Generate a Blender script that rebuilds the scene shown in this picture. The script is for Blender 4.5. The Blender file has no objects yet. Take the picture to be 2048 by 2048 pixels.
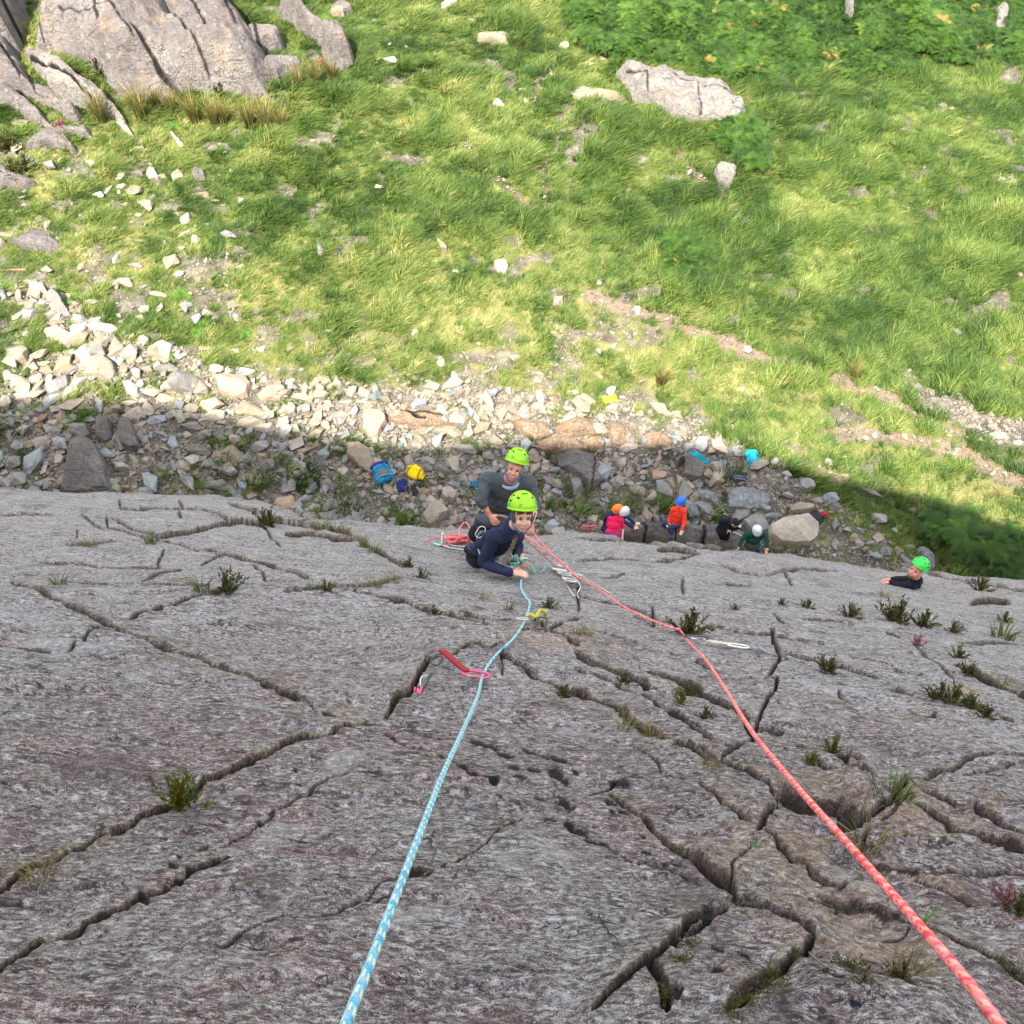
import bpy, bmesh, math, random
import numpy as np
from mathutils import Vector, Matrix, Euler, noise as mnoise

random.seed(7); RNG = np.random.default_rng(11)
SC = bpy.context.scene
COL = SC.collection

# ------------------------------------------------------------------ camera, sky, sun, exposure
CAM_H = 22.6
PITCH = math.radians(57.0)
FPX = 2054.0                                   # focal length in photograph pixels
CAM = np.array([0.0, 0.0, CAM_H])
FW = np.array([0.0, math.cos(PITCH), -math.sin(PITCH)])
RT = np.array([1.0, 0.0, 0.0])
UP = np.array([0.0, math.sin(PITCH), math.cos(PITCH)])
cam_d = bpy.data.cameras.new('camera'); cam = bpy.data.objects.new('camera', cam_d); COL.objects.link(cam)
cam_d.sensor_width = 36.0; cam_d.lens = 36.0 * FPX / 2048.0
cam_d.clip_start = 0.02; cam_d.clip_end = 3000.0
cam.matrix_world = Matrix(((RT[0], UP[0], -FW[0], CAM[0]), (RT[1], UP[1], -FW[1], CAM[1]), (RT[2], UP[2], -FW[2], CAM[2]), (0, 0, 0, 1)))
SC.camera = cam

SUN_EL = math.radians(55.0)
SUN_AZ = math.radians(25.0)                    # from straight behind the camera (-Y) towards the left (-X)
TOSUN = Vector((-math.cos(SUN_EL) * math.sin(SUN_AZ), -math.cos(SUN_EL) * math.cos(SUN_AZ), math.sin(SUN_EL)))
sun_d = bpy.data.lights.new('sun', 'SUN'); sun_d.energy = 3.2; sun_d.angle = math.radians(0.6); sun_d.color = (1.0, 0.93, 0.80)
sun = bpy.data.objects.new('sun', sun_d); COL.objects.link(sun); sun.location = (-30, -40, 60)
sun.rotation_euler = TOSUN.to_track_quat('Z', 'Y').to_euler()
W = bpy.data.worlds.new('World'); SC.world = W; W.use_nodes = True
wn = W.node_tree.nodes; wn.clear()
sky = wn.new('ShaderNodeTexSky'); sky.sky_type = 'NISHITA'; sky.sun_disc = False
sky.sun_elevation = SUN_EL
sky.sun_rotation = math.atan2(TOSUN.x, TOSUN.y)
sky.air_density = 1.0; sky.dust_density = 3.0; sky.ozone_density = 1.0
wb = wn.new('ShaderNodeBackground'); wb.inputs['Strength'].default_value = 0.15
wo = wn.new('ShaderNodeOutputWorld')
_tc = wn.new('ShaderNodeTexCoord'); _cn = wn.new('ShaderNodeTexNoise'); _cn.inputs['Scale'].default_value = 2.6; _cn.inputs['Detail'].default_value = 6
_cr = wn.new('ShaderNodeMapRange'); _cr.inputs[1].default_value = 0.38; _cr.inputs[2].default_value = 0.56
_cm = wn.new('ShaderNodeMix'); _cm.data_type = 'RGBA'; _cm.inputs[7].default_value = (3.6, 3.4, 3.1, 1)       # unseen white cloud added to make the sky light paler and brighter
W.node_tree.links.new(_tc.outputs['Generated'], _cn.inputs['Vector']); W.node_tree.links.new(_cn.outputs[0], _cr.inputs[0]); W.node_tree.links.new(_cr.outputs[0], _cm.inputs[0])
W.node_tree.links.new(sky.outputs[0], _cm.inputs[6]); W.node_tree.links.new(_cm.outputs[2], wb.inputs[0]); W.node_tree.links.new(wb.outputs[0], wo.inputs[0])
SC.view_settings.view_transform = 'Standard'; SC.view_settings.look = 'None'
SC.view_settings.exposure = 2.38; SC.view_settings.gamma = 1.0; SC.view_settings.use_curve_mapping = False
SC.cycles.max_bounces = 6; SC.cycles.diffuse_bounces = 3; SC.cycles.glossy_bounces = 2; SC.cycles.transparent_max_bounces = 4

# ------------------------------------------------------------------ helpers
def ray(px, py):
    px = np.asarray(px, float); py = np.asarray(py, float)
    a = (px - 1024.0) / FPX; b = -(py - 1024.0) / FPX
    return FW + a[..., None] * RT + b[..., None] * UP
def P(px, py, depth):                          # a point seen at that pixel, that many metres in front of the lens
    return Vector(CAM + ray(px, py) * depth)
def proj(p):
    q = np.asarray(p) - CAM
    z = q @ FW
    zz = np.where(z > 0.05, z, 0.05)
    return 1024 + FPX * (q @ RT) / zz, 1024 - FPX * (q @ UP) / zz, z
def _h(ix, iy, seed):
    n = (ix * 374761393 + iy * 668265263 + seed * 2147483647 + 1013904223) & 0xFFFFFFFF
    n = ((n ^ (n >> 13)) * 1274126177) & 0xFFFFFFFF
    n = (n ^ (n >> 16)) & 0xFFFFFFFF
    return n.astype(np.float64) / 2147483648.0 - 1.0
def vn(x, y, seed=0):
    x = np.asarray(x, float); y = np.asarray(y, float)
    ix = np.floor(x).astype(np.int64); iy = np.floor(y).astype(np.int64)
    fx = x - ix; fy = y - iy
    fx = fx * fx * fx * (fx * (fx * 6 - 15) + 10); fy = fy * fy * fy * (fy * (fy * 6 - 15) + 10)
    a = _h(ix, iy, seed); b = _h(ix + 1, iy, seed); c = _h(ix, iy + 1, seed); d = _h(ix + 1, iy + 1, seed)
    return (a + (b - a) * fx) * (1 - fy) + (c + (d - c) * fx) * fy
def fbm(x, y, oct=4, seed=0, gain=0.5):
    s = 0; a = 1.0; t = 0
    for k in range(oct):
        s = s + a * vn(x * 2 ** k + 17.3 * k, y * 2 ** k - 9.1 * k, seed + k); t += a; a *= gain
    return s / t
def smooth(a, b, x):
    t = np.clip((x - a) / (b - a), 0, 1); return t * t * (3 - 2 * t)
def polydist(px, py, pts, closed=False):
    """distance to a polyline, side (+1 = above it in the picture)"""
    best = np.full(px.shape, 1e9); side = np.ones(px.shape); tt = np.zeros(px.shape)
    n = len(pts); segs = [(pts[i], pts[(i + 1) % n]) for i in range(n if closed else n - 1)]
    for k, ((x0, y0), (x1, y1)) in enumerate(segs):
        dx, dy = x1 - x0, y1 - y0; L2 = dx * dx + dy * dy + 1e-9
        t = np.clip(((px - x0) * dx + (py - y0) * dy) / L2, 0, 1)
        qx = px - x0 - t * dx; qy = py - y0 - t * dy; d = np.hypot(qx, qy)
        m = d < best; best = np.where(m, d, best)
        nx, ny = (dy, -dx) if -dx < 0 else (-dy, dx)
        side = np.where(m, np.sign(qx * nx + qy * ny), side)
        tt = np.where(m, (k + t) / len(segs), tt)
    return best, side, tt
def inpoly(px, py, pts):
    c = np.zeros(px.shape, bool); n = len(pts); j = n - 1
    for i in range(n):
        xi, yi = pts[i]; xj, yj = pts[j]
        if yi != yj:
            c ^= ((yi > py) != (yj > py)) & (px < (xj - xi) * (py - yi) / (yj - yi) + xi)
        j = i
    return c
def sdpoly(px, py, pts):
    d, _, _ = polydist(px, py, pts, True)
    return np.where(inpoly(px, py, pts), d, -d)
def mesh_np(name, V, F, mats=(), smoothf=True, attrs=None):
    me = bpy.data.meshes.new(name)
    V = np.asarray(V, np.float32); F = np.asarray(F, np.int32); k = F.shape[1]
    me.vertices.add(len(V)); me.vertices.foreach_set('co', V.ravel())
    me.loops.add(F.size); me.loops.foreach_set('vertex_index', F.ravel())
    me.polygons.add(len(F)); me.polygons.foreach_set('loop_start', np.arange(0, F.size, k, dtype=np.int32))
    me.polygons.foreach_set('use_smooth', np.full(len(F), smoothf, bool))
    for m in mats: me.materials.append(m)
    for an, av in (attrs or {}).items():
        a = me.attributes.new(an, 'FLOAT', 'POINT'); a.data.foreach_set('value', np.asarray(av, np.float32).ravel())
    me.update(); me.validate()
    return me
def grid_faces(nr, nc):
    i = np.arange(nr * nc).reshape(nr, nc)
    return np.stack([i[:-1, :-1], i[1:, :-1], i[1:, 1:], i[:-1, 1:]], -1).reshape(-1, 4)
def link(name, me, parent=None, label=None, cat=None, group=None, kind=None):
    o = bpy.data.objects.new(name, me); COL.objects.link(o)
    if parent is not None: o.parent = parent
    tag(o, label, cat, group, kind); return o
def tag(o, label=None, cat=None, group=None, kind=None):
    if label: o['label'] = label
    if cat: o['category'] = cat
    if group: o['group'] = group
    if kind: o['kind'] = kind
    return o
def empty(name, loc=(0, 0, 0), label=None, cat=None, group=None):
    o = bpy.data.objects.new(name, None); COL.objects.link(o); o.location = loc; o.empty_display_size = 0.1
    return tag(o, label, cat, group)

# ---- node helper
class NT:
    def __init__(s, name):
        s.m = bpy.data.materials.new(name); s.m.use_nodes = True; s.t = s.m.node_tree; s.t.nodes.clear()
        s.out = s.t.nodes.new('ShaderNodeOutputMaterial'); s.b = s.t.nodes.new('ShaderNodeBsdfPrincipled')
        s.t.links.new(s.b.outputs[0], s.out.inputs[0])
    def n(s, typ, **kw):
        nd = s.t.nodes.new(typ)
        for k, v in kw.items(): setattr(nd, k, v)
        return nd
    def l(s, a, b): s.t.links.new(a, b)
    def v(s, inp, val):
        if hasattr(val, 'is_output') or isinstance(val, bpy.types.NodeSocket): s.l(val, inp)
        else: inp.default_value = val
    def coord(s, scale=(1, 1, 1), out='Object'):
        tc = s.n('ShaderNodeTexCoord'); mp = s.n('ShaderNodeMapping'); s.l(tc.outputs[out], mp.inputs[0]); mp.inputs['Scale'].default_value = scale
        return mp.outputs[0]
    def noise(s, vec, scale, detail=4, rough=0.55, dist=0.0):
        nd = s.n('ShaderNodeTexNoise'); s.l(vec, nd.inputs['Vector']); nd.inputs['Scale'].default_value = scale
        nd.inputs['Detail'].default_value = detail; nd.inputs['Roughness'].default_value = rough; nd.inputs['Distortion'].default_value = dist
        return nd.outputs[0]
    def voro(s, vec, scale, feature='F1', out=0):
        nd = s.n('ShaderNodeTexVoronoi', feature=feature); s.l(vec, nd.inputs['Vector']); nd.inputs['Scale'].default_value = scale
        return nd.outputs[out]
    def ramp(s, fac, stops):
        nd = s.n('ShaderNodeValToRGB'); s.l(fac, nd.inputs[0]); e = nd.color_ramp.elements
        while len(e) > 1: e.remove(e[-1])
        e[0].position = stops[0][0]; e[0].color = (*stops[0][1], 1)
        for p, c in stops[1:]:
            q = e.new(p); q.color = (*c, 1)
        return nd.outputs[0]
    def rng(s, val, a, b, c=0.0, d=1.0):
        nd = s.n('ShaderNodeMapRange'); s.l(val, nd.inputs[0])
        for i, x in enumerate((a, b, c, d)): nd.inputs[i + 1].default_value = x
        return nd.outputs[0]
    def math(s, op, a, b=0.0):
        nd = s.n('ShaderNodeMath', operation=op); s.v(nd.inputs[0], a); s.v(nd.inputs[1], b); return nd.outputs[0]
    def mix(s, fac, a, b, mode='MIX'):
        nd = s.n('ShaderNodeMix', data_type='RGBA', blend_type=mode); s.v(nd.inputs[0], fac)
        for i, x in ((6, a), (7, b)):
            if isinstance(x, tuple): nd.inputs[i].default_value = (*x, 1) if len(x) == 3 else x
            else: s.l(x, nd.inputs[i])
        return nd.outputs[2]
    def attr(s, name, typ='GEOMETRY', out='Fac'):
        nd = s.n('ShaderNodeAttribute', attribute_type=typ, attribute_name=name); return nd.outputs[out]
    def bump(s, h, strength=0.5, dist=0.01, prev=None):
        nd = s.n('ShaderNodeBump'); s.l(h, nd.inputs['Height']); nd.inputs['Strength'].default_value = strength; nd.inputs['Distance'].default_value = dist
        if prev: s.l(prev, nd.inputs['Normal'])
        return nd.outputs[0]
    def done(s, col=None, rough=0.85, normal=None, spec=0.3):
        if col is not None: s.v(s.b.inputs['Base Color'], (*col, 1) if isinstance(col, tuple) else col)
        s.v(s.b.inputs['Roughness'], rough); s.b.inputs['Specular IOR Level'].default_value = spec
        if normal: s.l(normal, s.b.inputs['Normal'])
        return s.m
def simple(name, col, rough=0.6, metal=0.0, bump=0.0, bscale=200, var=0.12, spec=0.4):
    t = NT(name); c = t.coord(); n = t.noise(c, bscale * 0.2, 3)
    cc = t.mix(t.rng(n, 0.3, 0.7), tuple(x * (1 - var) for x in col), tuple(min(1, x * (1 + var)) for x in col))
    nm = t.bump(t.noise(c, bscale, 2), bump, 0.003) if bump else None
    t.done(cc, rough, nm, spec); t.b.inputs['Metallic'].default_value = metal
    return t.m

# ------------------------------------------------------------------ slab frame
SLAB_H = 1.3
_d1 = ray(0.0, 860 - 0.08 * 1024); _d2 = ray(2048.0, 860 + 0.08 * 1024)
EN = np.cross(_d2, _d1); EN /= np.linalg.norm(EN)
if EN[2] < 0: EN = -EN
EV = FW - (FW @ EN) * EN; EV /= np.linalg.norm(EV)
EU = np.cross(EV, EN); EU = EU if EU[0] > 0 else -EU
SO = CAM - SLAB_H * EN
def macro(u, v):                               # broad shape of the slab above its mean plane
    z = -0.45 * smooth(0.5, 8.5, u)
    z = z - 0.004 * np.maximum(0, -u - 1.5) ** 2
    fade = smooth(0.0, 1.5, v)
    z = z + 0.10 * vn(u / 3.1 + 3.3, v / 2.6, 5) * fade + 0.05 * vn(u / 1.3, v / 1.5, 6) * fade
    return z
def slab_pt(u, v, n):
    return SO + np.asarray(u)[..., None] * EU + np.asarray(v)[..., None] * EV + np.asarray(n)[..., None] * EN
def slab_hit(px, py):
    """u, v and depth where the ray through that pixel meets the slab"""
    d = ray(px, py); q = CAM - SO
    lo = np.full(d.shape[:-1], 0.3); hi = np.full(d.shape[:-1], 60.0)
    f = lambda t: ((q + d * t[..., None]) @ EN) - macro((q + d * t[..., None]) @ EU, (q + d * t[..., None]) @ EV)
    ts = np.linspace(0.3, 40, 300); prev = f(lo); found = np.zeros(lo.shape, bool)
    for t in ts[1:]:
        cur = f(np.full(lo.shape, t)); m = (~found) & (cur < 0) & (prev >= 0)
        hi = np.where(m, t, hi); lo = np.where(m, t - (ts[1] - ts[0]), lo); found |= m; prev = cur
    for _ in range(30):
        mid = (lo + hi) / 2; m = f(mid) > 0; lo = np.where(m, mid, lo); hi = np.where(m, hi, mid)
    p = q + d * lo[..., None]
    return p @ EU, p @ EV, lo
LIP_PX = [(-60, 978), (0, 978), (120, 986), (300, 988), (420, 992), (500, 1003), (560, 1020), (610, 1040), (700, 1044), (860, 1055), (940, 1061), (1072, 1074), (1150, 1068), (1250, 1076), (1330, 1084), (1420, 1092), (1500, 1106), (1600, 1115), (1700, 1124), (1745, 1136), (1770, 1134), (1850, 1142), (1950, 1155), (2048, 1164), (2110, 1172)]
_lx = np.array([p[0] for p in LIP_PX], float); _ly = np.array([p[1] for p in LIP_PX], float)
_lu, _lv, _lt = slab_hit(_lx, _ly)
_o = np.argsort(_lu); _lu = _lu[_o]; _lv = _lv[_o]
print('LIP u', _lu.round(1), 'v', _lv.round(1))
def vlip(u): return np.interp(u, _lu, _lv) - 0.30
# ------------------------------------------------------------------ terrain: height and ground cover
def th(x, y):
    x = np.asarray(x, float); y = np.asarray(y, float)
    near = 1 - smooth(60, 160, np.hypot(x, y))
    z = near * (0.34 * fbm(x / 4.3, y / 4.3, 3, 31) + 0.10 * fbm(x / 1.1, y / 1.1, 3, 37)) + 0.045 * fbm(x / 0.38, y / 0.38, 2, 41) * near
    z = z + 1.5 * smooth(9.5, 15, x) * (1 - smooth(13.5, 18, y))           # bank beside the right end of the slab
    z = z + 0.8 * smooth(-9, -17, x) * smooth(22, 34, y)                    # ground climbs to the outcrops
    z = z + smooth(50, 300, y) * 18 * (0.6 + 0.4 * vn(x / 120, y / 150, 44))
    z = z + 10 * smooth(45, 260, np.abs(x)) * (0.5 + 0.5 * vn(x / 90, y / 90, 47))
    return z
def G(px, py):
    """ground point seen at that pixel"""
    d = ray(px, py); t = (0 - CAM_H) / d[..., 2]
    for _ in range(12):
        p = CAM + d * t[..., None]; t = (th(p[..., 0], p[..., 1]) - CAM_H) / d[..., 2]
    return CAM + d * t[..., None]
def Gv(px, py): return Vector(G(np.array(float(px)), np.array(float(py))))

SCREE = [(-300, 640), (-300, 1400), (2400, 1400), (2400, 1330), (1960, 1210), (1850, 1130), (1760, 1080), (1690, 1010), (1600, 960), (1500, 890), (1400, 845), (1260, 800), (1100, 790), (980, 770), (800, 770), (640, 760), (500, 740), (350, 700), (200, 640), (90, 560)]
STONY = [(-300, 200), (60, 250), (200, 260), (330, 300), (430, 400), (470, 520), (560, 640), (760, 700), (1000, 640), (1160, 600), (1330, 660), (1380, 800), (1100, 860), (600, 900), (-300, 900)]
STRAW = [(380, 560), (640, 470), (900, 440), (1050, 500), (1300, 560), (1500, 640), (1720, 760), (2060, 960), (2060, 1080), (1760, 980), (1500, 900), (1300, 840), (900, 800), (560, 720)]
BRACK = [(1090, -200), (2500, -200), (2500, 110), (1990, 130), (1830, 130), (1780, 160), (1640, 150), (1560, 165), (1500, 160), (1380, 150), (1290, 130), (1200, 120), (1130, 60)]
BRACK2 = [(1410, 262), (1480, 250), (1520, 290), (1530, 340), (1490, 350), (1440, 310)]
BRACK3 = [(1325, 480), (1380, 470), (1425, 520), (1420, 560), (1370, 570), (1330, 530)]
BRACK4 = [(1850, 1010), (1920, 1035), (1980, 1065), (2090, 1110), (2090, 1190), (1950, 1150), (1890, 1100), (1840, 1045)]
WASH = [(1780, 735), (1850, 760), (1940, 800), (2100, 850), (2100, 930), (1980, 900), (1900, 850), (1830, 800)]
PATH1 = [(1180, 600), (1250, 622), (1340, 645), (1430, 680), (1520, 715), (1620, 742), (1680, 765), (1730, 790), (1800, 822), (1860, 850), (1930, 880)]
PATH2 = [(1640, 865), (1760, 872), (1860, 890), (1930, 908), (1990, 940), (2070, 975)]
PATH3 = [(1560, 895), (1620, 930), (1680, 965)]
GULLY1 = [(1320, 250), (1350, 290), (1380, 340), (1430, 375), (1445, 400)]
GULLY2 = [(1112, 105), (1108, 150), (1080, 160), (1065, 190)]
GULLY3 = [(1080, 262), (1085, 300), (1090, 400)]
SCAR = [(930, 290), (975, 335), (1010, 375), (1060, 425), (1110, 410)]
def zones(x, y, z=None):
    if z is None: z = th(x, y)
    px, py, dz = proj(np.stack([x, y, z], -1))
    ok = dz > 1; px = np.where(ok, px, -9999); py = np.where(ok, py, -9999)
    wx = px + 34 * fbm(x / 0.9, y / 0.9, 3, 51); wy = py + 24 * fbm(x / 0.9, y / 0.9, 3, 57)
    Z = {}
    sc = smooth(-14, 20, sdpoly(wx, wy, SCREE))
    st = smooth(-60, 60, sdpoly(wx, wy, STONY))
    Z['straw'] = 0.78 * np.clip(smooth(-80, 60, sdpoly(wx, wy, STRAW)) * (0.55 + 0.6 * fbm(x / 1.3, y / 1.3, 3, 61)) + 0.35 * smooth(0.05, 0.5, fbm(x / 2.4, y / 2.4, 3, 63)) + 0.5 * st * smooth(0, .4, fbm(x / .7, y / .7, 2, 64)), 0, 1)
    pth = np.zeros(px.shape)
    for pl, w in ((PATH1, 14), (PATH2, 15), (PATH3, 18)):
        d, _, _ = polydist(px + .6 * (wx - px), py + .6 * (wy - py), pl); pth = np.maximum(pth, 1 - smooth(w * 0.5, w * 1.3, d))
    gul = np.zeros(px.shape)
    for pl, w in ((GULLY1, 7), (GULLY2, 9), (GULLY3, 5), (SCAR, 8)):
        d, _, _ = polydist(px + .3 * (wx - px), py + .3 * (wy - py), pl); gul = np.maximum(gul, 1 - smooth(w * 0.5, w * 1.4, d))
    wash = smooth(-10, 14, sdpoly(wx, wy, WASH))
    Z['path'] = pth; Z['gully'] = gul; Z['wash'] = wash
    patches = fbm(x / 0.8, y / 0.8, 3, 71)
    upper = 1 - smooth(820, 900, py - 0.0 * px)                         # sparse grass among the first stones
    Z['bare'] = np.clip(np.maximum.reduce([sc * smooth(-0.42, -0.1, -patches + 0.10 - 0.25 * upper), 0.85 * st * smooth(0.02, 0.3, -patches + 0.02), wash, pth, gul]), 0, 1)
    spots = smooth(0.34, 0.46, fbm(x / 1.05 + 40, y / 0.8, 3, 77)) * .9; Z['bare'] = np.maximum(Z['bare'], spots)
    Z['scree'] = sc; Z['stony'] = st
    b = np.maximum.reduce([smooth(-6, 12, sdpoly(wx, wy, q)) for q in (BRACK, BRACK2, BRACK3, BRACK4)])
    Z['bracken'] = b
    Z['px'] = px; Z['py'] = py
    return Z

# ------------------------------------------------------------------ materials of the setting
def rock_colour(t, c, k=1.0, base=None):
    """foliated volcanic rock: grey ground, mauve patches, pale flecks, dark pits"""
    pass
def mat_slab():
    t = NT('slab_rock')
    c1 = t.coord((1.0, 2.0, 1.0)); c2 = t.coord((1.0, 1.35, 1.0)); c0 = t.coord()
    big = t.noise(c0, 0.55, 5, 0.6); mid = t.noise(c1, 6.0, 5, 0.65, 0.6)
    grain = t.noise(c2, 70.0, 4, 0.80, 0.15); fine = t.noise(c0, 260.0, 2, 0.7); streak = t.noise(t.coord((0.8, 1.5, 1.0)), 40.0, 5, 0.78, 0.25)
    fol = t.noise(t.coord((3.0, 11.0, 8.0)), 3.0, 6, 0.75, 0.3)
    base = t.ramp(big, [(0.39, (0.205, 0.118, 0.103)), (0.48, (0.225, 0.165, 0.152)), (0.60, (0.275, 0.255, 0.245))])
    base = t.mix(t.rng(mid, 0.38, 0.66), base, (0.215, 0.205, 0.20))
    mv = t.noise(c0, 1.7, 5, 0.62, 0.4)
    base = t.mix(t.rng(mv, 0.50, 0.64, 0, 0.6), base, (0.25, 0.135, 0.118))
    base = t.mix(t.rng(t.noise(c0, 5.3, 4, 0.6), 0.62, 0.74, 0, 0.35), base, (0.31, 0.225, 0.15))
    # upper part of the visible slab is paler rock
    base = t.mix(t.attr('dry'), base, t.mix(t.rng(mid, 0.35, 0.65), (0.33, 0.305, 0.31), (0.47, 0.455, 0.462)))
    col = t.mix(t.rng(grain, 0.43, 0.49), t.mix(1.0, base, (0.13, 0.11, 0.115), 'MULTIPLY'), base)
    col = t.mix(t.rng(fine, 0.53, 0.62, 0, 0.75), col, (0.60, 0.575, 0.565))
    col = t.mix(t.rng(streak, 0.54, 0.62, 0, 0.85), col, (0.58, 0.565, 0.56))
    col = t.mix(t.rng(streak, 0.48, 0.42, 0, 0.85), col, (0.065, 0.048, 0.045))
    col = t.mix(t.rng(fol, 0.46, 0.38, 0, 0.75), col, (0.085, 0.065, 0.065))
    lich = t.noise(c0, 9.0, 5, 0.7, 0.3)
    # thin broken hairline joints running with the foliation, and a few across it
    for (sx, sy, k_, w_, m0) in ((0.55, 2.6, 2.4, .010, .50), (2.2, 0.9, 1.3, .007, .54), (0.8, 3.4, 6.0, .016, .50)):
        n_ = t.noise(t.coord((sx, sy, 1.0)), k_, 5, 0.55, 0.35); hl = t.rng(t.math('ABSOLUTE', t.math('SUBTRACT', n_, 0.5)), w_ * .35, w_, 1, 0)
        col = t.mix(t.math('MULTIPLY', hl, t.rng(t.noise(c0, k_ * .9 + 1, 3), m0, m0 + .05, 0, .9)), col, (0.028, 0.022, 0.020))
    blot = t.noise(c0, 2.6, 5, 0.7, 0.6); col = t.mix(t.rng(blot, 0.56, 0.66, 0, 0.45), col, (0.44, 0.43, 0.43)); col = t.mix(t.rng(blot, 0.44, 0.35, 0, 0.5), col, (0.085, 0.062, 0.058))
    col = t.mix(t.rng(lich, 0.63, 0.70, 0, 0.6), col, (0.36, 0.40, 0.37))
    col = t.mix(t.math('MULTIPLY', t.attr('ochre'), t.rng(mid, .3, .6, .25, .85)), col, t.mix(t.rng(streak, 0.4, 0.6), (0.20, 0.135, 0.08), (0.46, 0.34, 0.215)))
    col = t.mix(t.attr('soil_shade'), col, t.ramp(t.noise(c0, 40, 4), [(0.38, (0.008, 0.006, 0.005)), (0.60, (0.020, 0.013, 0.010)), (0.80, (0.045, 0.04, 0.018))]))  # near-black colour: soil in the cracks plus painted shade on their walls
    col = t.mix(t.math('MULTIPLY', t.attr('black'), t.rng(grain, 0.3, 0.4, .75, 1)), col, (0.012, 0.012, 0.016))
    hb = t.math('ADD', t.math('MULTIPLY', grain, 0.8), t.math('ADD', t.math('MULTIPLY', streak, 1.0), t.math('MULTIPLY', fol, 1.2)))
    nm = t.bump(hb, 1.0, 0.016)
    nm = t.bump(mid, 0.5, 0.05, nm)
    return t.done(col, 0.82, nm, 0.28)
def mat_ground():
    t = NT('ground'); c = t.coord()
    a = t.noise(c, 2.1, 6, 0.65); b = t.noise(c, 9, 5, 0.7); f = t.noise(c, 55, 3, 0.7)
    soil_shade = t.ramp(a, [(0.35, (0.045, 0.038, 0.032)), (0.52, (0.10, 0.088, 0.074)), (0.66, (0.20, 0.18, 0.15))])
    vor = t.voro(c, 16.0); peb = t.rng(vor, 0.15, 0.5)
    soil_shade = t.mix(t.math('MULTIPLY', t.rng(t.noise(c, 24, 3), 0.50, 0.62), t.rng(vor, 0.5, 0.2)), soil_shade, (0.36, 0.33, 0.27))
    grass = t.ramp(b, [(0.3, (0.035, 0.055, 0.013)), (0.5, (0.08, 0.105, 0.025)), (0.7, (0.17, 0.17, 0.06))])
    grass = t.mix(t.attr('straw'), grass, t.ramp(f, [(0.3, (0.16, 0.15, 0.05)), (0.7, (0.34, 0.29, 0.13))]))
    col = t.mix(t.attr('bare'), grass, soil_shade)
    col = t.mix(t.math('MULTIPLY', t.attr('path'), t.rng(b, .38, .56, .35, 1)), col, t.ramp(f, [(0.3, (0.13, 0.085, 0.06)), (0.65, (0.29, 0.215, 0.155))]))
    col = t.mix(t.attr('gully'), col, t.ramp(f, [(0.4, (0.05, 0.038, 0.028)), (0.65, (0.22, 0.16, 0.11))]))
    nm = t.bump(t.math('ADD', b, t.math('MULTIPLY', f, 0.5)), 0.9, 0.06)
    return t.done(col, 0.95, nm, 0.15)
M_SLAB = mat_slab(); M_GROUND = mat_ground()

# ------------------------------------------------------------------ the ground sheet
def axis(lo, hi, step, far_lo, far_hi):
    mid = np.arange(lo, hi, step); a = [lo]; s = step
    while a[-1] > far_lo: s *= 1.28; a.append(a[-1] - s)
    b = [mid[-1]]; s = step
    while b[-1] < far_hi: s *= 1.28; b.append(b[-1] + s)
    return np.array(a[:0:-1] + list(mid) + b[1:])
gx = axis(-24, 28, 0.13, -900, 900); gy = axis(6, 47, 0.13, -60, 1200)
GX, GY = np.meshgrid(gx, gy); GZ = th(GX, GY)
inv = ((GX > -26) & (GX < 30) & (GY > 4) & (GY < 49)).ravel()
fx, fy, fz = GX.ravel(), GY.ravel(), GZ.ravel()
zz = {k: np.zeros(fx.shape) for k in ('bare', 'straw', 'path', 'gully')}
_z = zones(fx[inv], fy[inv], fz[inv])
for k in zz: zz[k][inv] = _z[k]
fz = fz - 0.10 * zz['gully'] - 0.03 * zz['path']
ground = link('ground', mesh_np('ground', np.stack([fx, fy, fz], -1), grid_faces(len(gy), len(gx))[:, ::-1], [M_GROUND], True, zz), kind='structure')
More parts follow.
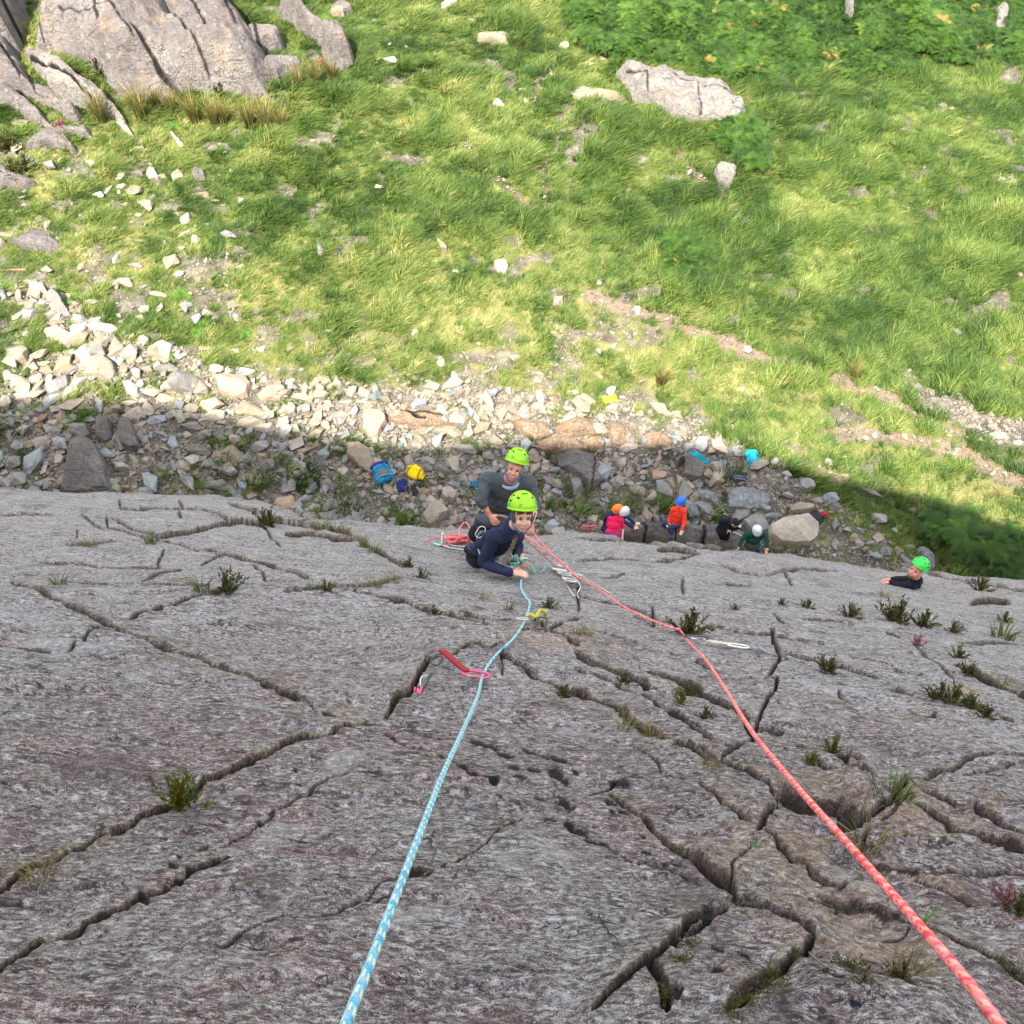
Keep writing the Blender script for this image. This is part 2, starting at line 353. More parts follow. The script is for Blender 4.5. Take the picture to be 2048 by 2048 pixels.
# ------------------------------------------------------------------ the slab (crag face) with its cracks
ZO = {'A': (0, 970, 2.415), 'B': (0, 1450, 2.415), 'C': (700, 1400, 2.76), 'D': (1348, 1450, 2.76), 'E': (1150, 1030, 2.1515), 'F': (780, 1200, 5.084), 'W': (0, 0, 1)}
CR = [  # zoom, points, width in zoom px, depth factor, share of soil and painted shade
 ('A', [(60,468),(130,495),(220,540),(300,590),(400,620),(540,680),(640,735),(740,780),(850,815),(960,860),(1020,895),(1130,935),(1200,965),(1300,1005),(1390,1035),(1490,1070)], 15, 1.2, .7),
 ('A', [(330,810),(400,760),(440,710),(490,684)], 11, .8, .2), ('A', [(610,655),(700,620),(790,600),(870,575),(960,545),(1090,515)], 10, .7, .3),
 ('A', [(0,155),(120,145),(250,140)], 7, .8, .2), ('A', [(395,140),(440,180),(505,220)], 7, .8, .2),
 ('A', [(515,150),(520,205),(600,225),(700,265),(850,285),(940,320),(960,335)], 6, .8, .2), ('A', [(540,165),(620,205),(700,240),(770,262)], 8, .9, .3),
 ('A', [(780,262),(900,240),(1000,210),(1080,185),(1150,180),(1250,186)], 13, 1., .7), ('A', [(580,70),(582,120),(700,125),(870,120),(1000,125),(1060,140),(1110,170)], 5, .7, .1),
 ('A', [(680,112),(700,130)], 4, .6, 0), ('A', [(870,90),(890,115)], 4, .6, 0), ('A', [(870,135),(878,165)], 4, .6, 0),
 ('A', [(1110,95),(1200,120),(1280,140),(1370,175),(1480,215),(1560,240)], 8, .8, .2), ('A', [(1380,240),(1500,245),(1620,265),(1710,270)], 11, 1, .8),
 ('A', [(1270,190),(1310,250),(1355,305)], 6, .8, .1), ('A', [(1250,185),(1370,178),(1500,205),(1650,235),(1720,260),(1800,310),(1880,355),(1960,400)], 11, 1, .8),
 ('A', [(1000,318),(1100,350),(1200,375),(1300,400),(1420,435),(1500,460)], 10, 1, .6), ('A', [(970,400),(1030,365),(1085,350)], 6, .7, .1),
 ('A', [(200,372),(380,385),(550,405),(700,412),(780,418)], 6, .8, .1), ('A', [(320,470),(500,480),(640,485),(760,490),(1000,500)], 5, .7, .1),
 ('A', [(690,468),(780,440),(880,422)], 5, .7, .1), ('A', [(1220,395),(1260,420),(1280,465),(1460,475)], 5, .7, .2),
 ('A', [(1380,515),(1500,505),(1600,490),(1760,480),(1950,462)], 10, 1, .8), ('A', [(1600,490),(1760,520),(1850,545),(1960,556)], 7, .8, .2),
 ('A', [(370,215),(375,265)], 5, .7, .1), ('A', [(320,292),(430,290),(560,270)], 6, .7, .4), ('A', [(0,775),(120,790),(240,800)], 5, .7, .3),
 ('A', [(1550,1110),(1600,1130),(1650,1172)], 16, .6, .2), ('A', [(800,320),(765,385),(780,415)], 4, .6, 0), ('A', [(440,830),(500,845),(570,850)], 8, .5, .5),
 ('B', [(-60,850),(0,825),(90,770),(180,720),(280,690),(370,620),(460,545),(600,500),(700,450),(790,420),(870,390),(960,330),(1010,310),(1160,245),(1230,210),(1300,180),(1370,130),(1480,95),(1560,85),(1660,45),(1770,35)], 17, 1.5, .8),
 ('B', [(-60,1280),(0,1240),(80,1180),(180,1120),(250,1080),(330,1030),(440,970),(520,930),(620,890),(690,845),(780,835),(860,800),(920,760),(1020,720),(1110,685)], 19, 1.1, .8),
 ('B', [(930,630),(1060,590),(1180,530),(1240,480),(1340,440),(1450,370),(1560,310),(1700,265)], 8, 1, .3),
 ('C', [(0,1190),(60,1160),(180,1060),(330,1020),(430,1000),(520,930),(620,870),(740,800),(860,690),(960,660)], 12, .9, .7),
 ('B', [(1000,1110),(1200,1060),(1380,985),(1500,960),(1600,940),(1760,900),(1932,830)], 8, .8, .3),
 ('C', [(330,1010),(390,985),(450,960)], 40, .5, .8),
 ('F', [(-180,1290),(-70,1270),(0,1140),(80,1060),(180,1010),(240,930),(270,850),(300,780),(360,690),(430,650),(500,610)], 30, 1.2, .8),
 ('F', [(580,610),(680,560),(800,500),(900,490),(1000,540),(1110,490)], 18, .9, .7),
 ('F', [(-10,1150),(120,1050),(180,990)], 26, 1, .8),
 ('F', [(1100,600),(1200,650),(1300,710),(1450,800),(1600,870),(1700,930),(1800,965),(1932,1005)], 32, .9, .9),
 ('F', [(0,0),(150,20),(250,60),(380,110),(450,150),(600,180),(750,215),(900,260),(1000,310)], 22, .9, .9),
 ('F', [(1110,600),(1130,700),(1130,800)], 12, .8, .4), ('F', [(1540,250),(1560,340),(1640,375),(1750,410),(1850,470),(1932,490)], 16, .9, .6),
 ('F', [(1320,370),(1420,350),(1500,320)], 14, .9, .8), ('F', [(1640,340),(1760,290),(1830,230),(1932,200)], 12, .9, .4), ('F', [(750,180),(900,200),(1050,240),(1250,250)], 12, .8, .7),
 ('C', [(180,215),(280,210),(400,225),(450,250),(600,265)], 10, 1, .1), ('C', [(200,240),(300,290),(450,320),(510,350)], 9, .9, .1), ('C', [(580,385),(650,420),(700,450),(800,480)], 16, 1.2, 0),
 ('C', [(780,540),(850,590),(960,620)], 7, .9, .2), ('C', [(1560,285),(1640,330),(1690,380),(1720,430),(1600,450),(1500,470),(1420,510),(1300,550)], 12, 1.2, .2),
 ('C', [(1420,540),(1500,590),(1580,640),(1660,700),(1740,770),(1850,860),(1932,930)], 20, 1.3, .7),
 ('C', [(1290,770),(1400,790),(1500,840),(1600,900),(1750,950),(1850,1010),(1932,1060)], 12, 1, .2),
 ('C', [(1940,1230),(1860,1290),(1800,1390),(1740,1470),(1640,1550),(1560,1590),(1500,1640),(1400,1720),(1330,1800)], 34, 1.2, .9), ('C', [(1640,1560),(1700,1610),(1730,1690),(1750,1800)], 60, .9, 1),
 ('C', [(1300,0),(1400,50),(1460,90),(1600,170),(1750,230),(1850,270),(1932,310)], 14, .9, .9), ('C', [(1780,100),(1940,155)], 8, .8, .7),
 ('D', [(400,0),(445,70),(400,120),(330,170),(240,250)], 13, 1.2, .5), ('D', [(280,150),(330,170)], 8, 1, .2),
 ('D', [(130,140),(250,255),(400,310),(520,385),(570,470)], 12, .9, .6), ('D', [(130,380),(220,460),(270,500),(330,570),(420,620)], 14, 1.1, .8),
 ('D', [(590,470),(530,500),(520,560),(450,640)], 28, 1.1, .6), ('D', [(490,640),(560,700),(640,770),(710,800),(750,880),(820,940),(890,985)], 17, 1.2, .6),
 ('D', [(890,990),(960,920),(1040,850)], 18, 1.2, .6), ('D', [(430,690),(370,740),(310,860),(300,960)], 12, .9, .4), 
 ('D', [(570,430),(700,490),(850,530),(960,560),(1000,600)], 34, .9, .4), ('D', [(890,590),(950,600),(1010,620)], 85, 1.0, .8), ('D', [(1030,740),(1080,660),(1150,570),(1230,500)], 22, .9, .5),
 ('D', [(1000,600),(1100,520),(1180,470),(1240,420),(1320,340)], 26, .9, .9), ('D', [(780,220),(900,290),(1000,350),(1080,410)], 14, 1, .6), ('D', [(820,130),(960,200),(1050,260),(1200,320)], 14, 1, .6),
 ('D', [(1300,340),(1380,320),(1500,280),(1650,220),(1780,200),(1960,193)], 20, 1.2, .2), ('D', [(1600,300),(1750,280),(1960,238)], 9, 1, .1), ('D', [(1300,400),(1440,430),(1560,480)], 13, .9, .6),
 ('D', [(1650,490),(1780,560),(1960,630)], 20, .9, .5), ('D', [(1220,480),(1400,550),(1550,640),(1700,710),(1850,740),(1960,762)], 18, 1, .7), ('D', [(1060,790),(1200,810),(1330,850),(1500,850),(1960,840)], 9, .9, .3),
 ('D', [(1330,860),(1450,910),(1600,980),(1700,1030),(1800,1050)], 16, .9, .8), ('D', [(700,1040),(850,1030),(1000,1040),(1150,1090),(1300,1110)], 12, .9, .4), ('D', [(1350,1130),(1500,1200),(1650,1270),(1800,1330),(1960,1410)], 16, .9, .8),
 ('D', [(0,660),(100,740),(160,830),(230,900),(300,960),(330,1000)], 38, 1.1, .8), ('D', [(310,1010),(430,1040),(500,1080),(570,1140),(700,1190),(780,1240)], 20, 1.2, .3),
 ('D', [(760,1240),(690,1330),(600,1400),(480,1500),(400,1580),(290,1670)], 46, 1.1, 1), ('D', [(860,1350),(1000,1400),(1150,1420),(1300,1500),(1400,1560),(1600,1620)], 16, 1, .8),
 ('D', [(-10,1310),(60,1220),(150,1140),(220,1070),(280,1030)], 26, 1.2, .9), ('D', [(1050,1190),(1250,1160),(1300,1120)], 6, .9, .1),
 ('E', [(845,500),(850,560),(880,610),(860,660),(830,710)], 12, 1.2, .2), ('E', [(870,700),(865,750),(820,820),(800,890),(760,960),(700,1010),(620,1090)], 13, 1.2, .3),
 ('E', [(540,470),(700,510),(840,520),(1000,545),(1080,560)], 8, .9, .3), ('E', [(870,590),(1000,630),(1140,660),(1300,710)], 9, .9, .5),
 ('E', [(0,610),(120,670),(240,730),(320,760)], 14, .9, .8), ('E', [(290,700),(400,740),(520,780),(620,840),(720,890),(760,940)], 17, .9, .8), ('E', [(0,680),(140,730),(260,790),(400,870),(560,940),(650,990)], 10, .9, .7),
 ('E', [(0,780),(60,810),(150,850),(260,910),(380,960),(500,1020),(610,1110)], 18, .9, .9), ('E', [(780,930),(900,940)], 8, .8, .2), ('E', [(960,980),(1060,1020),(1180,1090)], 12, .9, .7),
 ('E', [(1340,500),(1400,525)], 8, .9, .5), ('E', [(1630,650),(1700,680),(1800,720),(1900,770),(1990,800)], 16, .9, .8), ('E', [(1340,770),(1500,820),(1650,850),(1800,870),(1990,945)], 10, .9, .5),
 ('E', [(1440,860),(1560,880)], 14, .6, .7), ('E', [(630,215),(700,250),(800,265),(900,245),(1000,235),(1130,240)], 6, .9, .3), ('E', [(900,245),(940,300)], 6, .9, .1), ('E', [(350,210),(450,195),(540,165)], 7, .9, .1),
 ('E', [(120,275),(180,265),(210,250)], 6, .9, .1), ('E', [(465,275),(465,320),(470,345)], 7, .9, .1), ('E', [(12,300),(15,420)], 8, .9, .3), ('E', [(250,430),(340,480)], 7, .8, .4), ('E', [(325,400),(338,480)], 5, .9, .1),
 ('E', [(1470,565),(1500,610),(1600,680),(1630,720)], 6, .9, .1), ('E', [(1660,550),(1960,565)], 6, .9, .1), ('E', [(1520,250),(1600,270),(1700,290),(1960,330)], 8, 1, .5), ('E', [(0,100),(300,118),(700,152),(1000,172),(1240,205)], 6, .8, .3),
 ('E', [(1250,215),(1320,235),(1480,240)], 7, .9, .6), ('E', [(980,450),(1100,455),(1200,470)], 5, .8, .2), ('E', [(0,200),(200,190),(280,200)], 5, .8, .1), ('E', [(850,430),(880,460),(900,470)], 5, .8, .1),
 ('E', [(100,520),(180,550),(260,580)], 7, .8, .5), ('E', [(520,640),(620,690)], 7, .8, .5), ('E', [(1700,380),(1790,370),(1870,378)], 22, .5, 1), ('E', [(360,155),(420,150),(520,165)], 18, .5, .8),
 ('E', [(1130,780),(1180,810)], 5, .8, .1), ('E', [(1380,690),(1440,700)], 5, .8, .1), ('E', [(0,350),(300,420),(400,470)], 5, .7, .2), ('E', [(650,300),(760,310)], 8, .7, .1),
]
PITS = [('C', x, y, a, b) for x, y, a, b in ((345,155,40,7),(420,135,30,6),(690,445,30,14),(620,405,25,10),(780,470,30,8),(740,295,60,7),(850,345,40,10),(1030,335,70,9),(1140,360,60,9),(900,405,40,8),(1000,425,45,9),(1115,435,45,20),(930,465,35,8),(1160,475,30,7),(1230,435,18,8),(1180,595,38,20),(1050,572,30,6),(1210,690,25,18),(1110,680,30,8),(1250,725,60,20),(1330,780,35,12),(1390,775,25,10),(1430,585,35,10),(1450,640,20,8),(1500,630,25,8),(1620,735,15,8),(1640,885,45,14),(1640,835,25,7),(1740,930,22,9),(1760,885,35,9),(1800,930,30,12),(1850,950,20,8),(1720,970,20,6),(1320,1255,12,8),(1470,490,55,16),(500,350,20,8))] + \
       [('B', x, y, a, b) for x, y, a, b in ((825,735,20,14),(855,698,15,10),(690,850,25,14),(860,800,22,12),(1120,550,22,8),(1430,258,14,8),(795,545,12,7),(1250,475,20,7),(910,760,14,8),(1040,985,15,6),(1480,560,60,4))] + \
       [('D', x, y, a, b) for x, y, a, b in ((180,1080,20,45),(240,1300,30,9),(230,1460,30,12),(390,1340,40,7),(410,1400,30,6),(10,1590,25,35),(790,1490,40,9),(900,1525,40,8),(1000,1480,14,8),(1000,1610,30,7),(20,800,25,10))]
def topx(z, x, y):
    ox, oy, s = ZO[z]; return ox + x / s, oy + y / s
# grid rows: even in viewing angle down to the lip, columns fan out from the climber's stance
NA, NB = 820, 1040
ang = np.linspace(math.radians(40), math.radians(3.9), NA)
vr = SLAB_H / np.tan(ang)
vdown = np.concatenate([-np.array([2.4, 1.9, 1.4, 1.0, 0.6, 0.2, -0.2, -0.6, -1.0, -1.3]), vr])
s_mid = np.sinh(np.linspace(-0.30, 0.30, NB)) / np.sinh(0.30) * 0.62
s_l = -0.62 - np.array([5.5, 4.2, 3.2, 2.4, 1.8, 1.3, .95, .68, .48, .33, .22, .13, .06, .02]); s_r = -s_l[::-1]
S = np.concatenate([s_l, s_mid, s_r])
VV, SS = np.meshgrid(vdown, S, indexing='ij')
WV = np.maximum(VV, 1.0) + 0.6
U = SS * WV
Lip = vlip(U)
tt = VV * 0.0
# vr is a fraction of the way to the lip beyond 8 m, so the last rows hug the edge of the slab
k = np.clip((VV - 8.0) / (vr[-1] - 8.0), 0, 1); Vd = np.where(VV > 8.0, 8.0 + k * (Lip - 8.0), VV)
N0 = macro(U, Vd)
Wd = slab_pt(U, Vd, N0); ppx, ppy, dep = proj(Wd)
ppx = np.where(dep > 0.3, ppx, -9999); ppy = np.where(dep > 0.3, ppy, -9999)
inview = (dep > 0.5) & (ppx > -250) & (ppx < 2300) & (ppy > 900) & (ppy < 2350)
jx = ppx + (5.5 * fbm(ppx / 26, ppy / 20, 3, 81) * .55 + 3.5 * fbm(ppx / 120, ppy / 90, 2, 85)); jy = ppy + (4.0 * fbm(ppx / 24, ppy / 18, 3, 83) * .6 + 3.0 * fbm(ppx / 110, ppy / 70, 2, 87))
dn = np.zeros(U.shape); soil_shade = np.zeros(U.shape); ochre = np.zeros(U.shape); black = np.zeros(U.shape)
lowr0 = smooth(1250, 1500, ppx) * smooth(1450, 1640, ppy)
perp = dep / FPX                                   # metres per photograph pixel at that distance
for (zn, pts, w, df, so) in CR:
    sc_ = ZO[zn][2]; w = max(w / sc_ * (1.25 if zn in 'AEF' else .92), 3.9 if zn in 'AEF' else 3.8); P2 = [topx(zn, *p) for p in pts]
    xs = [p[0] for p in P2]; ys = [p[1] for p in P2]; R = 12 * w + 30
    near = inview & (jx > min(xs) - R) & (jx < max(xs) + R) & (jy > min(ys) - R) & (jy < max(ys) + R)
    idx = np.nonzero(near)
    if len(idx[0]) == 0: continue
    d, side, tp = polydist(jx[idx], jy[idx], P2)
    taper = np.minimum(1, np.minimum(tp, 1 - tp) * 12 + 0.5)
    var = 0.75 + 0.5 * vn(tp * len(pts) * 1.7, tp * 0 + w, 91)
    ww = w * taper * np.clip(var, .85, 1.3); dpt = df * (1 + .5 * smooth(1450, 1250, ppy[idx])) * np.maximum(ww, 3.4) * perp[idx] * 1.9
    core = 1 - smooth(ww * 0.36, ww * 0.52, d)
    upr = np.where(side > 0, 1 - smooth(0, ww * 0.6 + 1, d), 1 - smooth(0, ww * 0.9 + 2, d))      # the near lip is worn round, the far one stands proud
    lipup = np.where(side > 0, np.exp(-d / (ww * 3.5 + 10 + 26 * lowr0[idx])) * smooth(ww * .3, ww * .8, d), 0)
    cand = -dpt * core - dpt * 0.14 * upr + dpt * (0.20 + 0.35 * lowr0[idx]) * lipup
    cur = dn[idx]; dn[idx] = np.where(cand < 0, np.minimum(cur, cand) , cur + cand)
    soil_shade[idx] = np.maximum(soil_shade[idx], (0.85 + 0.15 * so) * (1 - smooth(ww * 0.40, ww * 0.72, d + np.where(side > 0, 0, ww * .12))))  # crack soil together with the shade inside the crack, painted dark
    ochre[idx] = np.maximum(ochre[idx], 0.55 * min(1, so + .2) * (1 - smooth(ww * 0.3, ww * 1.9, d)) * (0.5 + 0.5 * (side > 0)))
for (zn, cx, cy, a, b) in PITS:
    sc_ = ZO[zn][2]; cx, cy = topx(zn, cx, cy); a /= sc_; b /= sc_
    idx = np.nonzero(inview & (np.abs(jx - cx) < 3 * a + 4) & (np.abs(jy - cy) < 3 * b + 8))
    sl = 0.25; ex = jx[idx] - cx; ey = jy[idx] - cy - ex * sl
    r = .75 * np.hypot(ex / a, ey / max(b, 3.2)) + 0.45 * fbm(jx[idx] / 6, jy[idx] / 4, 2, 95)
    m = 1 - smooth(0.7, 1.15, r); dn[idx] -= m * b * perp[idx] * 1.2; black[idx] = np.maximum(black[idx], m)
for (cx, cy, rx, ry) in ((1840, 1640, 150, 60), (1560, 1730, 110, 80), (1680, 1860, 170, 80), (1640, 1590, 130, 40), (1760, 1900, 150, 40), (1480, 1730, 60, 60), (1120, 1290, 120, 30), (690, 1440, 60, 22), (1000, 1270, 60, 14), (1500, 1550, 60, 20), (1900, 1640, 90, 40), (1930, 1390, 50, 20)):
    r = np.hypot((jx - cx) / rx, (jy - cy) / ry) + 1.1 * fbm(jx / 40, jy / 22, 4, 97); ochre = np.maximum(ochre, 0.6 * (1 - smooth(0.2, 1.3, r)))
# steps: the far side stands proud of the near side and shows a broken tan face
STEPS = [('D', [(540,380),(620,450),(720,490),(860,540),(1000,500),(1160,450)], 46, 110), ('D', [(100,700),(160,830),(230,900),(330,990)], 34, 70), ('D', [(580,1140),(700,1065),(850,1040),(1000,1040),(1160,1100),(1300,1120)], 26, 90),
 ('D', [(700,1195),(800,1260),(1000,1300),(1200,1350)], 24, 80), ('C', [(1960,1215),(1860,1290),(1800,1390),(1740,1470),(1640,1550),(1500,1640),(1330,1800)], 30, 90), ('D', [(230,240),(320,280),(400,310),(570,410)], 16, 60),
 ('B', [(-40,840),(180,720),(370,620),(600,500),(870,390),(1160,245),(1370,130),(1560,85)], 15, 90), ('B', [(-40,1270),(180,1120),(440,970),(690,845),(920,760),(1110,690)], 13, 80), ('F', [(-40,1200),(80,1060),(240,930),(300,780),(430,650)], 40, 160),
 ('D', [(1060,795),(1200,815),(1340,855),(1500,900),(1650,990)], 20, 90), ('D', [(770,1245),(690,1330),(600,1400),(480,1500),(300,1660)], 22, 70), ('D', [(1240,560),(1400,560),(1560,650),(1750,720),(1932,750)], 16, 70), ('D', [(1030,740),(1090,650),(1170,560),(1260,505),(1400,500)], -34, 110),
 ('D', [(440,690),(560,700),(640,775),(740,860),(880,985)], 16, 50), ('E', [(0,610),(240,730),(520,780),(760,940)], 10, 70), ('E', [(1300,880),(1500,900),(1700,960)], 8, 60), ('A', [(1380,240),(1500,245),(1620,265),(1710,270)], 9, 30), ('E', [(300,118),(700,152),(1000,172)], 6, 30), ('E', [(1250,240),(1330,262),(1480,300),(1700,290)], 10, 26)]
for (zn, pts, hp, L_) in STEPS:
    sc_ = ZO[zn][2]; P2 = [topx(zn, *p) for p in pts]; hp /= sc_; L_ /= sc_; xs = [p[0] for p in P2]; ys = [p[1] for p in P2]; R = 5 * L_
    idx = np.nonzero(inview & (jx > min(xs) - R) & (jx < max(xs) + R) & (jy > min(ys) - R) & (jy < max(ys) + R))
    if not len(idx[0]): continue
    d, side, tp = polydist(jx[idx], jy[idx], P2); ends = smooth(0, .12, tp) * (1 - smooth(.88, 1, tp)); side = side * np.sign(hp); h_ = abs(hp) * perp[idx] * ends
    up = smooth(-1.2, 1.6, d * side); dn[idx] += h_ * up * np.exp(-np.maximum(0, d * side) / (1.6 * L_)) - 0.35 * h_ * (1 - up) * np.exp(-d / (.7 * L_))
    ochre[idx] = np.maximum(ochre[idx], .95 * ends * (1 - smooth(0, L_ * .35, d)) * np.where(side > 0, .9, .7) * min(1, abs(hp) / 9))
# relief of the foliated surface, finest near the camera
A = (0.9 + 0.1 * np.clip(VV, 0, 8))
rel = 0.020 * fbm(U / 0.55, Vd / 0.30, 3, 101) + 0.011 * fbm(U / 0.13, Vd / 0.055, 3, 103) + 0.0050 * fbm(U / 0.042, Vd / 0.02, 2, 107)
rel = rel * (1 - 0.55 * smooth(4.5, 8.5, VV)); terr = fbm(U / 1.1, Vd / 0.28, 3, 109); rel = rel + (0.02 * smooth(0.12, 0.2, terr) + 0.016 * smooth(-0.22, -0.15, terr)) * (1 - 0.6 * smooth(4.5, 8.5, VV))
blob = fbm(ppx / 160, ppy / 90, 2, 111) ; 
lowr = smooth(1250, 1550, ppx) * smooth(1450, 1650, ppy)
rel = rel + lowr * 0.05 * fbm(U / 0.22, Vd / 0.20, 2, 113)
N1 = N0 + np.where(VV > -0.5, rel, 0) + dn
dry = np.clip(1 - smooth(1150, 1560, ppy + 90 * fbm(U / 0.9, Vd / 1.2, 3, 117) - 0.10 * (ppx - 1024)), 0, 1) * 0.8  # paler tone towards the far end of the slab
dry = np.where(dep > .3, dry, 0)
# unseen wall added behind the camera, crest shaped to throw the scree's shadow edge
SUNV = np.array(TOSUN); VC = -5.0
SH = [(-900, 770), (-400, 790), (0, 800), (200, 800), (350, 812), (520, 850), (700, 884), (840, 898), (960, 890), (1060, 880), (1200, 892), (1340, 885), (1440, 895), (1560, 925), (1650, 950), (1750, 972), (1850, 990), (1950, 1025), (2048, 1065), (2400, 1170)]
sg = G(np.array([p[0] for p in SH], float), np.array([p[1] for p in SH], float))
q = sg - SO; tcr = (VC - q @ EV) / (SUNV @ EV); pc = q + SUNV * tcr[:, None]; cu = pc @ EU; cn = pc @ EN
_oo = np.argsort(cu); cu = cu[_oo]; cn = cn[_oo]; print('crest u', cu.round(1), 'n', cn.round(2))
vb = np.array([-5.0, -4.7, -4.2, -3.6, -3.0]); ub = np.concatenate([np.linspace(-70, -26, 18), np.linspace(-25.4, 14, 66), np.linspace(15, 60, 20)])
crest = lambda u: np.interp(u, cu, cn)
# assemble: rows of the slab, then rows that round over the lip and drop to the ground
rows = [slab_pt(U, Vd, N1)]
u0, v0, n0 = U[-1], Vd[-1], N1[-1]
ph = 0.0; cv = np.zeros(u0.shape); cn_ = np.zeros(u0.shape); last = 0
tds = np.concatenate([np.linspace(0.01, 1.2, 46), np.linspace(1.4, 13.5, 40)])
extra = []
for t_ in tds:
    dt = t_ - last; phi = math.radians(27) * float(smooth(0, 1.6, t_)); cv = cv + math.cos(phi) * dt; cn_ = cn_ - math.sin(phi) * dt; last = t_
    rr = 0.06 * fbm(u0 / 0.5, (v0 + cv) / 0.35, 3, 121) * smooth(0, 0.6, t_) + 0.25 * fbm(u0 / 1.8, (v0 + cv) / 1.1, 3, 123) * smooth(1, 3, t_)
    extra.append(slab_pt(u0, v0 + cv, n0 + cn_ + rr))
ALL = np.concatenate([rows[0], np.stack(extra)], 0)
nr, nc = ALL.shape[:2]
loc = ALL - SO; L = np.stack([loc @ EU, loc @ EV, loc @ EN], -1)
pad = lambda a: np.concatenate([a, np.repeat(a[-1:], len(tds), 0) * 0.6], 0)
F = grid_faces(nr, nc)
me = mesh_np('rock_slab', L.reshape(-1, 3), F, [M_SLAB], True, {'soil_shade': pad(soil_shade), 'ochre': pad(ochre), 'black': pad(black), 'dry': pad(dry)})
SLABM = Matrix(((EU[0], EV[0], EN[0], SO[0]), (EU[1], EV[1], EN[1], SO[1]), (EU[2], EV[2], EN[2], SO[2]), (0, 0, 0, 1)))
slab = link('rock_slab', me, kind='structure'); slab.matrix_world = SLABM
if me.polygons[NB * 100].normal.z < 0: me.flip_normals()
# added shadow wall, out of view
cols = []
hv = np.array([-2.3, -2.5, -3.0, -3.6, -4.2, -4.7, -5.0])
HU, HV = np.meshgrid(ub, hv, indexing='ij'); cr_ = crest(HU)
HN = macro(HU, HV) * 0 + macro(HU, HV) + (cr_ - macro(HU, HV)) * smooth(-2.3, -5.0, HV) ** 1.3 + 0.12 * fbm(HU, HV, 3, 131) * smooth(-2.4, -3, HV) * (1 - smooth(-4.4, -5, HV))
HN[:, 0] -= 0.5
HW = slab_pt(HU, HV, HN)
top = HW[:, -1:, :]; back = np.concatenate([top + np.array([0, -b, -0.25 * b]) for b in (1.5, 5, 14, 40)], 1)
HW = np.concatenate([HW, back], 1); hl = HW - SO
hm = mesh_np('shadow_wall', np.stack([hl @ EU, hl @ EV, hl @ EN], -1).reshape(-1, 3), grid_faces(HW.shape[0], HW.shape[1]), [M_SLAB], True)
hw = link('shadow_wall', hm, kind='structure'); hw.matrix_world = SLABM
bpy.context.view_layer.update()
_inv = SLABM.inverted()
def S3(px, py, lift=0.0):
    """point on the carved slab seen at that pixel, lifted off it by so many metres"""
    d = Vector(ray(float(px), float(py))); o_ = _inv @ Vector(CAM); dl_ = (_inv.to_3x3() @ d).normalized()
    hit, loc_, nrm_, fi = slab.ray_cast(o_, dl_)
    if hit and loc_.y < 40:
        p = SLABM @ loc_; return p + Vector(EN) * lift, float((p - Vector(CAM)).dot(Vector(FW)))
    u, v, t = slab_hit(np.array(float(px)), np.array(float(py)))
    return Vector(slab_pt(u, v, macro(u, v) + lift)), float(t)
# ------------------------------------------------------------------ stuff: instanced blades, leaves and gravel
def tuft_mesh(name, n, L, w, lean, spread, mat, seed, segs=3, wind=(0.6, 0.35), curl=0.5):
    r = np.random.default_rng(seed); V = []; F = []; BL = []
    for i in range(n):
        bl_ = r.uniform(0, 1); BL += [bl_ * .8 + .2 * (s_ / segs) for s_ in range(segs + 1) for _ in (0, 1)]
        a = r.uniform(0, 6.283); rad = spread * math.sqrt(r.uniform()); bx, by = rad * math.cos(a), rad * math.sin(a)
        l = L * r.uniform(0.55, 1.15); le = lean * r.uniform(0.4, 1.5); dx = math.cos(a) * le + wind[0] * r.uniform(.4, 1.2); dy = math.sin(a) * le + wind[1] * r.uniform(.4, 1.2)
        fa = r.uniform(0, 3.1416); wx, wy = math.cos(fa) * w / 2, math.sin(fa) * w / 2; b0 = len(V)
        for s in range(segs + 1):
            t = s / segs; h = l * (t - curl * 0.45 * t * t * (abs(dx) + abs(dy)) * 0.8); o = l * t * t * (0.5 + 0.5 * t)
            ww = 1 - t ** 1.6 * 0.9
            cx, cy = bx + dx * o, by + dy * o
            V += [(cx - wx * ww, cy - wy * ww, max(h, 0.01)), (cx + wx * ww, cy + wy * ww, max(h, 0.01))]
            if s: F.append((b0 + 2 * s - 2, b0 + 2 * s - 1, b0 + 2 * s + 1, b0 + 2 * s))
    return mesh_np(name, V, F, [mat], True, {'bl': BL})
def frond_mesh(name, n, L, mat, seed, rise=0.5, pairs=9):
    r = np.random.default_rng(seed); V = []; F = []; BL = []
    for i in range(n):
        bf_ = r.uniform(0, .7)
        a = i / n * 6.283 + r.uniform(-.4, .4); l = L * r.uniform(.7, 1.15); ca, sa = math.cos(a), math.sin(a); rs = rise * r.uniform(.7, 1.4)
        def pt(t, s): 
            o = l * t; h = l * (rs * 1.6 * t - rs * 1.5 * t * t) + 0.03; return (ca * o - sa * s, sa * o + ca * s, h - abs(s) * 0.25)
        for k in range(pairs):
            t = 0.14 + 0.84 * k / pairs; t2 = t + 0.55 / pairs; wl = l * 0.32 * math.sin(min(1, (1.08 - t) * 1.15) * 1.5708) * r.uniform(.85, 1.1)
            for sg in (-1, 1):
                b = len(V); BL += [bf_ + r.uniform(0, .3)] * 4; V += [pt(t, 0), pt(t2, 0), pt(t2 + 0.05, sg * wl), pt(t2 + 0.03, sg * wl * 1.02)]; F.append((b, b + 1, b + 2, b + 3) if sg > 0 else (b + 3, b + 2, b + 1, b))
    return mesh_np(name, V, F, [mat], False, {'bl': BL})
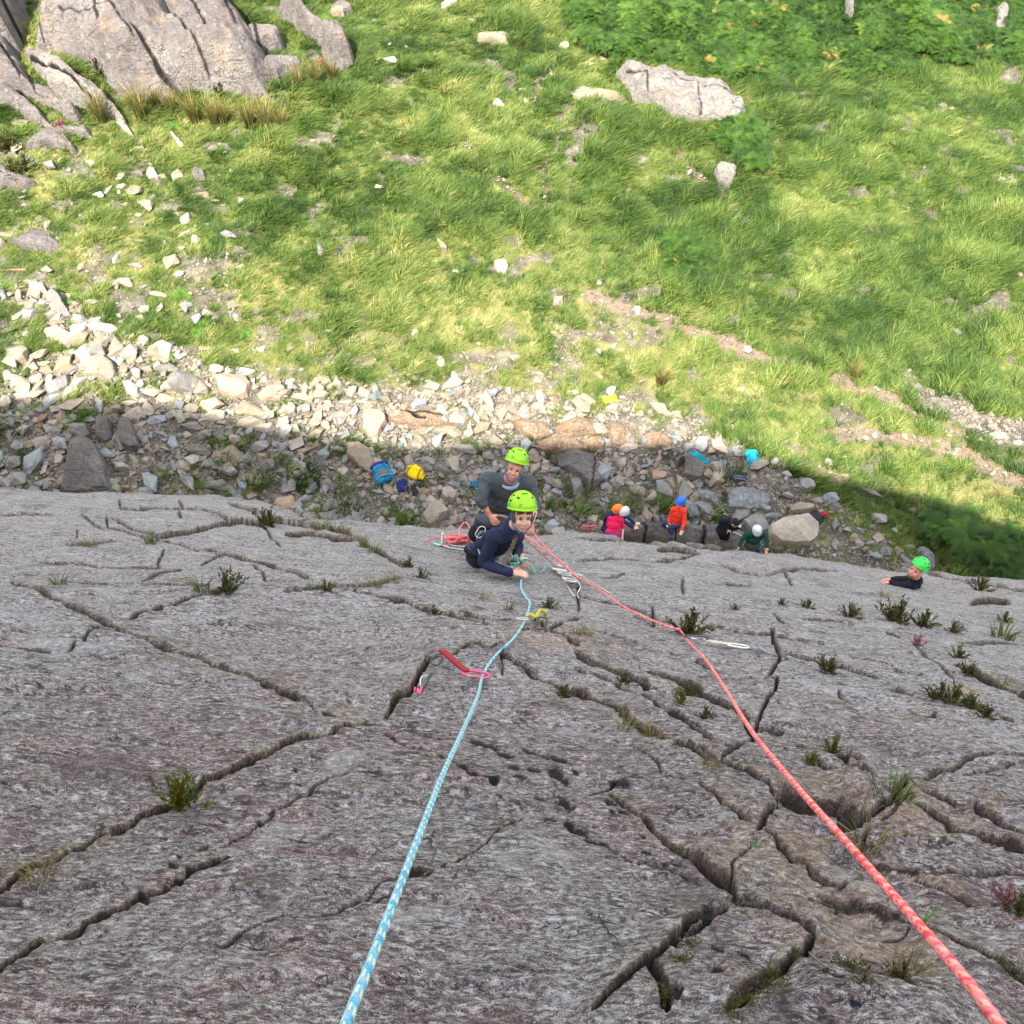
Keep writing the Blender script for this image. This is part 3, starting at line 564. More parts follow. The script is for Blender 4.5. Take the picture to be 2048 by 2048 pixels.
def leafy_mesh(name, n, R, H, leaf, mat, seed, pieces=0):
    """many leaf-sized faces on short twigs through a low mound"""
    r = np.random.default_rng(seed); V = []; F = []; BL = []
    ns = 26; sp = [(r.uniform(0, 6.283), r.uniform(.05, 1.0), r.uniform(.35, 1.25)) for _ in range(ns)]        # sprigs of unequal length
    for i in range(n):
        sa, sq, sh_ = sp[i % ns]; k_ = r.uniform(.05, 1); a = sa; q = sq * (.35 + .9 * k_); x, y = R * q * math.cos(a) + r.normal() * .05 * R, R * q * math.sin(a) + r.normal() * .05 * R; h = H * k_ * sh_ * (1.15 - .6 * sq) + .02
        tw = Vector((x * .5 + r.normal() * .1 * R, y * .5 + r.normal() * .1 * R, h)).normalized()
        s = Vector((r.normal(), r.normal(), r.normal() * .4)).normalized(); L = leaf * r.uniform(.6, 1.4)
        c = Vector((x, y, h)); b = len(V); BL += [r.uniform(0, 1)] * 4; e = tw.lerp(Vector((r.normal(), r.normal(), r.normal())).normalized(), 0.45) * L
        V += [tuple(c - s * L * .22), tuple(c + s * L * .22), tuple(c + e + s * L * .1), tuple(c + e - s * L * .1)]; F.append((b, b + 1, b + 2, b + 3))
    return mesh_np(name, V, F, [mat], False, {'bl': BL})
def mat_leaf(name, stops, tint='INSTANCER', trans=0.25, rough=0.6):
    t = NT(name); c = t.coord(out='Object'); a = t.attr('tint', tint) if tint else t.n('ShaderNodeObjectInfo').outputs['Random']
    tc = t.n('ShaderNodeTexCoord'); n = t.noise(tc.outputs['Object'], 9, 3)
    bl = t.attr('bl'); f = t.math('ADD', t.math('SUBTRACT', a, 0.24), t.math('MULTIPLY', bl, 0.48)) if tint else t.math('ADD', t.math('MULTIPLY', bl, .8), t.rng(n, .3, .7, -.1, .3))
    col = t.ramp(f, stops); m = t.done(col, rough, None, 0.25)
    tr = t.n('ShaderNodeBsdfTranslucent'); t.l(col, tr.inputs[0]); mx = t.n('ShaderNodeMixShader'); mx.inputs[0].default_value = trans
    t.l(t.b.outputs[0], mx.inputs[1]); t.l(tr.outputs[0], mx.inputs[2]); t.l(mx.outputs[0], t.out.inputs[0]); return m
M_GRASS = mat_leaf('grass_blade', [(0.0, (0.022, 0.050, 0.012)), (0.30, (0.070, 0.128, 0.022)), (0.52, (0.150, 0.215, 0.045)), (0.76, (0.26, 0.28, 0.085)), (1.0, (0.50, 0.44, 0.21))])
M_BRACK = mat_leaf('bracken_leaf', [(0.0, (0.010, 0.028, 0.004)), (0.40, (0.038, 0.090, 0.010)), (0.75, (0.105, 0.19, 0.022)), (0.92, (0.18, 0.23, 0.04)), (1.0, (0.42, 0.19, 0.05))], trans=.2)
M_RUSH = mat_leaf('rush_blade', [(0.2, (0.06, 0.08, 0.018)), (0.6, (0.20, 0.18, 0.055)), (0.9, (0.42, 0.31, 0.13))], None)
M_FERN = mat_leaf('fern_leaf', [(0.2, (0.045, 0.13, 0.015)), (0.8, (0.12, 0.24, 0.03))], None)
M_HEATH = mat_leaf('heather_leaf', [(0.25, (0.035, 0.050, 0.014)), (0.6, (0.085, 0.095, 0.025)), (0.85, (0.15, 0.10, 0.045))], None)
M_HEATHP = mat_leaf('heather_flower', [(0.3, (0.20, 0.07, 0.09)), (0.8, (0.36, 0.15, 0.20))], None)
M_BILB = mat_leaf('bilberry_leaf', [(0.25, (0.05, 0.085, 0.010)), (0.65, (0.12, 0.16, 0.018)), (0.9, (0.22, 0.12, 0.02))], None)
M_CGRASS = mat_leaf('crack_grass', [(0.25, (0.05, 0.085, 0.02)), (0.7, (0.12, 0.16, 0.04)), (0.95, (0.26, 0.22, 0.09))], None)
M_MOSS = mat_leaf('moss', [(0.25, (0.03, 0.04, 0.008)), (0.7, (0.09, 0.10, 0.02)), (0.95, (0.14, 0.09, 0.03))], None)

def gn_scatter(name, pts, rot, scl, idx, tint, variants, label, cat):
    """one object: instances of the variant meshes on points (stuff nobody could count)"""
    vc = bpy.data.collections.new(name + '_variants')
    for i, m in enumerate(variants):
        o = bpy.data.objects.new('%s_variant_%02d' % (name, i), m); vc.objects.link(o)
    me = bpy.data.meshes.new(name); me.vertices.add(len(pts)); me.vertices.foreach_set('co', np.asarray(pts, np.float32).ravel())
    for an, typ, key, av in (('rot', 'FLOAT_VECTOR', 'vector', rot), ('scl', 'FLOAT_VECTOR', 'vector', scl), ('idx', 'INT', 'value', idx), ('tint', 'FLOAT', 'value', tint)):
        a = me.attributes.new(an, typ, 'POINT'); a.data.foreach_set(key, np.asarray(av, np.int32 if typ == 'INT' else np.float32).ravel())
    o = link(name, me, label=label, cat=cat, kind='stuff')
    g = bpy.data.node_groups.new(name, 'GeometryNodeTree'); g.interface.new_socket('Geometry', in_out='INPUT', socket_type='NodeSocketGeometry'); g.interface.new_socket('Geometry', in_out='OUTPUT', socket_type='NodeSocketGeometry')
    N = g.nodes; gi = N.new('NodeGroupInput'); go = N.new('NodeGroupOutput'); iop = N.new('GeometryNodeInstanceOnPoints'); ci = N.new('GeometryNodeCollectionInfo')
    ci.inputs['Collection'].default_value = vc; ci.inputs['Separate Children'].default_value = True; ci.inputs['Reset Children'].default_value = True
    def na(nm, ty):
        q = N.new('GeometryNodeInputNamedAttribute'); q.data_type = ty; q.inputs['Name'].default_value = nm; return q.outputs[0]
    g.links.new(gi.outputs[0], iop.inputs['Points']); g.links.new(ci.outputs[0], iop.inputs['Instance']); iop.inputs['Pick Instance'].default_value = True
    g.links.new(na('idx', 'INT'), iop.inputs['Instance Index']); g.links.new(na('rot', 'FLOAT_VECTOR'), iop.inputs['Rotation']); g.links.new(na('scl', 'FLOAT_VECTOR'), iop.inputs['Scale'])
    g.links.new(iop.outputs[0], go.inputs[0])
    o.modifiers.new('scatter', 'NODES').node_group = g
    return o
def sample_ground(n, y0=9.0, y1=47.0, seed=1, pad=180):
    """random ground points, a few metres wider than the photograph sees"""
    r = np.random.default_rng(seed); x = r.uniform(-26, 30, n); y = y0 + (y1 - y0) * r.uniform(0, 1, n)
    z = th(x, y); px, py, dz = proj(np.stack([x, y, z], -1)); k = (px > -pad) & (px < 2048 + pad) & (py > -pad) & (py < 1330)
    return x[k], y[k], z[k]

# grass sward
x, y, z = sample_ground(330000, seed=3); Z = zones(x, y, z); r = np.random.default_rng(5)
clump = fbm(x / 0.55, y / 0.55, 3, 201)
pk = (1 - Z['bare']) * (1 - 1.0 * Z['bracken']) * np.clip(0.72 + 0.6 * clump - 0.10 * Z['straw'], 0.1, 1)
shade_scree = Z['scree'] * smooth(820, 960, Z['py'])
pk = np.maximum(pk * (1 - 0.75 * shade_scree), 0.02 * (1 - Z['wash']))
k = r.uniform(0, 1, len(x)) < pk
x, y, z = x[k], y[k], z[k]; Z = {a: b[k] for a, b in Z.items()}; clump = clump[k]; n = len(x); print('grass', n)
tall = np.clip(0.55 + 0.9 * fbm(x / 1.6, y / 1.6, 3, 205) + 0.6 * clump, 0.25, 1.25) * (1 - 0.45 * Z['straw']) * (1 - 0.3 * Z['stony'])
tint = np.clip(0.27 + 0.36 * fbm(x / 0.9, y / 0.9, 3, 211) + 0.25 * fbm(x / 5, y / 5, 2, 213) + 0.38 * Z['straw'] + r.normal(0, 0.17, n) + 0.06 * smooth(500, 100, Z['py']), 0.02, 1)
wd = 0.55 * fbm(x / 6, y / 6, 2, 221) + 0.5 * vn(x / 1.3, y / 1.3, 223) + r.normal(0, 0.25, n)
gv = [tuft_mesh('grass_tuft_mesh_%d' % i, 26, 0.33, 0.024, 0.5, 0.12, M_GRASS, 300 + i, 3, (0.75, 0.35)) for i in range(4)] + \
     [tuft_mesh('grass_tuft_short_%d' % i, 22, 0.20, 0.021, 0.75, 0.11, M_GRASS, 320 + i, 2, (0.45, 0.2)) for i in range(3)]
idx = np.where(r.uniform(0, 1, n) < np.clip(tall, 0, 1), r.integers(0, 4, n), r.integers(4, 7, n))
sc = 0.55 + 0.6 * tall + r.normal(0, .08, n)
gn_scatter('grass', np.stack([x, y, z - 0.02], -1), np.stack([r.normal(0, .08, n), r.normal(0, .08, n), wd], -1), np.stack([sc, sc, sc * (0.55 + 0.5 * tall)], -1), idx, tint, gv,
           'long windblown green and straw coloured grass covering the hillside', 'grass')
# bracken
x, y, z = sample_ground(150000, seed=13); Z = zones(x, y, z); r = np.random.default_rng(15)
cl = fbm(x / 0.9, y / 0.9, 2, 231)
k = (r.uniform(0, 1, len(x)) < Z['bracken'] * np.clip(0.8 + .6 * cl, 0.15, 1)); x, y, z, cl = x[k], y[k], z[k], cl[k]; n = len(x); print('bracken', n)
bv = [frond_mesh('bracken_mesh_%d' % i, 6, 0.36, M_BRACK, 340 + i, 0.5) for i in range(4)]
sc = np.clip(r.normal(1.0, .22, n) + .3 * cl, .5, 1.6)
gn_scatter('bracken', np.stack([x, y, z + 0.22 + 0.30 * np.clip(cl, -.3, 1)], -1), np.stack([r.normal(0, .3, n), r.normal(0, .3, n), r.uniform(0, 6.28, n)], -1), np.stack([sc, sc, sc], -1), r.integers(0, 4, n),
           np.clip(0.30 + 0.22 * cl + r.normal(0, .09, n) + (r.uniform(0, 1, n) < .008) * .7, 0, 1), bv, 'dense green bracken fronds spreading over the far hillside', 'bracken')

# ------------------------------------------------------------------ rocks
def mat_stone(name, lo, hi, fleck=(0.40, 0.385, 0.345), rust=(0.42, 0.24, 0.12), lich=0.45, scale=1.0, inst=False):
    t = NT(name); c = t.coord((1, 1, 1.6)); big = t.noise(c, 1.6 * scale, 5, 0.62, 0.4); mid = t.noise(c, 11 * scale, 5, 0.7, 0.5); fine = t.noise(c, 70 * scale, 3, 0.75)
    st = t.noise(t.coord((1.5, 3.0, 12.0)), 3.0 * scale, 4, 0.7)
    if inst: rnd = t.attr('tint', 'INSTANCER')
    else: rnd = t.n('ShaderNodeObjectInfo').outputs['Random']
    col = t.mix(t.rng(big, 0.36, 0.64), lo, hi)
    hs = t.n('ShaderNodeHueSaturation'); t.l(col, hs.inputs['Color']); t.l(t.rng(rnd, 0, 1, 0.72, 1.25), hs.inputs['Value']); t.l(t.rng(rnd, 0, 1, 1.25, 0.7), hs.inputs['Saturation']); col = hs.outputs[0]
    col = t.mix(t.rng(mid, 0.56, 0.68, 0, lich), col, fleck)
    col = t.mix(t.rng(mid, 0.42, 0.33, 0, 0.55), col, tuple(a * 0.35 for a in lo))
    col = t.mix(t.rng(t.noise(c, 3.3 * scale, 4, 0.6), 0.58, 0.70, 0, 0.45), col, rust)
    col = t.mix(t.rng(st, 0.40, 0.33, 0, 0.5), col, (0.07, 0.06, 0.055))
    col = t.mix(t.rng(fine, 0.36, 0.5, 0.35, 0), col, (0.10, 0.09, 0.085))
    nm = t.bump(t.math('ADD', mid, t.math('ADD', t.math('MULTIPLY', fine, 0.35), t.math('MULTIPLY', st, 0.6))), 0.75, 0.05)
    return t.done(col, 0.88, nm, 0.25)
MS = {
 'grey': mat_stone('grey_stone', (0.15, 0.147, 0.139), (0.26, 0.252, 0.236)),
 'blue': mat_stone('blue_grey_stone', (0.17, 0.19, 0.197), (0.28, 0.31, 0.316), rust=(0.30, 0.29, 0.26)),
 'tan': mat_stone('tan_stone', (0.23, 0.19, 0.14), (0.35, 0.305, 0.235)),
 'orange': mat_stone('rusty_stone', (0.25, 0.16, 0.10), (0.34, 0.24, 0.16), rust=(0.50, 0.26, 0.13)),
 'dark': mat_stone('dark_stone', (0.10, 0.09, 0.082), (0.17, 0.155, 0.143), fleck=(0.38, 0.37, 0.35), rust=(0.22, 0.15, 0.11)),
 'pale': mat_stone('pale_stone', (0.215, 0.19, 0.145), (0.31, 0.28, 0.22), fleck=(0.37, 0.35, 0.30)),
}
M_PEB = mat_stone('gravel_stone', (0.18, 0.16, 0.125), (0.37, 0.335, 0.27), scale=4, inst=True)
def rock_verts(seed, n=16, dims=(1, .8, .55), rounded=0.5, lvl=2, rough=0.05):
    """an angular block: hull of random points, edges bevelled, faces broken up"""
    r = random.Random(seed); bm = bmesh.new()
    for i in range(n):
        v = Vector((r.gauss(0, 1), r.gauss(0, 1), r.gauss(0, 1))).normalized()
        q = max(abs(v.x), abs(v.y), abs(v.z)); v = v.lerp(v / q, 1 - rounded) * r.uniform(.85, 1.05)
        bm.verts.new((v.x * dims[0] * .5, v.y * dims[1] * .5, v.z * dims[2] * .5))
    res = bmesh.ops.convex_hull(bm, input=bm.verts); bmesh.ops.delete(bm, geom=[g for g in res['geom_interior'] if isinstance(g, bmesh.types.BMVert)], context='VERTS')
    bmesh.ops.dissolve_limit(bm, angle_limit=0.2, verts=bm.verts, edges=bm.edges)
    if lvl:
        bmesh.ops.bevel(bm, geom=list(bm.edges), offset=0.035 * min(dims), segments=1, affect='EDGES')
        bmesh.ops.triangulate(bm, faces=bm.faces)
        bmesh.ops.subdivide_edges(bm, edges=[e for e in bm.edges if e.calc_length() > 0.22], cuts=lvl, use_grid_fill=True)
        bmesh.ops.triangulate(bm, faces=bm.faces)
        off = Vector((seed * 3.7, seed * 1.3, 0))
        for v in bm.verts:
            nz = mnoise.fractal(v.co * 3.0 + off, 0.6, 2.0, 4) * rough + (0.04 * rough / .05 * (mnoise.noise(v.co * 1.4 + off)))
            v.co += v.co.normalized() * nz
    else: bmesh.ops.triangulate(bm, faces=bm.faces)
    return bm
def rock_mesh(name, mat, **kw):
    bm = rock_verts(**kw); me = bpy.data.meshes.new(name); bm.to_mesh(me); bm.free(); me.materials.append(mat)
    me.polygons.foreach_set('use_smooth', np.zeros(len(me.polygons), bool)); me.update(); return me
# gravel: pebbles between the stones
x, y, z = sample_ground(700000, seed=23, y1=40); Z = zones(x, y, z); r = np.random.default_rng(25)
gr = fbm(x / 0.6, y / 0.6, 3, 241)
rightsoil = smooth(1450, 1560, Z['px']) * smooth(960, 1000, Z['py'])
pk = np.maximum.reduce([Z['scree'] * np.clip(0.62 + 0.9 * gr - 0.25 * rightsoil, 0.05, 1), Z['wash'] * np.clip(0.5 + .6 * gr, .2, 1) * .8, Z['path'] * 0.20, Z['gully'] * 0.20, 0.12 * Z['stony'] * Z['bare']])
k = r.uniform(0, 1, len(x)) < pk; x, y, z = x[k], y[k], z[k]; n = len(x); print('gravel', n, 'bare')
pv = [rock_mesh('pebble_mesh_%d' % i, M_PEB, seed=400 + i, n=12, dims=(1, .75, .5), rounded=.5, lvl=0) for i in range(8)]
sz = np.clip(0.05 * np.exp(r.normal(0, .6, n)), .018, .18)
gn_scatter('gravel', np.stack([x, y, z + sz * .12], -1), np.stack([r.normal(0, .35, n), r.normal(0, .35, n), r.uniform(0, 6.28, n)], -1), np.stack([sz * r.uniform(.8, 1.4, n), sz, sz], -1), r.integers(0, 8, n), r.uniform(0, 1, n), pv,
           'loose pale gravel and small stones filling the scree at the foot of the crag', 'gravel')
# ------------------------------------------------------------------ bedrock, boulders and stones
LM = [('the tallest boulder', 190, 950), ('the two upright dark blocks', 240, 870), ('the pale flat-topped boulder', 195, 745), ('the two rounded boulders', 420, 770), ('the leaning grey spike', 115, 610), ('the blue rucksack', 772, 945),
      ('the yellow bag', 830, 948), ('the grey jumper', 1010, 960), ('the cyan rucksack', 1503, 915), ('the striped dark rucksack', 1475, 952), ('the red jacket', 1355, 1030), ('the broad pale slab boulder', 1500, 1003),
      ('the rusty bedrock ledge', 1170, 865), ('the stony wash', 1950, 835), ('the round white boulder', 1002, 536), ('the long grey bedrock hump', 1350, 200), ('the domed outcrop', 300, 100), ('the lone standing boulder', 1450, 348),
      ('the bracken bank', 1650, 90), ('the yellow jacket', 1217, 795), ('the flat white boulder', 993, 80), ('the long brown boulder', 1590, 1062), ('the low strips of outcrop', 70, 330), ('the green helmeted climber', 1840, 1150), ('the white quickdraw', 1450, 1298),
      ('the red quickdraw', 900, 1340), ('the grassy hollow', 1720, 1650), ('the black water pits', 1110, 1560), ('the boy in navy', 990, 1080), ('the long left crack', 365, 1590), ('the pink coil of rope', 1185, 1062), ('the dark coat on a boulder', 1630, 1037)]
USED = {}
def where(px, py):
    nm, lx, ly = min(LM, key=lambda q: math.hypot(q[1] - px, (q[2] - py) * 1.15)); dx, dy = px - lx, py - ly; d = math.hypot(dx, dy)
    hor = 'left' if dx < 0 else 'right'; ver = 'above' if dy < 0 else 'below'
    s = ver if abs(dy) > 2.2 * abs(dx) else (hor + ' of' if abs(dx) > 2.2 * abs(dy) else ver + ' and ' + hor + ' of')
    return ('just ' if d < 60 else ('' if d < 150 else 'well ')) + s + ' ' + nm
def uniq(lab, alts):
    """keep labels apart: add a further true detail when one is already taken"""
    for a in [''] + alts:
        q = (lab if not a else a + ' ' + lab)
        if q not in USED: USED[q] = 1; return q
    USED[lab] = USED.get(lab, 1) + 1; return lab

def poly_rock(name, pts, H, w, mat, label, cat='rock', seed=0, joints=(), cell=None, tilt=(0, 0), rough=0.12, base=None, jagged=0.06, group=None, strata=0.0):
    """a body of rock standing on the ground plan marked out by pts"""
    wp = G(np.array([p[0] for p in pts], float), np.array([p[1] for p in pts], float)); W2 = [(a[0], a[1]) for a in wp]
    x0, y0 = wp[:, 0].min() - .3, wp[:, 1].min() - .3; x1, y1 = wp[:, 0].max() + .3, wp[:, 1].max() + .3
    cell = cell or max(0.035, max(x1 - x0, y1 - y0) / 110); X, Y = np.meshgrid(np.arange(x0, x1, cell), np.arange(y0, y1, cell))
    jx_, jy_ = X + jagged * 2 * fbm(X / .45 + seed, Y / .45, 3, 501 + seed), Y + jagged * 2 * fbm(X / .45, Y / .45 + seed, 3, 503 + seed)
    d = sdpoly(jx_, jy_, W2); t = np.clip(d / w, 0, 1)
    prof = 0.55 * np.sqrt(np.clip(1 - (1 - t) ** 2, 0, 1)) + 0.45 * smooth(0, 0.35, t)
    cxm, cym = wp[:, 0].mean(), wp[:, 1].mean()
    hh = H * (1 + tilt[0] * (X - cxm) + tilt[1] * (Y - cym)) * (1 + 0.45 * fbm(X / 1.7 + seed, Y / 1.7, 3, 505 + seed))
    hh = np.maximum(hh, 0.12)
    zt = th(X, Y) if base is None else np.minimum(th(X, Y), 99)
    zt = (1 - t) * zt + t * (0.5 * zt + 0.5 * zt.mean())
    Z_ = zt - 0.30 + (hh + 0.30) * prof + rough * t ** .5 * (fbm(X / .5, Y / .35, 4, 507 + seed) + 0.5 * np.abs(fbm(X / .9, Y / .25, 3, 509 + seed)))
    if strata: q = fbm(X / 1.4, Y / .5, 3, 511 + seed) * 4; Z_ += strata * (np.floor(q) - q) * t
    SEAM = np.zeros(X.shape)
    for J in joints:
        jw = J[-1]; jp = G(np.array([p[0] for p in J[:-1]], float), np.array([p[1] for p in J[:-1]], float))
        dd, _, tp = polydist(X + .05 * fbm(X / .2, Y / .2, 2, 513), Y + .05 * fbm(X / .25, Y / .2, 2, 515), [(a[0], a[1]) for a in jp])
        SEAM = np.maximum(SEAM, 1 - smooth(jw * .5, jw * 1.15, dd))
        jw = jw * .6
        Z_ -= jw * 2.2 * (1 - smooth(jw * .3, jw * 1.0, dd)) + jw * .5 * (1 - smooth(0, jw * 4, dd))
    rs_ = random.Random(900 + seed); ext = max(x1 - x0, y1 - y0) * .5
    if ext < 2.0:
        for _k in range(8):                                                  # chop the body with tilted planes: real faces and edges
            an = rs_.uniform(0, 6.28); sl = rs_.uniform(.12, .95) * min(1.3, H / ext * 1.6); q_ = (X - cxm) * math.cos(an) + (Y - cym) * math.sin(an)
            Z_ = np.minimum(Z_, zt.mean() + H * rs_.uniform(.70, 1.05) - sl * q_ + .025 * fbm(X / .3, Y / .3, 2, 517 + seed))
    else:                                                                    # big bodies: stepped, tilted panels between joints
        for _k in range(4):
            an = rs_.uniform(0, 3.14); fr = fbm((X * math.cos(an) + Y * math.sin(an)) / 1.9 + _k * 7, (X * math.sin(an) - Y * math.cos(an)) / .7, 2, 521 + seed + _k)
            Z_ += 0.07 * min(1.3, H) * t * (smooth(-.04, .01, fr) - .5) + 0.10 * t * np.maximum(0, fr)
    keep = (d > -0.10 * 1).ravel(); Fq = grid_faces(*X.shape)[:, ::-1]; Fq = Fq[keep[Fq].all(1)]
    used = np.unique(Fq); mp = -np.ones(X.size, int); mp[used] = np.arange(len(used)); Vv = np.stack([X.ravel() - cxm, Y.ravel() - cym, Z_.ravel()], -1)[used]; zb = float(Vv[:, 2].min()); Vv[:, 2] -= zb
    me = mesh_np(name, Vv, mp[Fq], [mat], ext >= 2.6, {'seam': SEAM.ravel()[used]})
    if me.polygons[len(me.polygons) // 2].normal.z < 0: me.flip_normals()
    o = link(name, me, label=label, cat=cat, group=group); o.location = (cxm, cym, zb); return o
def mat_outcrop(name, a, b, c3, lichen=(0.42, 0.41, 0.38), lf=0.62):
    t = NT(name); c = t.coord(); st = t.coord((1.2, 3.5, 2.0)); big = t.noise(c, 0.5, 6, 0.6, 0.5); mid = t.noise(c, 3.6, 6, 0.68, 0.6); s = t.noise(st, 2.6, 6, 0.72, 0.8); f = t.noise(c, 22, 4, 0.75)
    col = t.ramp(big, [(0.34, a), (0.5, b), (0.66, c3)])
    col = t.mix(t.rng(mid, 0.55, 0.7, 0, 0.5), col, tuple(min(1, x * 1.5) for x in c3)); col = t.mix(t.rng(mid, 0.44, 0.34, 0, 0.6), col, tuple(x * .5 for x in a))
    col = t.mix(t.rng(s, 0.42, 0.34, 0, 0.75), col, (0.06, 0.05, 0.05)); col = t.mix(t.rng(t.noise(c, 1.3, 4), 0.56, 0.68, 0, 0.45), col, (0.45, 0.33, 0.22))
    sp = t.voro(c, 4.5); col = t.mix(t.math('MULTIPLY', t.rng(sp, 0.22, 0.12), t.rng(t.noise(c, 1.1, 3), lf - .08, lf)), col, lichen)
    col = t.mix(t.rng(f, 0.36, 0.5, 0.5, 0), col, (0.09, 0.08, 0.08))
    for (ss, kk, ww_) in (((.7, 1.6, 1.0), 1.1, .012), ((1.8, .6, 1), .7, .010)):
        hl = t.rng(t.math('ABSOLUTE', t.math('SUBTRACT', t.noise(t.coord(ss), kk, 5, .6, .4), .5)), ww_ * .3, ww_, 1, 0); col = t.mix(t.math('MULTIPLY', hl, t.rng(big, .45, .6, .15, .8)), col, (0.05, 0.043, 0.04))
    col = t.mix(t.attr('seam'), col, (0.02, 0.017, 0.017))
    nm = t.bump(t.math('ADD', mid, t.math('ADD', s, t.math('MULTIPLY', f, .4))), 1.0, 0.16)
    return t.done(col, 0.9, nm, 0.2)
M_OUT = mat_outcrop('outcrop_rock', (0.14, 0.12, 0.118), (0.205, 0.185, 0.18), (0.275, 0.255, 0.24))
M_HUMP = mat_outcrop('hump_rock', (0.21, 0.195, 0.18), (0.29, 0.27, 0.25), (0.36, 0.34, 0.31), lf=.7)
M_RUST = mat_outcrop('rusty_bedrock', (0.26, 0.16, 0.095), (0.34, 0.245, 0.165), (0.38, 0.30, 0.22), lf=.72)
M_BLOCK = mat_outcrop('boulder_rock', (0.12, 0.115, 0.105), (0.19, 0.18, 0.165), (0.27, 0.255, 0.235))
M_BLUE = mat_outcrop('slate_blue_rock', (0.20, 0.225, 0.23), (0.28, 0.305, 0.31), (0.35, 0.375, 0.375), lf=.7)

poly_rock('rock_outcrop', [(60,110),(150,35),(210,-60),(430,-60),(470,10),(500,60),(560,150),(540,205),(450,205),(395,200),(330,215),(250,200),(160,135),(100,120)], 1.9, 2.6, M_OUT, 'large domed mauve grey rock outcrop with white lichen spots, top left', 'rock', 1,
          [[(300,150),(330,190),(395,215),.10], [(215,-20),(225,80),(228,130),.07], [(50,62),(150,62),(230,72),.10], [(395,60),(420,110),(440,150),.07], [(430,10),(470,80),(500,140),.08], [(90,35),(200,45),.06], [(150,100),(260,120),(300,170),.05], [(320,0),(350,90),(430,190),.05], [(120,0),(125,60),(100,110),.05], [(250,20),(330,30),(380,80),.04]], rough=.22, cell=.07)
poly_rock('rock_outcrop', [(-120,-40),(45,-40),(60,40),(50,110),(20,120),(-120,70)], 2.2, 1.4, M_OUT, 'dark steep rock buttress cut by the left edge above the pale ribs', 'rock', 2, [[(-20,60),(20,50),(50,90),.1]], rough=.25)
poly_rock('rock_outcrop', [(-90,75),(15,85),(60,150),(85,200),(180,240),(160,262),(90,215),(40,190),(-90,170)], 1.2, .9, M_OUT, 'smooth grey rib of rock slanting down from the left edge', 'rock', 3, [[(20,130),(60,190),.08]], rough=.18)
poly_rock('rock_outcrop', [(45,110),(110,130),(170,170),(230,205),(262,250),(270,275),(225,240),(160,225),(95,190),(60,150)], .8, .8, M_HUMP, 'pale lichen covered rib below the domed outcrop', 'rock', 4, [[(70,140),(150,190),.08],[(110,160),(200,230),.07]], rough=.2)
poly_rock('rock_outcrop', [(-90,185),(30,190),(75,215),(115,260),(190,265),(185,285),(110,270),(40,235),(-90,215)], .6, .6, M_OUT, 'thin brown rib with heather growing at its foot', 'rock', 5, rough=.16)
poly_rock('rock_outcrop', [(50,250),(80,248),(130,275),(168,308),(150,312),(100,300),(52,298)], .5, .5, M_OUT, 'striped low slab of outcrop beside the dead stalks, left', 'rock', 6, rough=.12, strata=.05)
poly_rock('rock_outcrop', [(-80,325),(0,328),(40,350),(85,372),(60,382),(-80,375)], .5, .5, M_OUT, 'brown low outcrop at the left edge above the grey stones', 'rock', 7, rough=.12)
poly_rock('rock_outcrop', [(0,478),(40,480),(70,462),(110,470),(125,490),(155,512),(100,512),(40,498)], .45, .4, M_OUT, 'narrow striped outcrop lying in the grass near the left edge', 'rock', 8, rough=.12, strata=.06)
poly_rock('rock_outcrop', [(455,45),(500,48),(570,80),(575,110),(530,120),(505,140),(480,100)], 1.1, .7, M_OUT, 'cracked rock step on the right shoulder of the domed outcrop', 'rock', 9, [[(515,80),(525,120),.08]], rough=.2)
poly_rock('rock_outcrop', [(545,30),(580,35),(640,60),(700,100),(712,132),(690,140),(645,135),(640,100),(600,70)], 1.3, .9, M_OUT, 'mauve rounded rock ridge beside a green grassy ledge, top', 'rock', 10, rough=.16)
poly_rock('rock_outcrop', [(500,128),(560,122),(605,130),(612,150),(560,175),(515,165)], .9, .6, M_OUT, 'squat grey rock between the outcrop and the rushes', 'rock', 11, rough=.16)
poly_rock('rock_outcrop', [(470,150),(520,160),(545,200),(500,212),(470,190)], .8, .5, M_OUT, 'broken lichen speckled rock at the foot of the dome', 'rock', 12, rough=.22)
poly_rock('rock_outcrop', [(60,178),(110,185),(140,210),(100,215),(62,195)], .5, .4, M_OUT, 'small wedge of rock between two ribs on the left', 'rock', 13, rough=.12)
poly_rock('rock_slab_in_turf', [(235,230),(262,258),(272,272),(262,275),(232,250)], .25, .25, MS['tan'], 'thin tan slab poking from turf below the rushes', 'rock', 14, rough=.04)
poly_rock('rock_slab_in_turf', [(333,258),(345,262),(370,295),(360,302),(338,275)], .25, .2, MS['tan'], 'narrow rib of stone beside the bright fern', 'rock', 15, rough=.05)
poly_rock('rock_slab_in_turf', [(430,282),(455,290),(482,305),(468,312),(438,298)], .2, .2, MS['grey'], 'low grey rib half buried right of the rushes', 'rock', 16, rough=.05)
poly_rock('bedrock_hump', [(1215,147),(1300,155),(1365,162),(1420,178),(1470,205),(1500,245),(1480,272),(1440,262),(1400,258),(1340,250),(1300,225),(1262,215),(1240,180)], .95, 1.0, M_HUMP, 'long grey whaleback of bedrock with black seams in the grass', 'rock', 20,
          [[(1225,150),(1290,168),(1360,172),.05], [(1250,175),(1290,190),(1290,215),.045], [(1390,200),(1396,255),.03], [(1300,170),(1350,190),(1400,205),(1470,230),.035]], rough=.12, cell=.06)
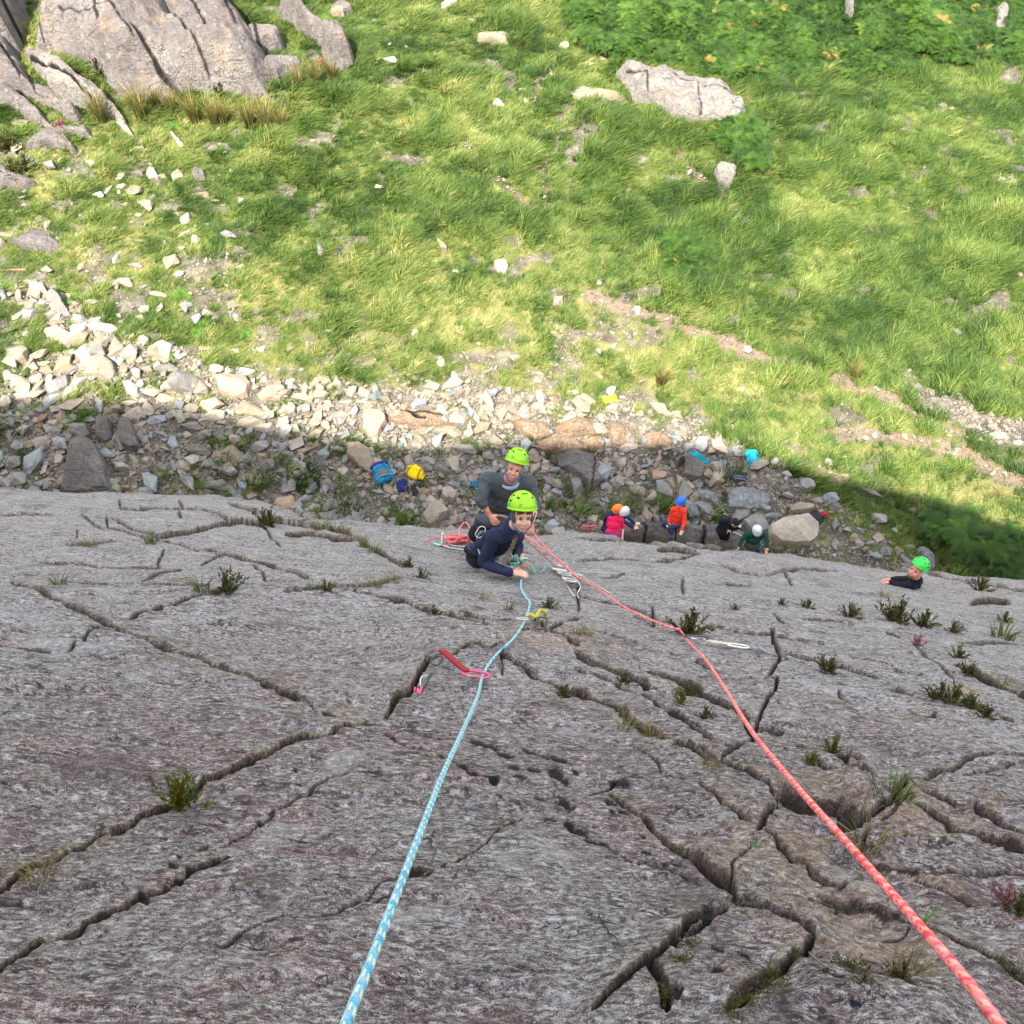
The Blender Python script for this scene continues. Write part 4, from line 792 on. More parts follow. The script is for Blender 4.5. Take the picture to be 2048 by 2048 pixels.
poly_rock('rock_strip', [(1125,180),(1160,178),(1195,190),(1250,195),(1258,215),(1220,222),(1180,205),(1150,202)], .35, .25, MS['tan'], 'row of broken tan blocks left of the bedrock hump', 'rock', 21, [[(1160,180),(1165,205),.06], [(1190,188),(1195,210),.06], [(1220,190),(1225,218),.06]], rough=.1)
poly_rock('bedrock_ledge', [(755,815),(800,820),(850,822),(920,832),(930,845),(880,862),(830,860),(790,858),(768,842)], .35, .4, M_RUST, 'low pinkish bedrock ledge left of the man', 'rock', 22, [[(800,822),(850,850),.05],[(830,835),(920,838),.04]], rough=.12, strata=.05)
LEDGE = [([(1025,852),(1060,842),(1095,846),(1110,868),(1085,885),(1050,878)], 'pale leftmost block of the rusty ledge behind the man', .45), ([(1060,884),(1108,872),(1150,880),(1175,905),(1120,915),(1085,905)], 'low front block of the rusty ledge beside the grey shelf', .4),
 ([(1100,846),(1150,842),(1205,852),(1210,872),(1160,878),(1114,866)], 'long upper block in the middle of the rusty ledge', .55), ([(1155,882),(1208,876),(1214,902),(1180,912)], 'small orange block between two joints of the rusty ledge', .45),
 ([(1210,853),(1255,862),(1274,870),(1278,898),(1222,902),(1216,876)], 'bright orange block right of centre on the rusty ledge', .5), ([(1280,870),(1330,880),(1350,892),(1335,902),(1284,898)], 'rightmost block of the rusty ledge below the scree', .45)]
for q_, (pp_, lb_, hh_) in enumerate(LEDGE): poly_rock('ledge_block', pp_, hh_, .22, M_RUST, lb_, 'rock', 23 + q_ * 3, rough=.12, strata=.06, jagged=.07)
poly_rock('bedrock_ledge', [(1070,915),(1140,905),(1195,912),(1240,930),(1220,965),(1180,985),(1160,975),(1130,945),(1080,935)], .6, .4, M_BLOCK, 'grey cracked shelf of rock in shade behind the man', 'rock', 24, [[(1190,915),(1185,980),.035],[(1100,925),(1150,965),.03]], rough=.14)
poly_rock('ledge_block', [(1175,1066),(1240,1052),(1290,1048),(1350,1052),(1400,1060),(1440,1062),(1475,1075),(1520,1085),(1510,1130),(1440,1112),(1400,1104),(1280,1092),(1180,1085)], .42, .3, M_BLOCK, 'long brown rock step that the red jacketed climber sits on', 'rock', 25, [[(1282,1048),(1290,1092),.05],[(1405,1060),(1402,1105),.05],[(1340,1050),(1350,1100),.03]], rough=.14, cell=.045)
BIG = [ # pts, H, w, mat, label
 ([(372-222,980-60),(372-245,990),(385-245,1000),(300-66,1000),(232,985),(222,940),(205,905),(170,885),(150,888),(138,910)], 1.7, .55, M_BLOCK, 'tallest boulder of the scree, dark with a blue grey face, by the slab edge'),
 ([(143,862),(160,855),(185,860),(192,880),(170,888),(146,882)], .7, .25, MS['grey'], 'grey boulder touching the back of the tall dark boulder'),
 ([(196,850),(208,835),(228,850),(232,882),(215,892),(197,885)], .8, .2, M_BLOCK, 'left one of two upright dark angular blocks'),
 ([(236,850),(252,842),(272,855),(284,900),(262,908),(243,898)], .8, .2, M_BLOCK, 'right one of two upright dark angular blocks'),
 ([(243,845),(262,822),(283,820),(280,845),(262,856)], .5, .2, MS['tan'], 'tan block behind the two upright dark blocks'),
 ([(152,735),(175,720),(205,718),(230,732),(238,752),(228,768),(200,762),(170,760)], .6, .2, MS['pale'], 'large pale flat topped boulder in the sunlit scree, left'),
 ([(332,760),(345,748),(375,745),(408,760),(414,778),(400,790),(355,792),(336,780)], .65, .35, MS['grey'], 'rounded greenish grey boulder left of its rusty twin'),
 ([(432,762),(455,750),(490,752),(508,775),(500,798),(470,805),(440,790)], .65, .35, MS['orange'], 'rounded pinkish boulder right of the greenish grey one'),
 ([(512,790),(530,778),(555,776),(570,792),(560,805),(525,806)], .35, .2, MS['orange'], 'orange weathered boulder right of the two rounded boulders'),
 ([(94,568),(104,572),(125,600),(140,625),(132,645),(108,640),(96,610)], .9, .2, MS['grey'], 'leaning grey pointed spike of rock beside ferns'),
 ([(26,625),(45,615),(78,620),(82,632),(66,648),(40,652),(26,640)], .45, .2, MS['grey'], 'flat grey boulder left of the leaning spike'),
 ([(3,705),(15,688),(45,684),(62,705),(60,728),(30,732),(8,725)], .5, .2, MS['tan'], 'blocky tan boulder at the left edge of the scree'),
 ([(167,655),(190,648),(225,652),(242,665),(228,675),(190,668)], .35, .15, MS['grey'], 'long low grey slab above the pale flat boulder'),
 ([(95,790),(110,770),(130,745),(145,755),(140,780),(125,795),(108,800)], .6, .2, MS['grey'], 'bent grey boulder beside the small fern'),
 ([(5,795),(30,790),(80,782),(88,790),(60,800),(8,808)], .2, .1, MS['pale'], 'long narrow pale slab above a patch of ferns'),
 ([(692,895),(720,888),(745,905),(752,945),(745,952),(718,938),(692,918)], .5, .18, MS['tan'], 'large angular tan slab left of the blue rucksack'),
 ([(724,840),(740,828),(772,832),(778,850),(760,880),(738,884),(725,865)], .7, .25, MS['orange'], 'big rounded rusty boulder at the left end of the pink ledge'),
 ([(840,1030),(860,1008),(880,1006),(900,1025),(880,1050),(855,1055)], .5, .2, MS['pale'], 'flat pale angular boulder lying on gravel left of the man'),
 ([(1365,955-27),(1352,940),(1345,922),(1370,914),(1400,918),(1412,938),(1400,965),(1360,958)], .6, .3, M_BLOCK, 'big grey boulder with a dark base under the cyan jacket'),
 ([(1450,1000),(1460,985),(1495,978),(1530,985),(1545,1005),(1535,1022),(1490,1028),(1455,1022)], .45, .2, M_BLUE, 'broad pale blue grey slab boulder behind the black jacket'),
 ([(1532,1060),(1560,1040),(1610,1032),(1640,1045),(1638,1075),(1620,1090),(1560,1092),(1535,1080)], .6, .3, MS['tan'], 'long brown layered boulder right of the climber in dark green'),
 ([(1480,1045),(1500,1030),(1530,1040),(1540,1062),(1520,1078),(1495,1066)], .5, .2, MS['grey'], 'grey cracked boulder between the broad slab and the long brown boulder'),
 ([(1390,985),(1410,980),(1450,1000),(1448,1025),(1425,1020),(1395,1000)], .5, .2, M_BLUE, 'slanting blue grey block right of the red jacket'),
 ([(1363,990),(1378,985),(1395,1010),(1398,1045),(1380,1048),(1366,1020)], .4, .15, M_BLUE, 'narrow slate block directly behind the red jacket'),
 ([(1307,975),(1330,965),(1345,985),(1345,1002),(1325,1000),(1308,990)], .4, .2, MS['grey'], 'oval grey stone above the blue helmet'),
 ([(1286,1000),(1305,982),(1316,990),(1312,1004),(1295,1008)], .3, .12, MS['tan'], 'tan block beside the oval stone left of the blue helmet'),
 ([(1596,968),(1612,960),(1630,965),(1632,980),(1612,988),(1596,982)], .4, .12, MS['grey'], 'square grey block on the gravel near the grass'),
 ([(1575,1020),(1590,1005),(1625,1008),(1630,1020),(1600,1030),(1577,1028)], .3, .15, MS['pale'], 'pale lumpy boulder left of the dark coat'),
 ([(885,978),(905,975),(918,988),(912,1005),(892,1008),(882,995)], .35, .2, MS['tan'], 'round tan stone beside the left elbow of the man'),
 ([(1440,330),(1450,320),(1466,330),(1475,355),(1462,378),(1435,376),(1424,352)], .95, .4, M_HUMP, 'lone standing boulder of pale lichened rock in the grass'),
 ([(988,530),(996,523),(1012,522),(1019,538),(1010,552),(992,548)], .45, .25, MS['pale'], 'round white boulder alone on the grass slope'),
 ([(952,78),(965,68),(1000,68),(1036,74),(1030,86),(1005,98),(975,90),(953,88)], .5, .3, MS['pale'], 'flat white boulder in the grass near the top'),
 ([(1463,15),(1478,3),(1494,12),(1490,30),(1478,42),(1470,30)], .9, .25, M_HUMP, 'pale upright rock poking out of the bracken, leftmost'),
 ([(1680,-20),(1700,-10),(1706,40),(1698,55),(1686,35)], 1.1, .25, M_HUMP, 'tall narrow rock standing in bracken at the top edge'),
 ([(1982,35),(2000,20),(2010,40),(2008,68),(1985,72)], 1.1, .3, M_HUMP, 'stout pale rock in bracken near the top right corner'),
 ([(1795,40),(1815,34),(1822,50),(1812,66),(1800,56)], .5, .2, MS['grey'], 'grey boulder above the chain of white stones in bracken'),
 ([(2020-85,318),(1975,322),(2000,330),(2060,335),(2060,342),(1985,340),(1945,330)], .2, .15, M_BLOCK, 'dark rock crack line in the grass at right'),
 ([(1976,352),(1990,350),(2014,360),(2012,367),(1978,364)], .2, .1, MS['pale'], 'flat cream stone below the dark rock line at right'),
 ([(1890,658),(1905,655),(1935,668),(1925,674),(1900,668)], .1, .1, MS['grey'], 'half buried flat grey stone on the right hand slope'),
 ([(1830,1098),(1845,1095),(1865,1115),(1870,1140),(1850,1140),(1835,1120)], .5, .2, M_BLUE, 'blue grey rock standing behind the green helmet'),
 ([(660,5),(690,8),(708,25),(680,38),(662,25)], .6, .3, M_OUT, 'rough brown rock on the top edge above the fern'),
 ([(822,20),(835,22),(860,45),(850,48),(826,32)], .3, .15, MS['tan'], 'narrow tan rib of stone in grass near the top'),
 ([(875,8),(900,5),(918,12),(905,20),(880,18)], .4, .2, MS['pale'], 'pale rock touching the top edge left of centre'),
 ([(982,36),(1000,36),(1032,55),(1025,60),(1000,48)], .25, .15, MS['pale'], 'long thin pale rock above the flat white boulder'),
 ([(385-95,350),(300,338),(315,342),(320,358),(300,362)], .4, .2, MS['pale'], 'cream boulder in the grass left of its dark neighbour'),
 ([(382,352),(392,338),(412,350),(414,364),(395,368),(386,362)], .5, .15, M_BLOCK, 'dark angular boulder in the grass below the rushes'),
 ([(634,500),(641,492),(650,512),(646,524),(636,518)], .6, .1, MS['grey'], 'small grey standing spike in the middle grass'),
 ([(872,482),(880,480),(896,500),(890,508),(876,495)], .3, .1, MS['tan'], 'split tan stone standing in the mid slope grass'),
 ([(1508,1134-66),(1518,1060),(1530,1066),(1525,1078)], .2, .1, MS['grey'], 'little grey block beside the white helmet on the right'),
]
for i, (pts, H, w, m, lab) in enumerate(BIG):
    poly_rock('boulder', pts, H * (.78 if pts[0][1] > 500 else .7), w * .8, m, lab, 'boulder', 40 + i, cell=0.032 if pts[0][1] > 500 else .05, rough=.05 + .02 * H, jagged=.03)

RM = {}
for mk in MS: RM[mk] = [rock_mesh('stone_%s_%d' % (mk, i), MS[mk], seed=500 + i * 13 + len(mk) * 7, n=9 + (i * 3) % 8, dims=(1, .74, .50), rounded=(.15, .45, .3, .7)[i], lvl=1, rough=.03) for i in range(4)]
def stone(px, py, w, h, rot, mk, i=0, label=None, auto='stone'):
    g = Gv(px, py + 0.15 * h); t = (g - Vector(CAM)).length; Wm = w * t / FPX; dep = math.asin(min(1, (CAM_H - g.z) / t))
    D = h * t / FPX / (math.sin(dep) + 0.35 * math.cos(dep)); Hm = min(0.62 * Wm, 0.8 * D)
    o = bpy.data.objects.new('stone', RM[mk][i % 4]); COL.objects.link(o)
    o.scale = (Wm * 1.12, D * 1.4, Hm * 2.0); o.rotation_euler = (random.gauss(0, .10), random.gauss(0, .10), math.radians(rot)); o.location = (g.x, g.y, g.z + Hm * 0.22)
    size = 'small' if w < 16 else ('large' if w > 34 else 'medium'); cn_ = {'grey': 'grey', 'blue': 'bluish', 'tan': 'tan', 'orange': 'rusty', 'dark': 'dark', 'pale': 'pale'}[mk]
    shp = 'flat' if h < .55 * w else ('upright' if h > 1.15 * w else 'blocky')
    lab = label or uniq('%s %s %s stone lying %s' % (size, shp, cn_, where(px, py)), ['tilted', 'half buried', 'rough', 'worn'])
    tag(o, lab, 'stone', 'loose stones scattered below the crag'); return o
ZP = {'4': (0, 450, 2.76), '1': (0, 0, 2.76), '5': (650, 450, 2.76), '6': (1348, 550, 2.76), '2': (650, 0, 2.76), '3': (1348, 0, 2.76), 'Y': (0, 740, 2.76), 'X': (700, 860, 7.43), 'P': (1150, 940, 4.293), 'M': (840, 860, 5.084)}
STN = {
'Y': [(480,150,100,140,20,'pale'),(245,270,65,50,10,'orange'),(130,330,85,55,0,'tan'),(300,295,70,50,0,'tan'),(160,405,65,60,0,'tan'),(70,510,110,65,10,'grey'),(100,600,120,70,0,'grey'),(280,600,130,95,-10,'grey'),(160,515,60,55,30,'pale'),(205,665,100,40,0,'blue'),(40,350,50,60,0,'grey'),(215,640,40,30,0,'pale'),(740,500,90,50,-50,'pale'),(840,620,170,80,-40,'blue'),(895,540,60,70,40,'grey'),(1015,520,60,95,60,'tan'),(1040,610,200,60,-42,'grey'),(965,400,75,80,0,'blue'),(870,275,120,50,5,'blue'),(820,210,65,80,0,'tan'),(885,215,50,60,0,'pale'),(950,245,70,45,0,'pale'),(910,340,110,45,-15,'grey'),(1060,310,110,65,0,'grey'),(1100,450,140,60,-5,'dark'),(1130,355,90,45,10,'grey'),(1245,270,90,60,0,'pale'),(1170,190,140,90,-15,'tan'),(1390,215,160,75,-5,'tan'),(1465,315,130,65,5,'tan'),(1355,370,35,85,-5,'grey'),(1430,420,130,60,5,'grey'),(1275,430,80,55,0,'orange'),(1270,550,120,85,10,'grey'),(1200,640,140,85,10,'grey'),(1080,575,80,60,10,'tan'),(1345,640,90,60,-25,'blue'),(1420,600,110,80,-10,'tan'),(1485,520,80,60,0,'dark'),(1585,725,110,120,10,'orange'),(1560,560,60,60,0,'grey'),(1630,400,90,90,15,'tan'),(1740,355,130,60,30,'tan'),(1780,470,90,60,35,'blue'),(1790,300,80,60,-15,'pale'),(1630,325,90,55,-5,'pale'),(1590,470,90,60,-20,'grey'),(1750,570,60,60,0,'grey'),(1850,710,80,70,0,'grey'),(1740,760,70,50,-10,'pale'),(1800,620,70,50,20,'pale'),(1450,720,90,60,0,'dark'),(1340,680,50,45,0,'pale'),(1660,150,110,60,10,'pale'),(400,265,60,40,0,'blue'),(410,230,60,30,0,'pale'),(500,275,90,40,5,'grey'),(600,225,55,45,0,'tan'),(550,195,50,80,0,'grey'),(580,90,90,30,-40,'orange'),(320,210,85,55,5,'tan'),(715,180,110,30,-5,'tan'),(30,620,90,40,-20,'grey'),(700,645,70,30,0,'tan'),(1090,405,90,50,0,'grey'),(1260,325,40,30,0,'blue'),(1450,470,60,35,0,'orange'),(1480,350,40,35,0,'pale'),(1540,740,60,40,0,'blue'),(1640,660,70,50,15,'pale'),(1880,770,110,60,-10,'pale'),(1900,560,80,70,-20,'tan'),(330,460,60,30,20,'tan'),(810,495,50,45,0,'tan'),(850,490,30,30,0,'pale'),(60,245,40,30,0,'blue'),(150,270,60,30,0,'grey'),(1690,250,80,40,-10,'orange'),(950,570,40,30,0,'pale')],
'4': [(115,870,90,110,20,'tan'),(205,890,40,110,-35,'pale'),(270,810,90,60,10,'pale'),(330,680,70,90,20,'pale'),(245,765,90,30,5,'tan'),(620,745,80,45,-10,'blue'),(760,820,90,50,-30,'pale'),(840,910,90,80,-35,'tan'),(785,640,90,60,-25,'pale'),(995,615,90,35,-15,'pale'),(800,465,65,40,0,'pale'),(510,430,90,45,-10,'tan'),(640,180,35,75,0,'tan'),(750,225,80,35,0,'grey'),(950,190,75,90,20,'orange'),(990,270,60,30,0,'blue'),(770,92,80,20,0,'pale'),(1010,88,60,22,0,'pale'),(1330,235,60,35,25,'pale'),(1770,155,40,80,5,'grey'),(1515,540,100,28,8,'grey'),(1455,620,60,40,0,'pale'),(1300,695,60,30,-20,'pale'),(1130,680,70,45,0,'tan'),(1190,790,110,45,-15,'pale'),(820,800,80,40,0,'pale'),(690,320,90,60,0,'pale'),(590,350,60,45,0,'pale'),(250,600,45,25,0,'orange'),(75,250,120,40,10,'orange'),(260,240,130,50,-30,'orange'),(895,385,130,22,-12,'tan'),(40,55,140,18,-10,'tan'),(960,640,60,30,0,'pale'),(780,515,60,40,0,'pale'),(540,560,50,30,0,'pale'),(1400,770,90,20,15,'tan'),(1540,600,40,20,0,'pale')],
'1': [(165,900,110,40,-5,'grey'),(280,915,75,40,0,'grey'),(500,895,50,50,0,'pale'),(780,790,40,40,0,'pale'),(815,810,30,70,20,'pale'),(655,900,60,30,0,'orange'),(665,975,60,40,0,'pale'),(740,1055,95,50,-10,'pale'),(545,1080,65,40,0,'pale'),(600,1045,30,65,-30,'pale'),(675,1030,60,30,0,'tan'),(810,1135,85,60,-25,'pale'),(1115,1080,110,40,10,'pale'),(1025,985,40,30,0,'grey'),(980,1060,45,35,0,'pale'),(950,1112,45,22,0,'pale'),(1195,1110,50,15,0,'pale'),(975,1185,45,35,0,'pale'),(695,1130,45,30,15,'orange'),(765,1190,55,25,-10,'pale'),(1025,1205,50,60,-40,'tan'),(1020,1280,30,80,-40,'tan'),(1135,1243,55,20,0,'pale'),(630,1265,50,40,-20,'tan'),(1010,1330,60,25,0,'pale'),(110,675,80,45,-10,'tan'),(90,800,60,90,20,'tan'),(1620,915,22,22,0,'pale'),(1215,965,25,22,0,'pale'),(770,825,70,35,0,'pale'),(585,815,30,15,0,'pale'),(620,845,70,18,0,'pale'),(1890,1170,45,50,0,'tan'),(1890,1350,50,22,0,'pale'),(770,1335,70,18,0,'pale'),(1725,778,30,22,0,'tan'),(240,970,40,20,0,'pale'),(120,1090,50,30,0,'tan')],
'5': [(720,262,50,32,0,'pale'),(995,315,35,30,0,'grey'),(1028,370,22,55,5,'tan'),(675,415,50,38,-20,'pale'),(1265,530,60,30,5,'pale'),(1525,425,40,30,0,'pale'),(1195,457,40,10,0,'pale'),(1270,770,60,30,10,'pale'),(1325,795,40,40,20,'pale'),(1185,825,60,30,10,'pale'),(1175,858,50,35,-15,'tan'),(915,720,50,50,0,'orange'),(715,830,40,40,0,'tan'),(785,865,50,30,-30,'pale'),(1055,700,35,22,0,'pale'),(850,660,40,25,0,'pale'),(480,970,60,85,10,'pale'),(410,985,65,40,0,'pale'),(340,965,70,50,0,'pale'),(195,980,60,30,0,'pale'),(120,975,90,40,20,'pale'),(595,1000,70,30,0,'pale'),(720,1025,60,50,10,'pale'),(790,1150,70,50,10,'pale'),(640,1140,100,60,0,'pale'),(900,1005,75,60,-5,'orange'),(965,1005,50,70,10,'pale'),(1120,995,60,50,-15,'grey'),(1270,950,70,70,-30,'orange'),(1370,925,85,45,-20,'tan'),(1360,885,60,30,-20,'pale'),(1155,1000,40,70,-30,'pale'),(1015,1055,50,80,30,'pale'),(1050,1070,70,25,10,'pale'),(1240,1040,50,30,0,'pale'),(1590,1010,90,60,0,'tan'),(1660,1070,120,50,-20,'pale'),(1525,1065,50,60,0,'pale'),(1740,1045,40,35,0,'pale'),(1810,1130,60,40,-20,'grey'),(1900,1045,60,40,30,'pale'),(1520,845,35,30,0,'pale'),(1840,570,30,35,-20,'pale'),(190,1170,60,60,10,'pale'),(385,1190,50,85,-15,'pale'),(435,1195,40,90,10,'pale'),(770,1235,150,65,-12,'grey'),(950,1190,80,90,30,'pale'),(1155,1270,80,70,-20,'tan'),(1280,1355,90,55,10,'blue'),(800,960,60,30,30,'pale'),(440,885,45,30,0,'tan'),(270,885,50,30,0,'tan'),(750,600,45,20,20,'pale'),(755,570,30,30,-20,'pale'),(500,850,50,30,0,'tan'),(1640,955,40,25,0,'pale'),(1895,1195,50,50,0,'grey'),(1575,1240,50,35,-30,'pale')],
'6': [(65,840,70,50,-30,'pale'),(170,885,60,60,10,'dark'),(250,905,60,110,-10,'pale'),(195,960,75,60,-10,'orange'),(300,835,70,40,-15,'orange'),(430,900,60,60,-20,'orange'),(480,925,50,50,-30,'orange'),(365,950,45,45,-10,'tan'),(310,755,40,30,-10,'pale'),(565,910,70,40,-20,'pale'),(640,965,70,30,-30,'tan'),(545,1060,30,50,0,'pale'),(625,1100,60,45,5,'pale'),(700,1080,50,40,-10,'pale'),(745,1100,40,30,0,'pale'),(860,1030,60,40,0,'tan'),(940,1110,70,45,-20,'tan'),(815,1150,35,70,-30,'grey'),(1090,1200,170,30,-25,'grey'),(860,1230,90,65,10,'blue'),(795,1245,65,40,10,'grey'),(890,1280,60,50,20,'dark'),(1115,1340,120,55,-12,'grey'),(970,1395,90,45,-5,'grey'),(905,1460,75,55,-15,'grey'),(1000,1450,60,45,-15,'tan'),(1120,1445,60,55,20,'tan'),(1085,1480,60,35,10,'grey'),(1170,1520,60,60,-35,'grey'),(1115,1550,75,45,5,'blue'),(1240,1518,45,30,0,'tan'),(1300,1503,55,22,0,'pale'),(1435,1480,35,55,25,'tan'),(885,1505,45,35,-30,'pale'),(1315,1300,35,25,0,'pale'),(1220,1415,40,30,-20,'pale'),(1100,1265,80,35,-20,'grey'),(1000,1215,30,45,20,'pale'),(1270,890,40,50,0,'pale'),(1520,985,90,30,-5,'pale'),(1420,740,45,35,0,'pale'),(1390,780,30,40,-20,'pale'),(1180,683,40,18,0,'pale'),(1515,530,30,20,0,'pale'),(1670,615,40,35,-20,'pale'),(1640,740,70,30,0,'pale'),(1755,840,60,50,-20,'pale'),(1790,885,80,40,-20,'pale'),(1855,920,40,30,0,'pale'),(1920,795,40,40,0,'pale'),(1755,775,35,30,0,'pale'),(395,330,35,30,-20,'grey'),(190,500,50,35,-30,'tan'),(425,540,40,20,0,'tan'),(375,633,45,35,-10,'tan'),(915,560,30,25,0,'pale'),(230,205,35,22,0,'pale'),(90,157,22,15,0,'pale'),(1735,415,90,30,0,'pale'),(230,365,20,15,0,'pale'),(1780,610,30,30,0,'pale'),(1895,930,50,30,0,'pale'),(1590,810,40,25,0,'pale'),(1245,728,50,20,0,'pale'),(325,1370,60,40,0,'grey'),(530,1330,90,40,10,'blue'),(300,1170,80,50,10,'grey'),(500,1280,80,50,0,'blue')],
'2': [(690,35,95,40,5,'pale'),(525,95,100,30,-30,'tan'),(830,120,90,25,5,'pale'),(940,50,45,30,-20,'pale'),(805,35,30,30,0,'pale'),(725,220,70,22,-15,'pale'),(355,245,30,50,0,'tan'),(445,262,30,30,0,'pale'),(362,335,80,40,-5,'pale'),(545,310,30,50,-20,'grey'),(570,335,30,50,-10,'grey'),(310,513,55,18,0,'pale'),(470,570,60,35,0,'tan'),(1175,212,50,30,0,'pale'),(1320,255,55,40,0,'pale'),(1220,540,40,40,20,'pale'),(1110,560,40,40,0,'tan'),(960,570,60,35,-20,'tan'),(1280,155,45,25,-20,'tan'),(1090,135,50,15,0,'pale'),(1360,55,50,30,20,'pale'),(1350,90,30,15,0,'pale'),(1420,190,25,20,0,'pale'),(1525,215,30,25,0,'pale'),(1530,325,50,30,-10,'tan'),(1205,110,40,15,0,'pale'),(1810,50,50,45,-20,'pale'),(1180,305,30,22,0,'pale'),(1230,320,30,22,0,'pale'),(1270,405,30,25,0,'pale'),(1205,370,35,22,0,'pale'),(1190,433,35,18,0,'pale'),(1245,455,45,22,0,'pale'),(1300,460,35,20,0,'tan'),(1080,495,35,18,0,'pale'),(1050,512,25,15,0,'pale'),(290,795,30,22,0,'pale'),(350,850,50,28,0,'pale'),(470,785,20,30,0,'pale'),(545,895,30,20,0,'grey'),(300,1030,50,40,-20,'tan'),(710,695,25,22,0,'pale'),(890,860,25,22,0,'pale'),(1140,625,40,22,-20,'pale'),(1475,935,45,25,-20,'tan'),(1310,555,40,25,0,'tan'),(1590,605,45,22,0,'tan'),(1760,660,40,35,-20,'tan'),(1545,437,30,22,0,'pale'),(290,755,40,15,0,'tan'),(1470,355,35,18,0,'pale'),(80,60,90,90,20,'tan')],
'3': [(590,470,50,28,0,'pale'),(615,557,55,30,-10,'pale'),(535,665,55,40,-20,'pale'),(595,655,55,25,-20,'tan'),(585,615,40,25,0,'pale'),(600,585,25,18,0,'pale'),(705,592,30,18,0,'pale'),(1030,140,40,60,20,'pale'),(970,150,30,30,0,'pale'),(1135,100,45,35,0,'pale'),(1205,95,30,25,0,'pale'),(1240,145,45,35,10,'pale'),(1265,165,30,30,0,'pale'),(1245,185,50,18,0,'pale'),(1255,245,40,30,0,'pale'),(1195,310,40,35,0,'pale'),(1155,325,35,30,0,'pale'),(1125,350,45,40,-20,'pale'),(1085,370,40,35,0,'pale'),(1035,360,25,20,0,'pale'),(1065,415,20,40,0,'pale'),(1115,435,35,25,0,'pale'),(865,450,60,20,0,'tan'),(1390,185,35,15,0,'pale'),(1345,340,35,22,0,'pale'),(1475,315,25,25,0,'pale'),(1570,320,35,20,0,'pale'),(1620,295,30,20,0,'pale'),(1565,160,60,20,60,'tan'),(1565,885,20,20,0,'pale'),(1290,810,18,25,0,'pale'),(1640,910,45,22,-10,'pale'),(1535,600,40,25,0,'tan'),(110,197,40,20,0,'pale'),(320,205,55,20,0,'pale'),(700,38,45,28,0,'pale'),(825,135,30,30,0,'pale'),(870,175,30,22,0,'pale'),(1380,925,22,45,-10,'tan'),(1755,970,55,18,0,'tan'),(1820,1042,28,14,0,'pale')],
'X': [(65,1155,120,100,10,'grey'),(740,520,150,190,10,'grey'),(1160,455,280,130,-15,'grey'),(1130,560,240,110,-5,'dark'),(1350,560,280,100,-18,'grey'),(1460,470,80,160,10,'tan'),(430,915,220,90,5,'blue'),(1240,785,220,80,-30,'tan'),(1130,910,170,130,-20,'orange'),(1350,870,150,110,20,'blue'),(1470,960,210,140,-35,'grey'),(1655,450,150,90,-20,'grey'),(1700,720,110,150,20,'blue'),(890,1300,110,110,0,'tan'),(1000,1340,70,65,0,'blue'),(1450,1390,140,80,-10,'grey'),(935,1035,110,90,10,'orange'),(480,330,260,80,20,'tan'),(430,450,80,120,10,'grey'),(800,1040,60,50,0,'pale'),(150,720,110,60,0,'pale'),(140,830,110,60,20,'tan'),(1180,1180,1,1,0,'pale'),(1740,1190,90,80,0,'pale'),(1850,1250,110,80,10,'grey'),(1850,1320,90,70,10,'blue'),(1740,1400,90,50,-10,'pale')],
'P': [(265,140,100,100,30,'blue'),(610,120,100,60,10,'blue'),(80,320,150,90,-15,'tan'),(160,275,130,60,10,'grey'),(280,240,130,80,-20,'blue'),(50,400,100,110,0,'grey'),(160,420,130,110,-10,'tan'),(420,320,220,130,-25,'blue'),(560,420,90,80,0,'grey'),(690,410,90,80,-35,'grey'),(900,150,90,50,-30,'tan'),(870,180,60,30,0,'pale'),(1340,150,120,80,-5,'blue'),(1240,205,110,70,10,'blue'),(1680,380,120,60,5,'blue'),(1150,400,110,70,-20,'tan'),(1200,430,100,60,10,'grey'),(1150,490,40,25,0,'pale'),(1870,330,100,90,-10,'pale'),(1740,680,70,30,0,'blue'),(725,50,150,110,-15,'orange'),(480,120,100,60,0,'grey'),(380,35,90,60,10,'grey')],
'M': [(690,260,130,130,10,'grey'),(610,380,170,140,20,'grey'),(420,310,100,70,-20,'grey'),(1400,410,150,80,10,'blue'),(1310,520,180,90,-25,'grey'),(1320,850,120,110,0,'grey'),(1210,940,110,70,-20,'blue'),(1320,945,90,80,-20,'grey'),(1440,935,90,70,10,'grey'),(510,850,90,50,0,'grey'),(1150,240,140,110,-15,'tan'),(1270,390,90,60,-20,'tan')],
}
LEFT = []
allst = [(z, *s) for z, L_ in STN.items() for s in L_ if s[2] > 5]
print('stones listed', len(allst))
allst = [(s[3] / ZP[s[0]][2] * s[4] / ZP[s[0]][2],) + s for s in allst]; allst.sort(key=lambda a: -a[0])
TAKEN = []
for j, (ar, zn, x_, y_, w_, h_, ro, mk) in enumerate(allst):
    ox, oy, s_ = ZP[zn]; px_, py_ = ox + x_ / s_, oy + y_ / s_
    if any(abs(px_ - a) < 7 and abs(py_ - b) < 6 for a, b, _ in TAKEN): continue
    TAKEN.append((px_, py_, w_ / s_ / 2))
    if len(TAKEN) <= 245: stone(px_, py_, w_ / s_, h_ / s_, ro, mk, j)
    else:
        g = G(np.array(px_), np.array(py_)); LEFT.append((g[0], g[1], g[2], w_ / s_ * 28 / FPX, h_ / s_ * 28 / FPX, ro, {'grey': 0, 'dark': 0, 'pale': 1, 'tan': 2, 'orange': 2, 'blue': 3}[mk]))
print('stones', len(TAKEN))
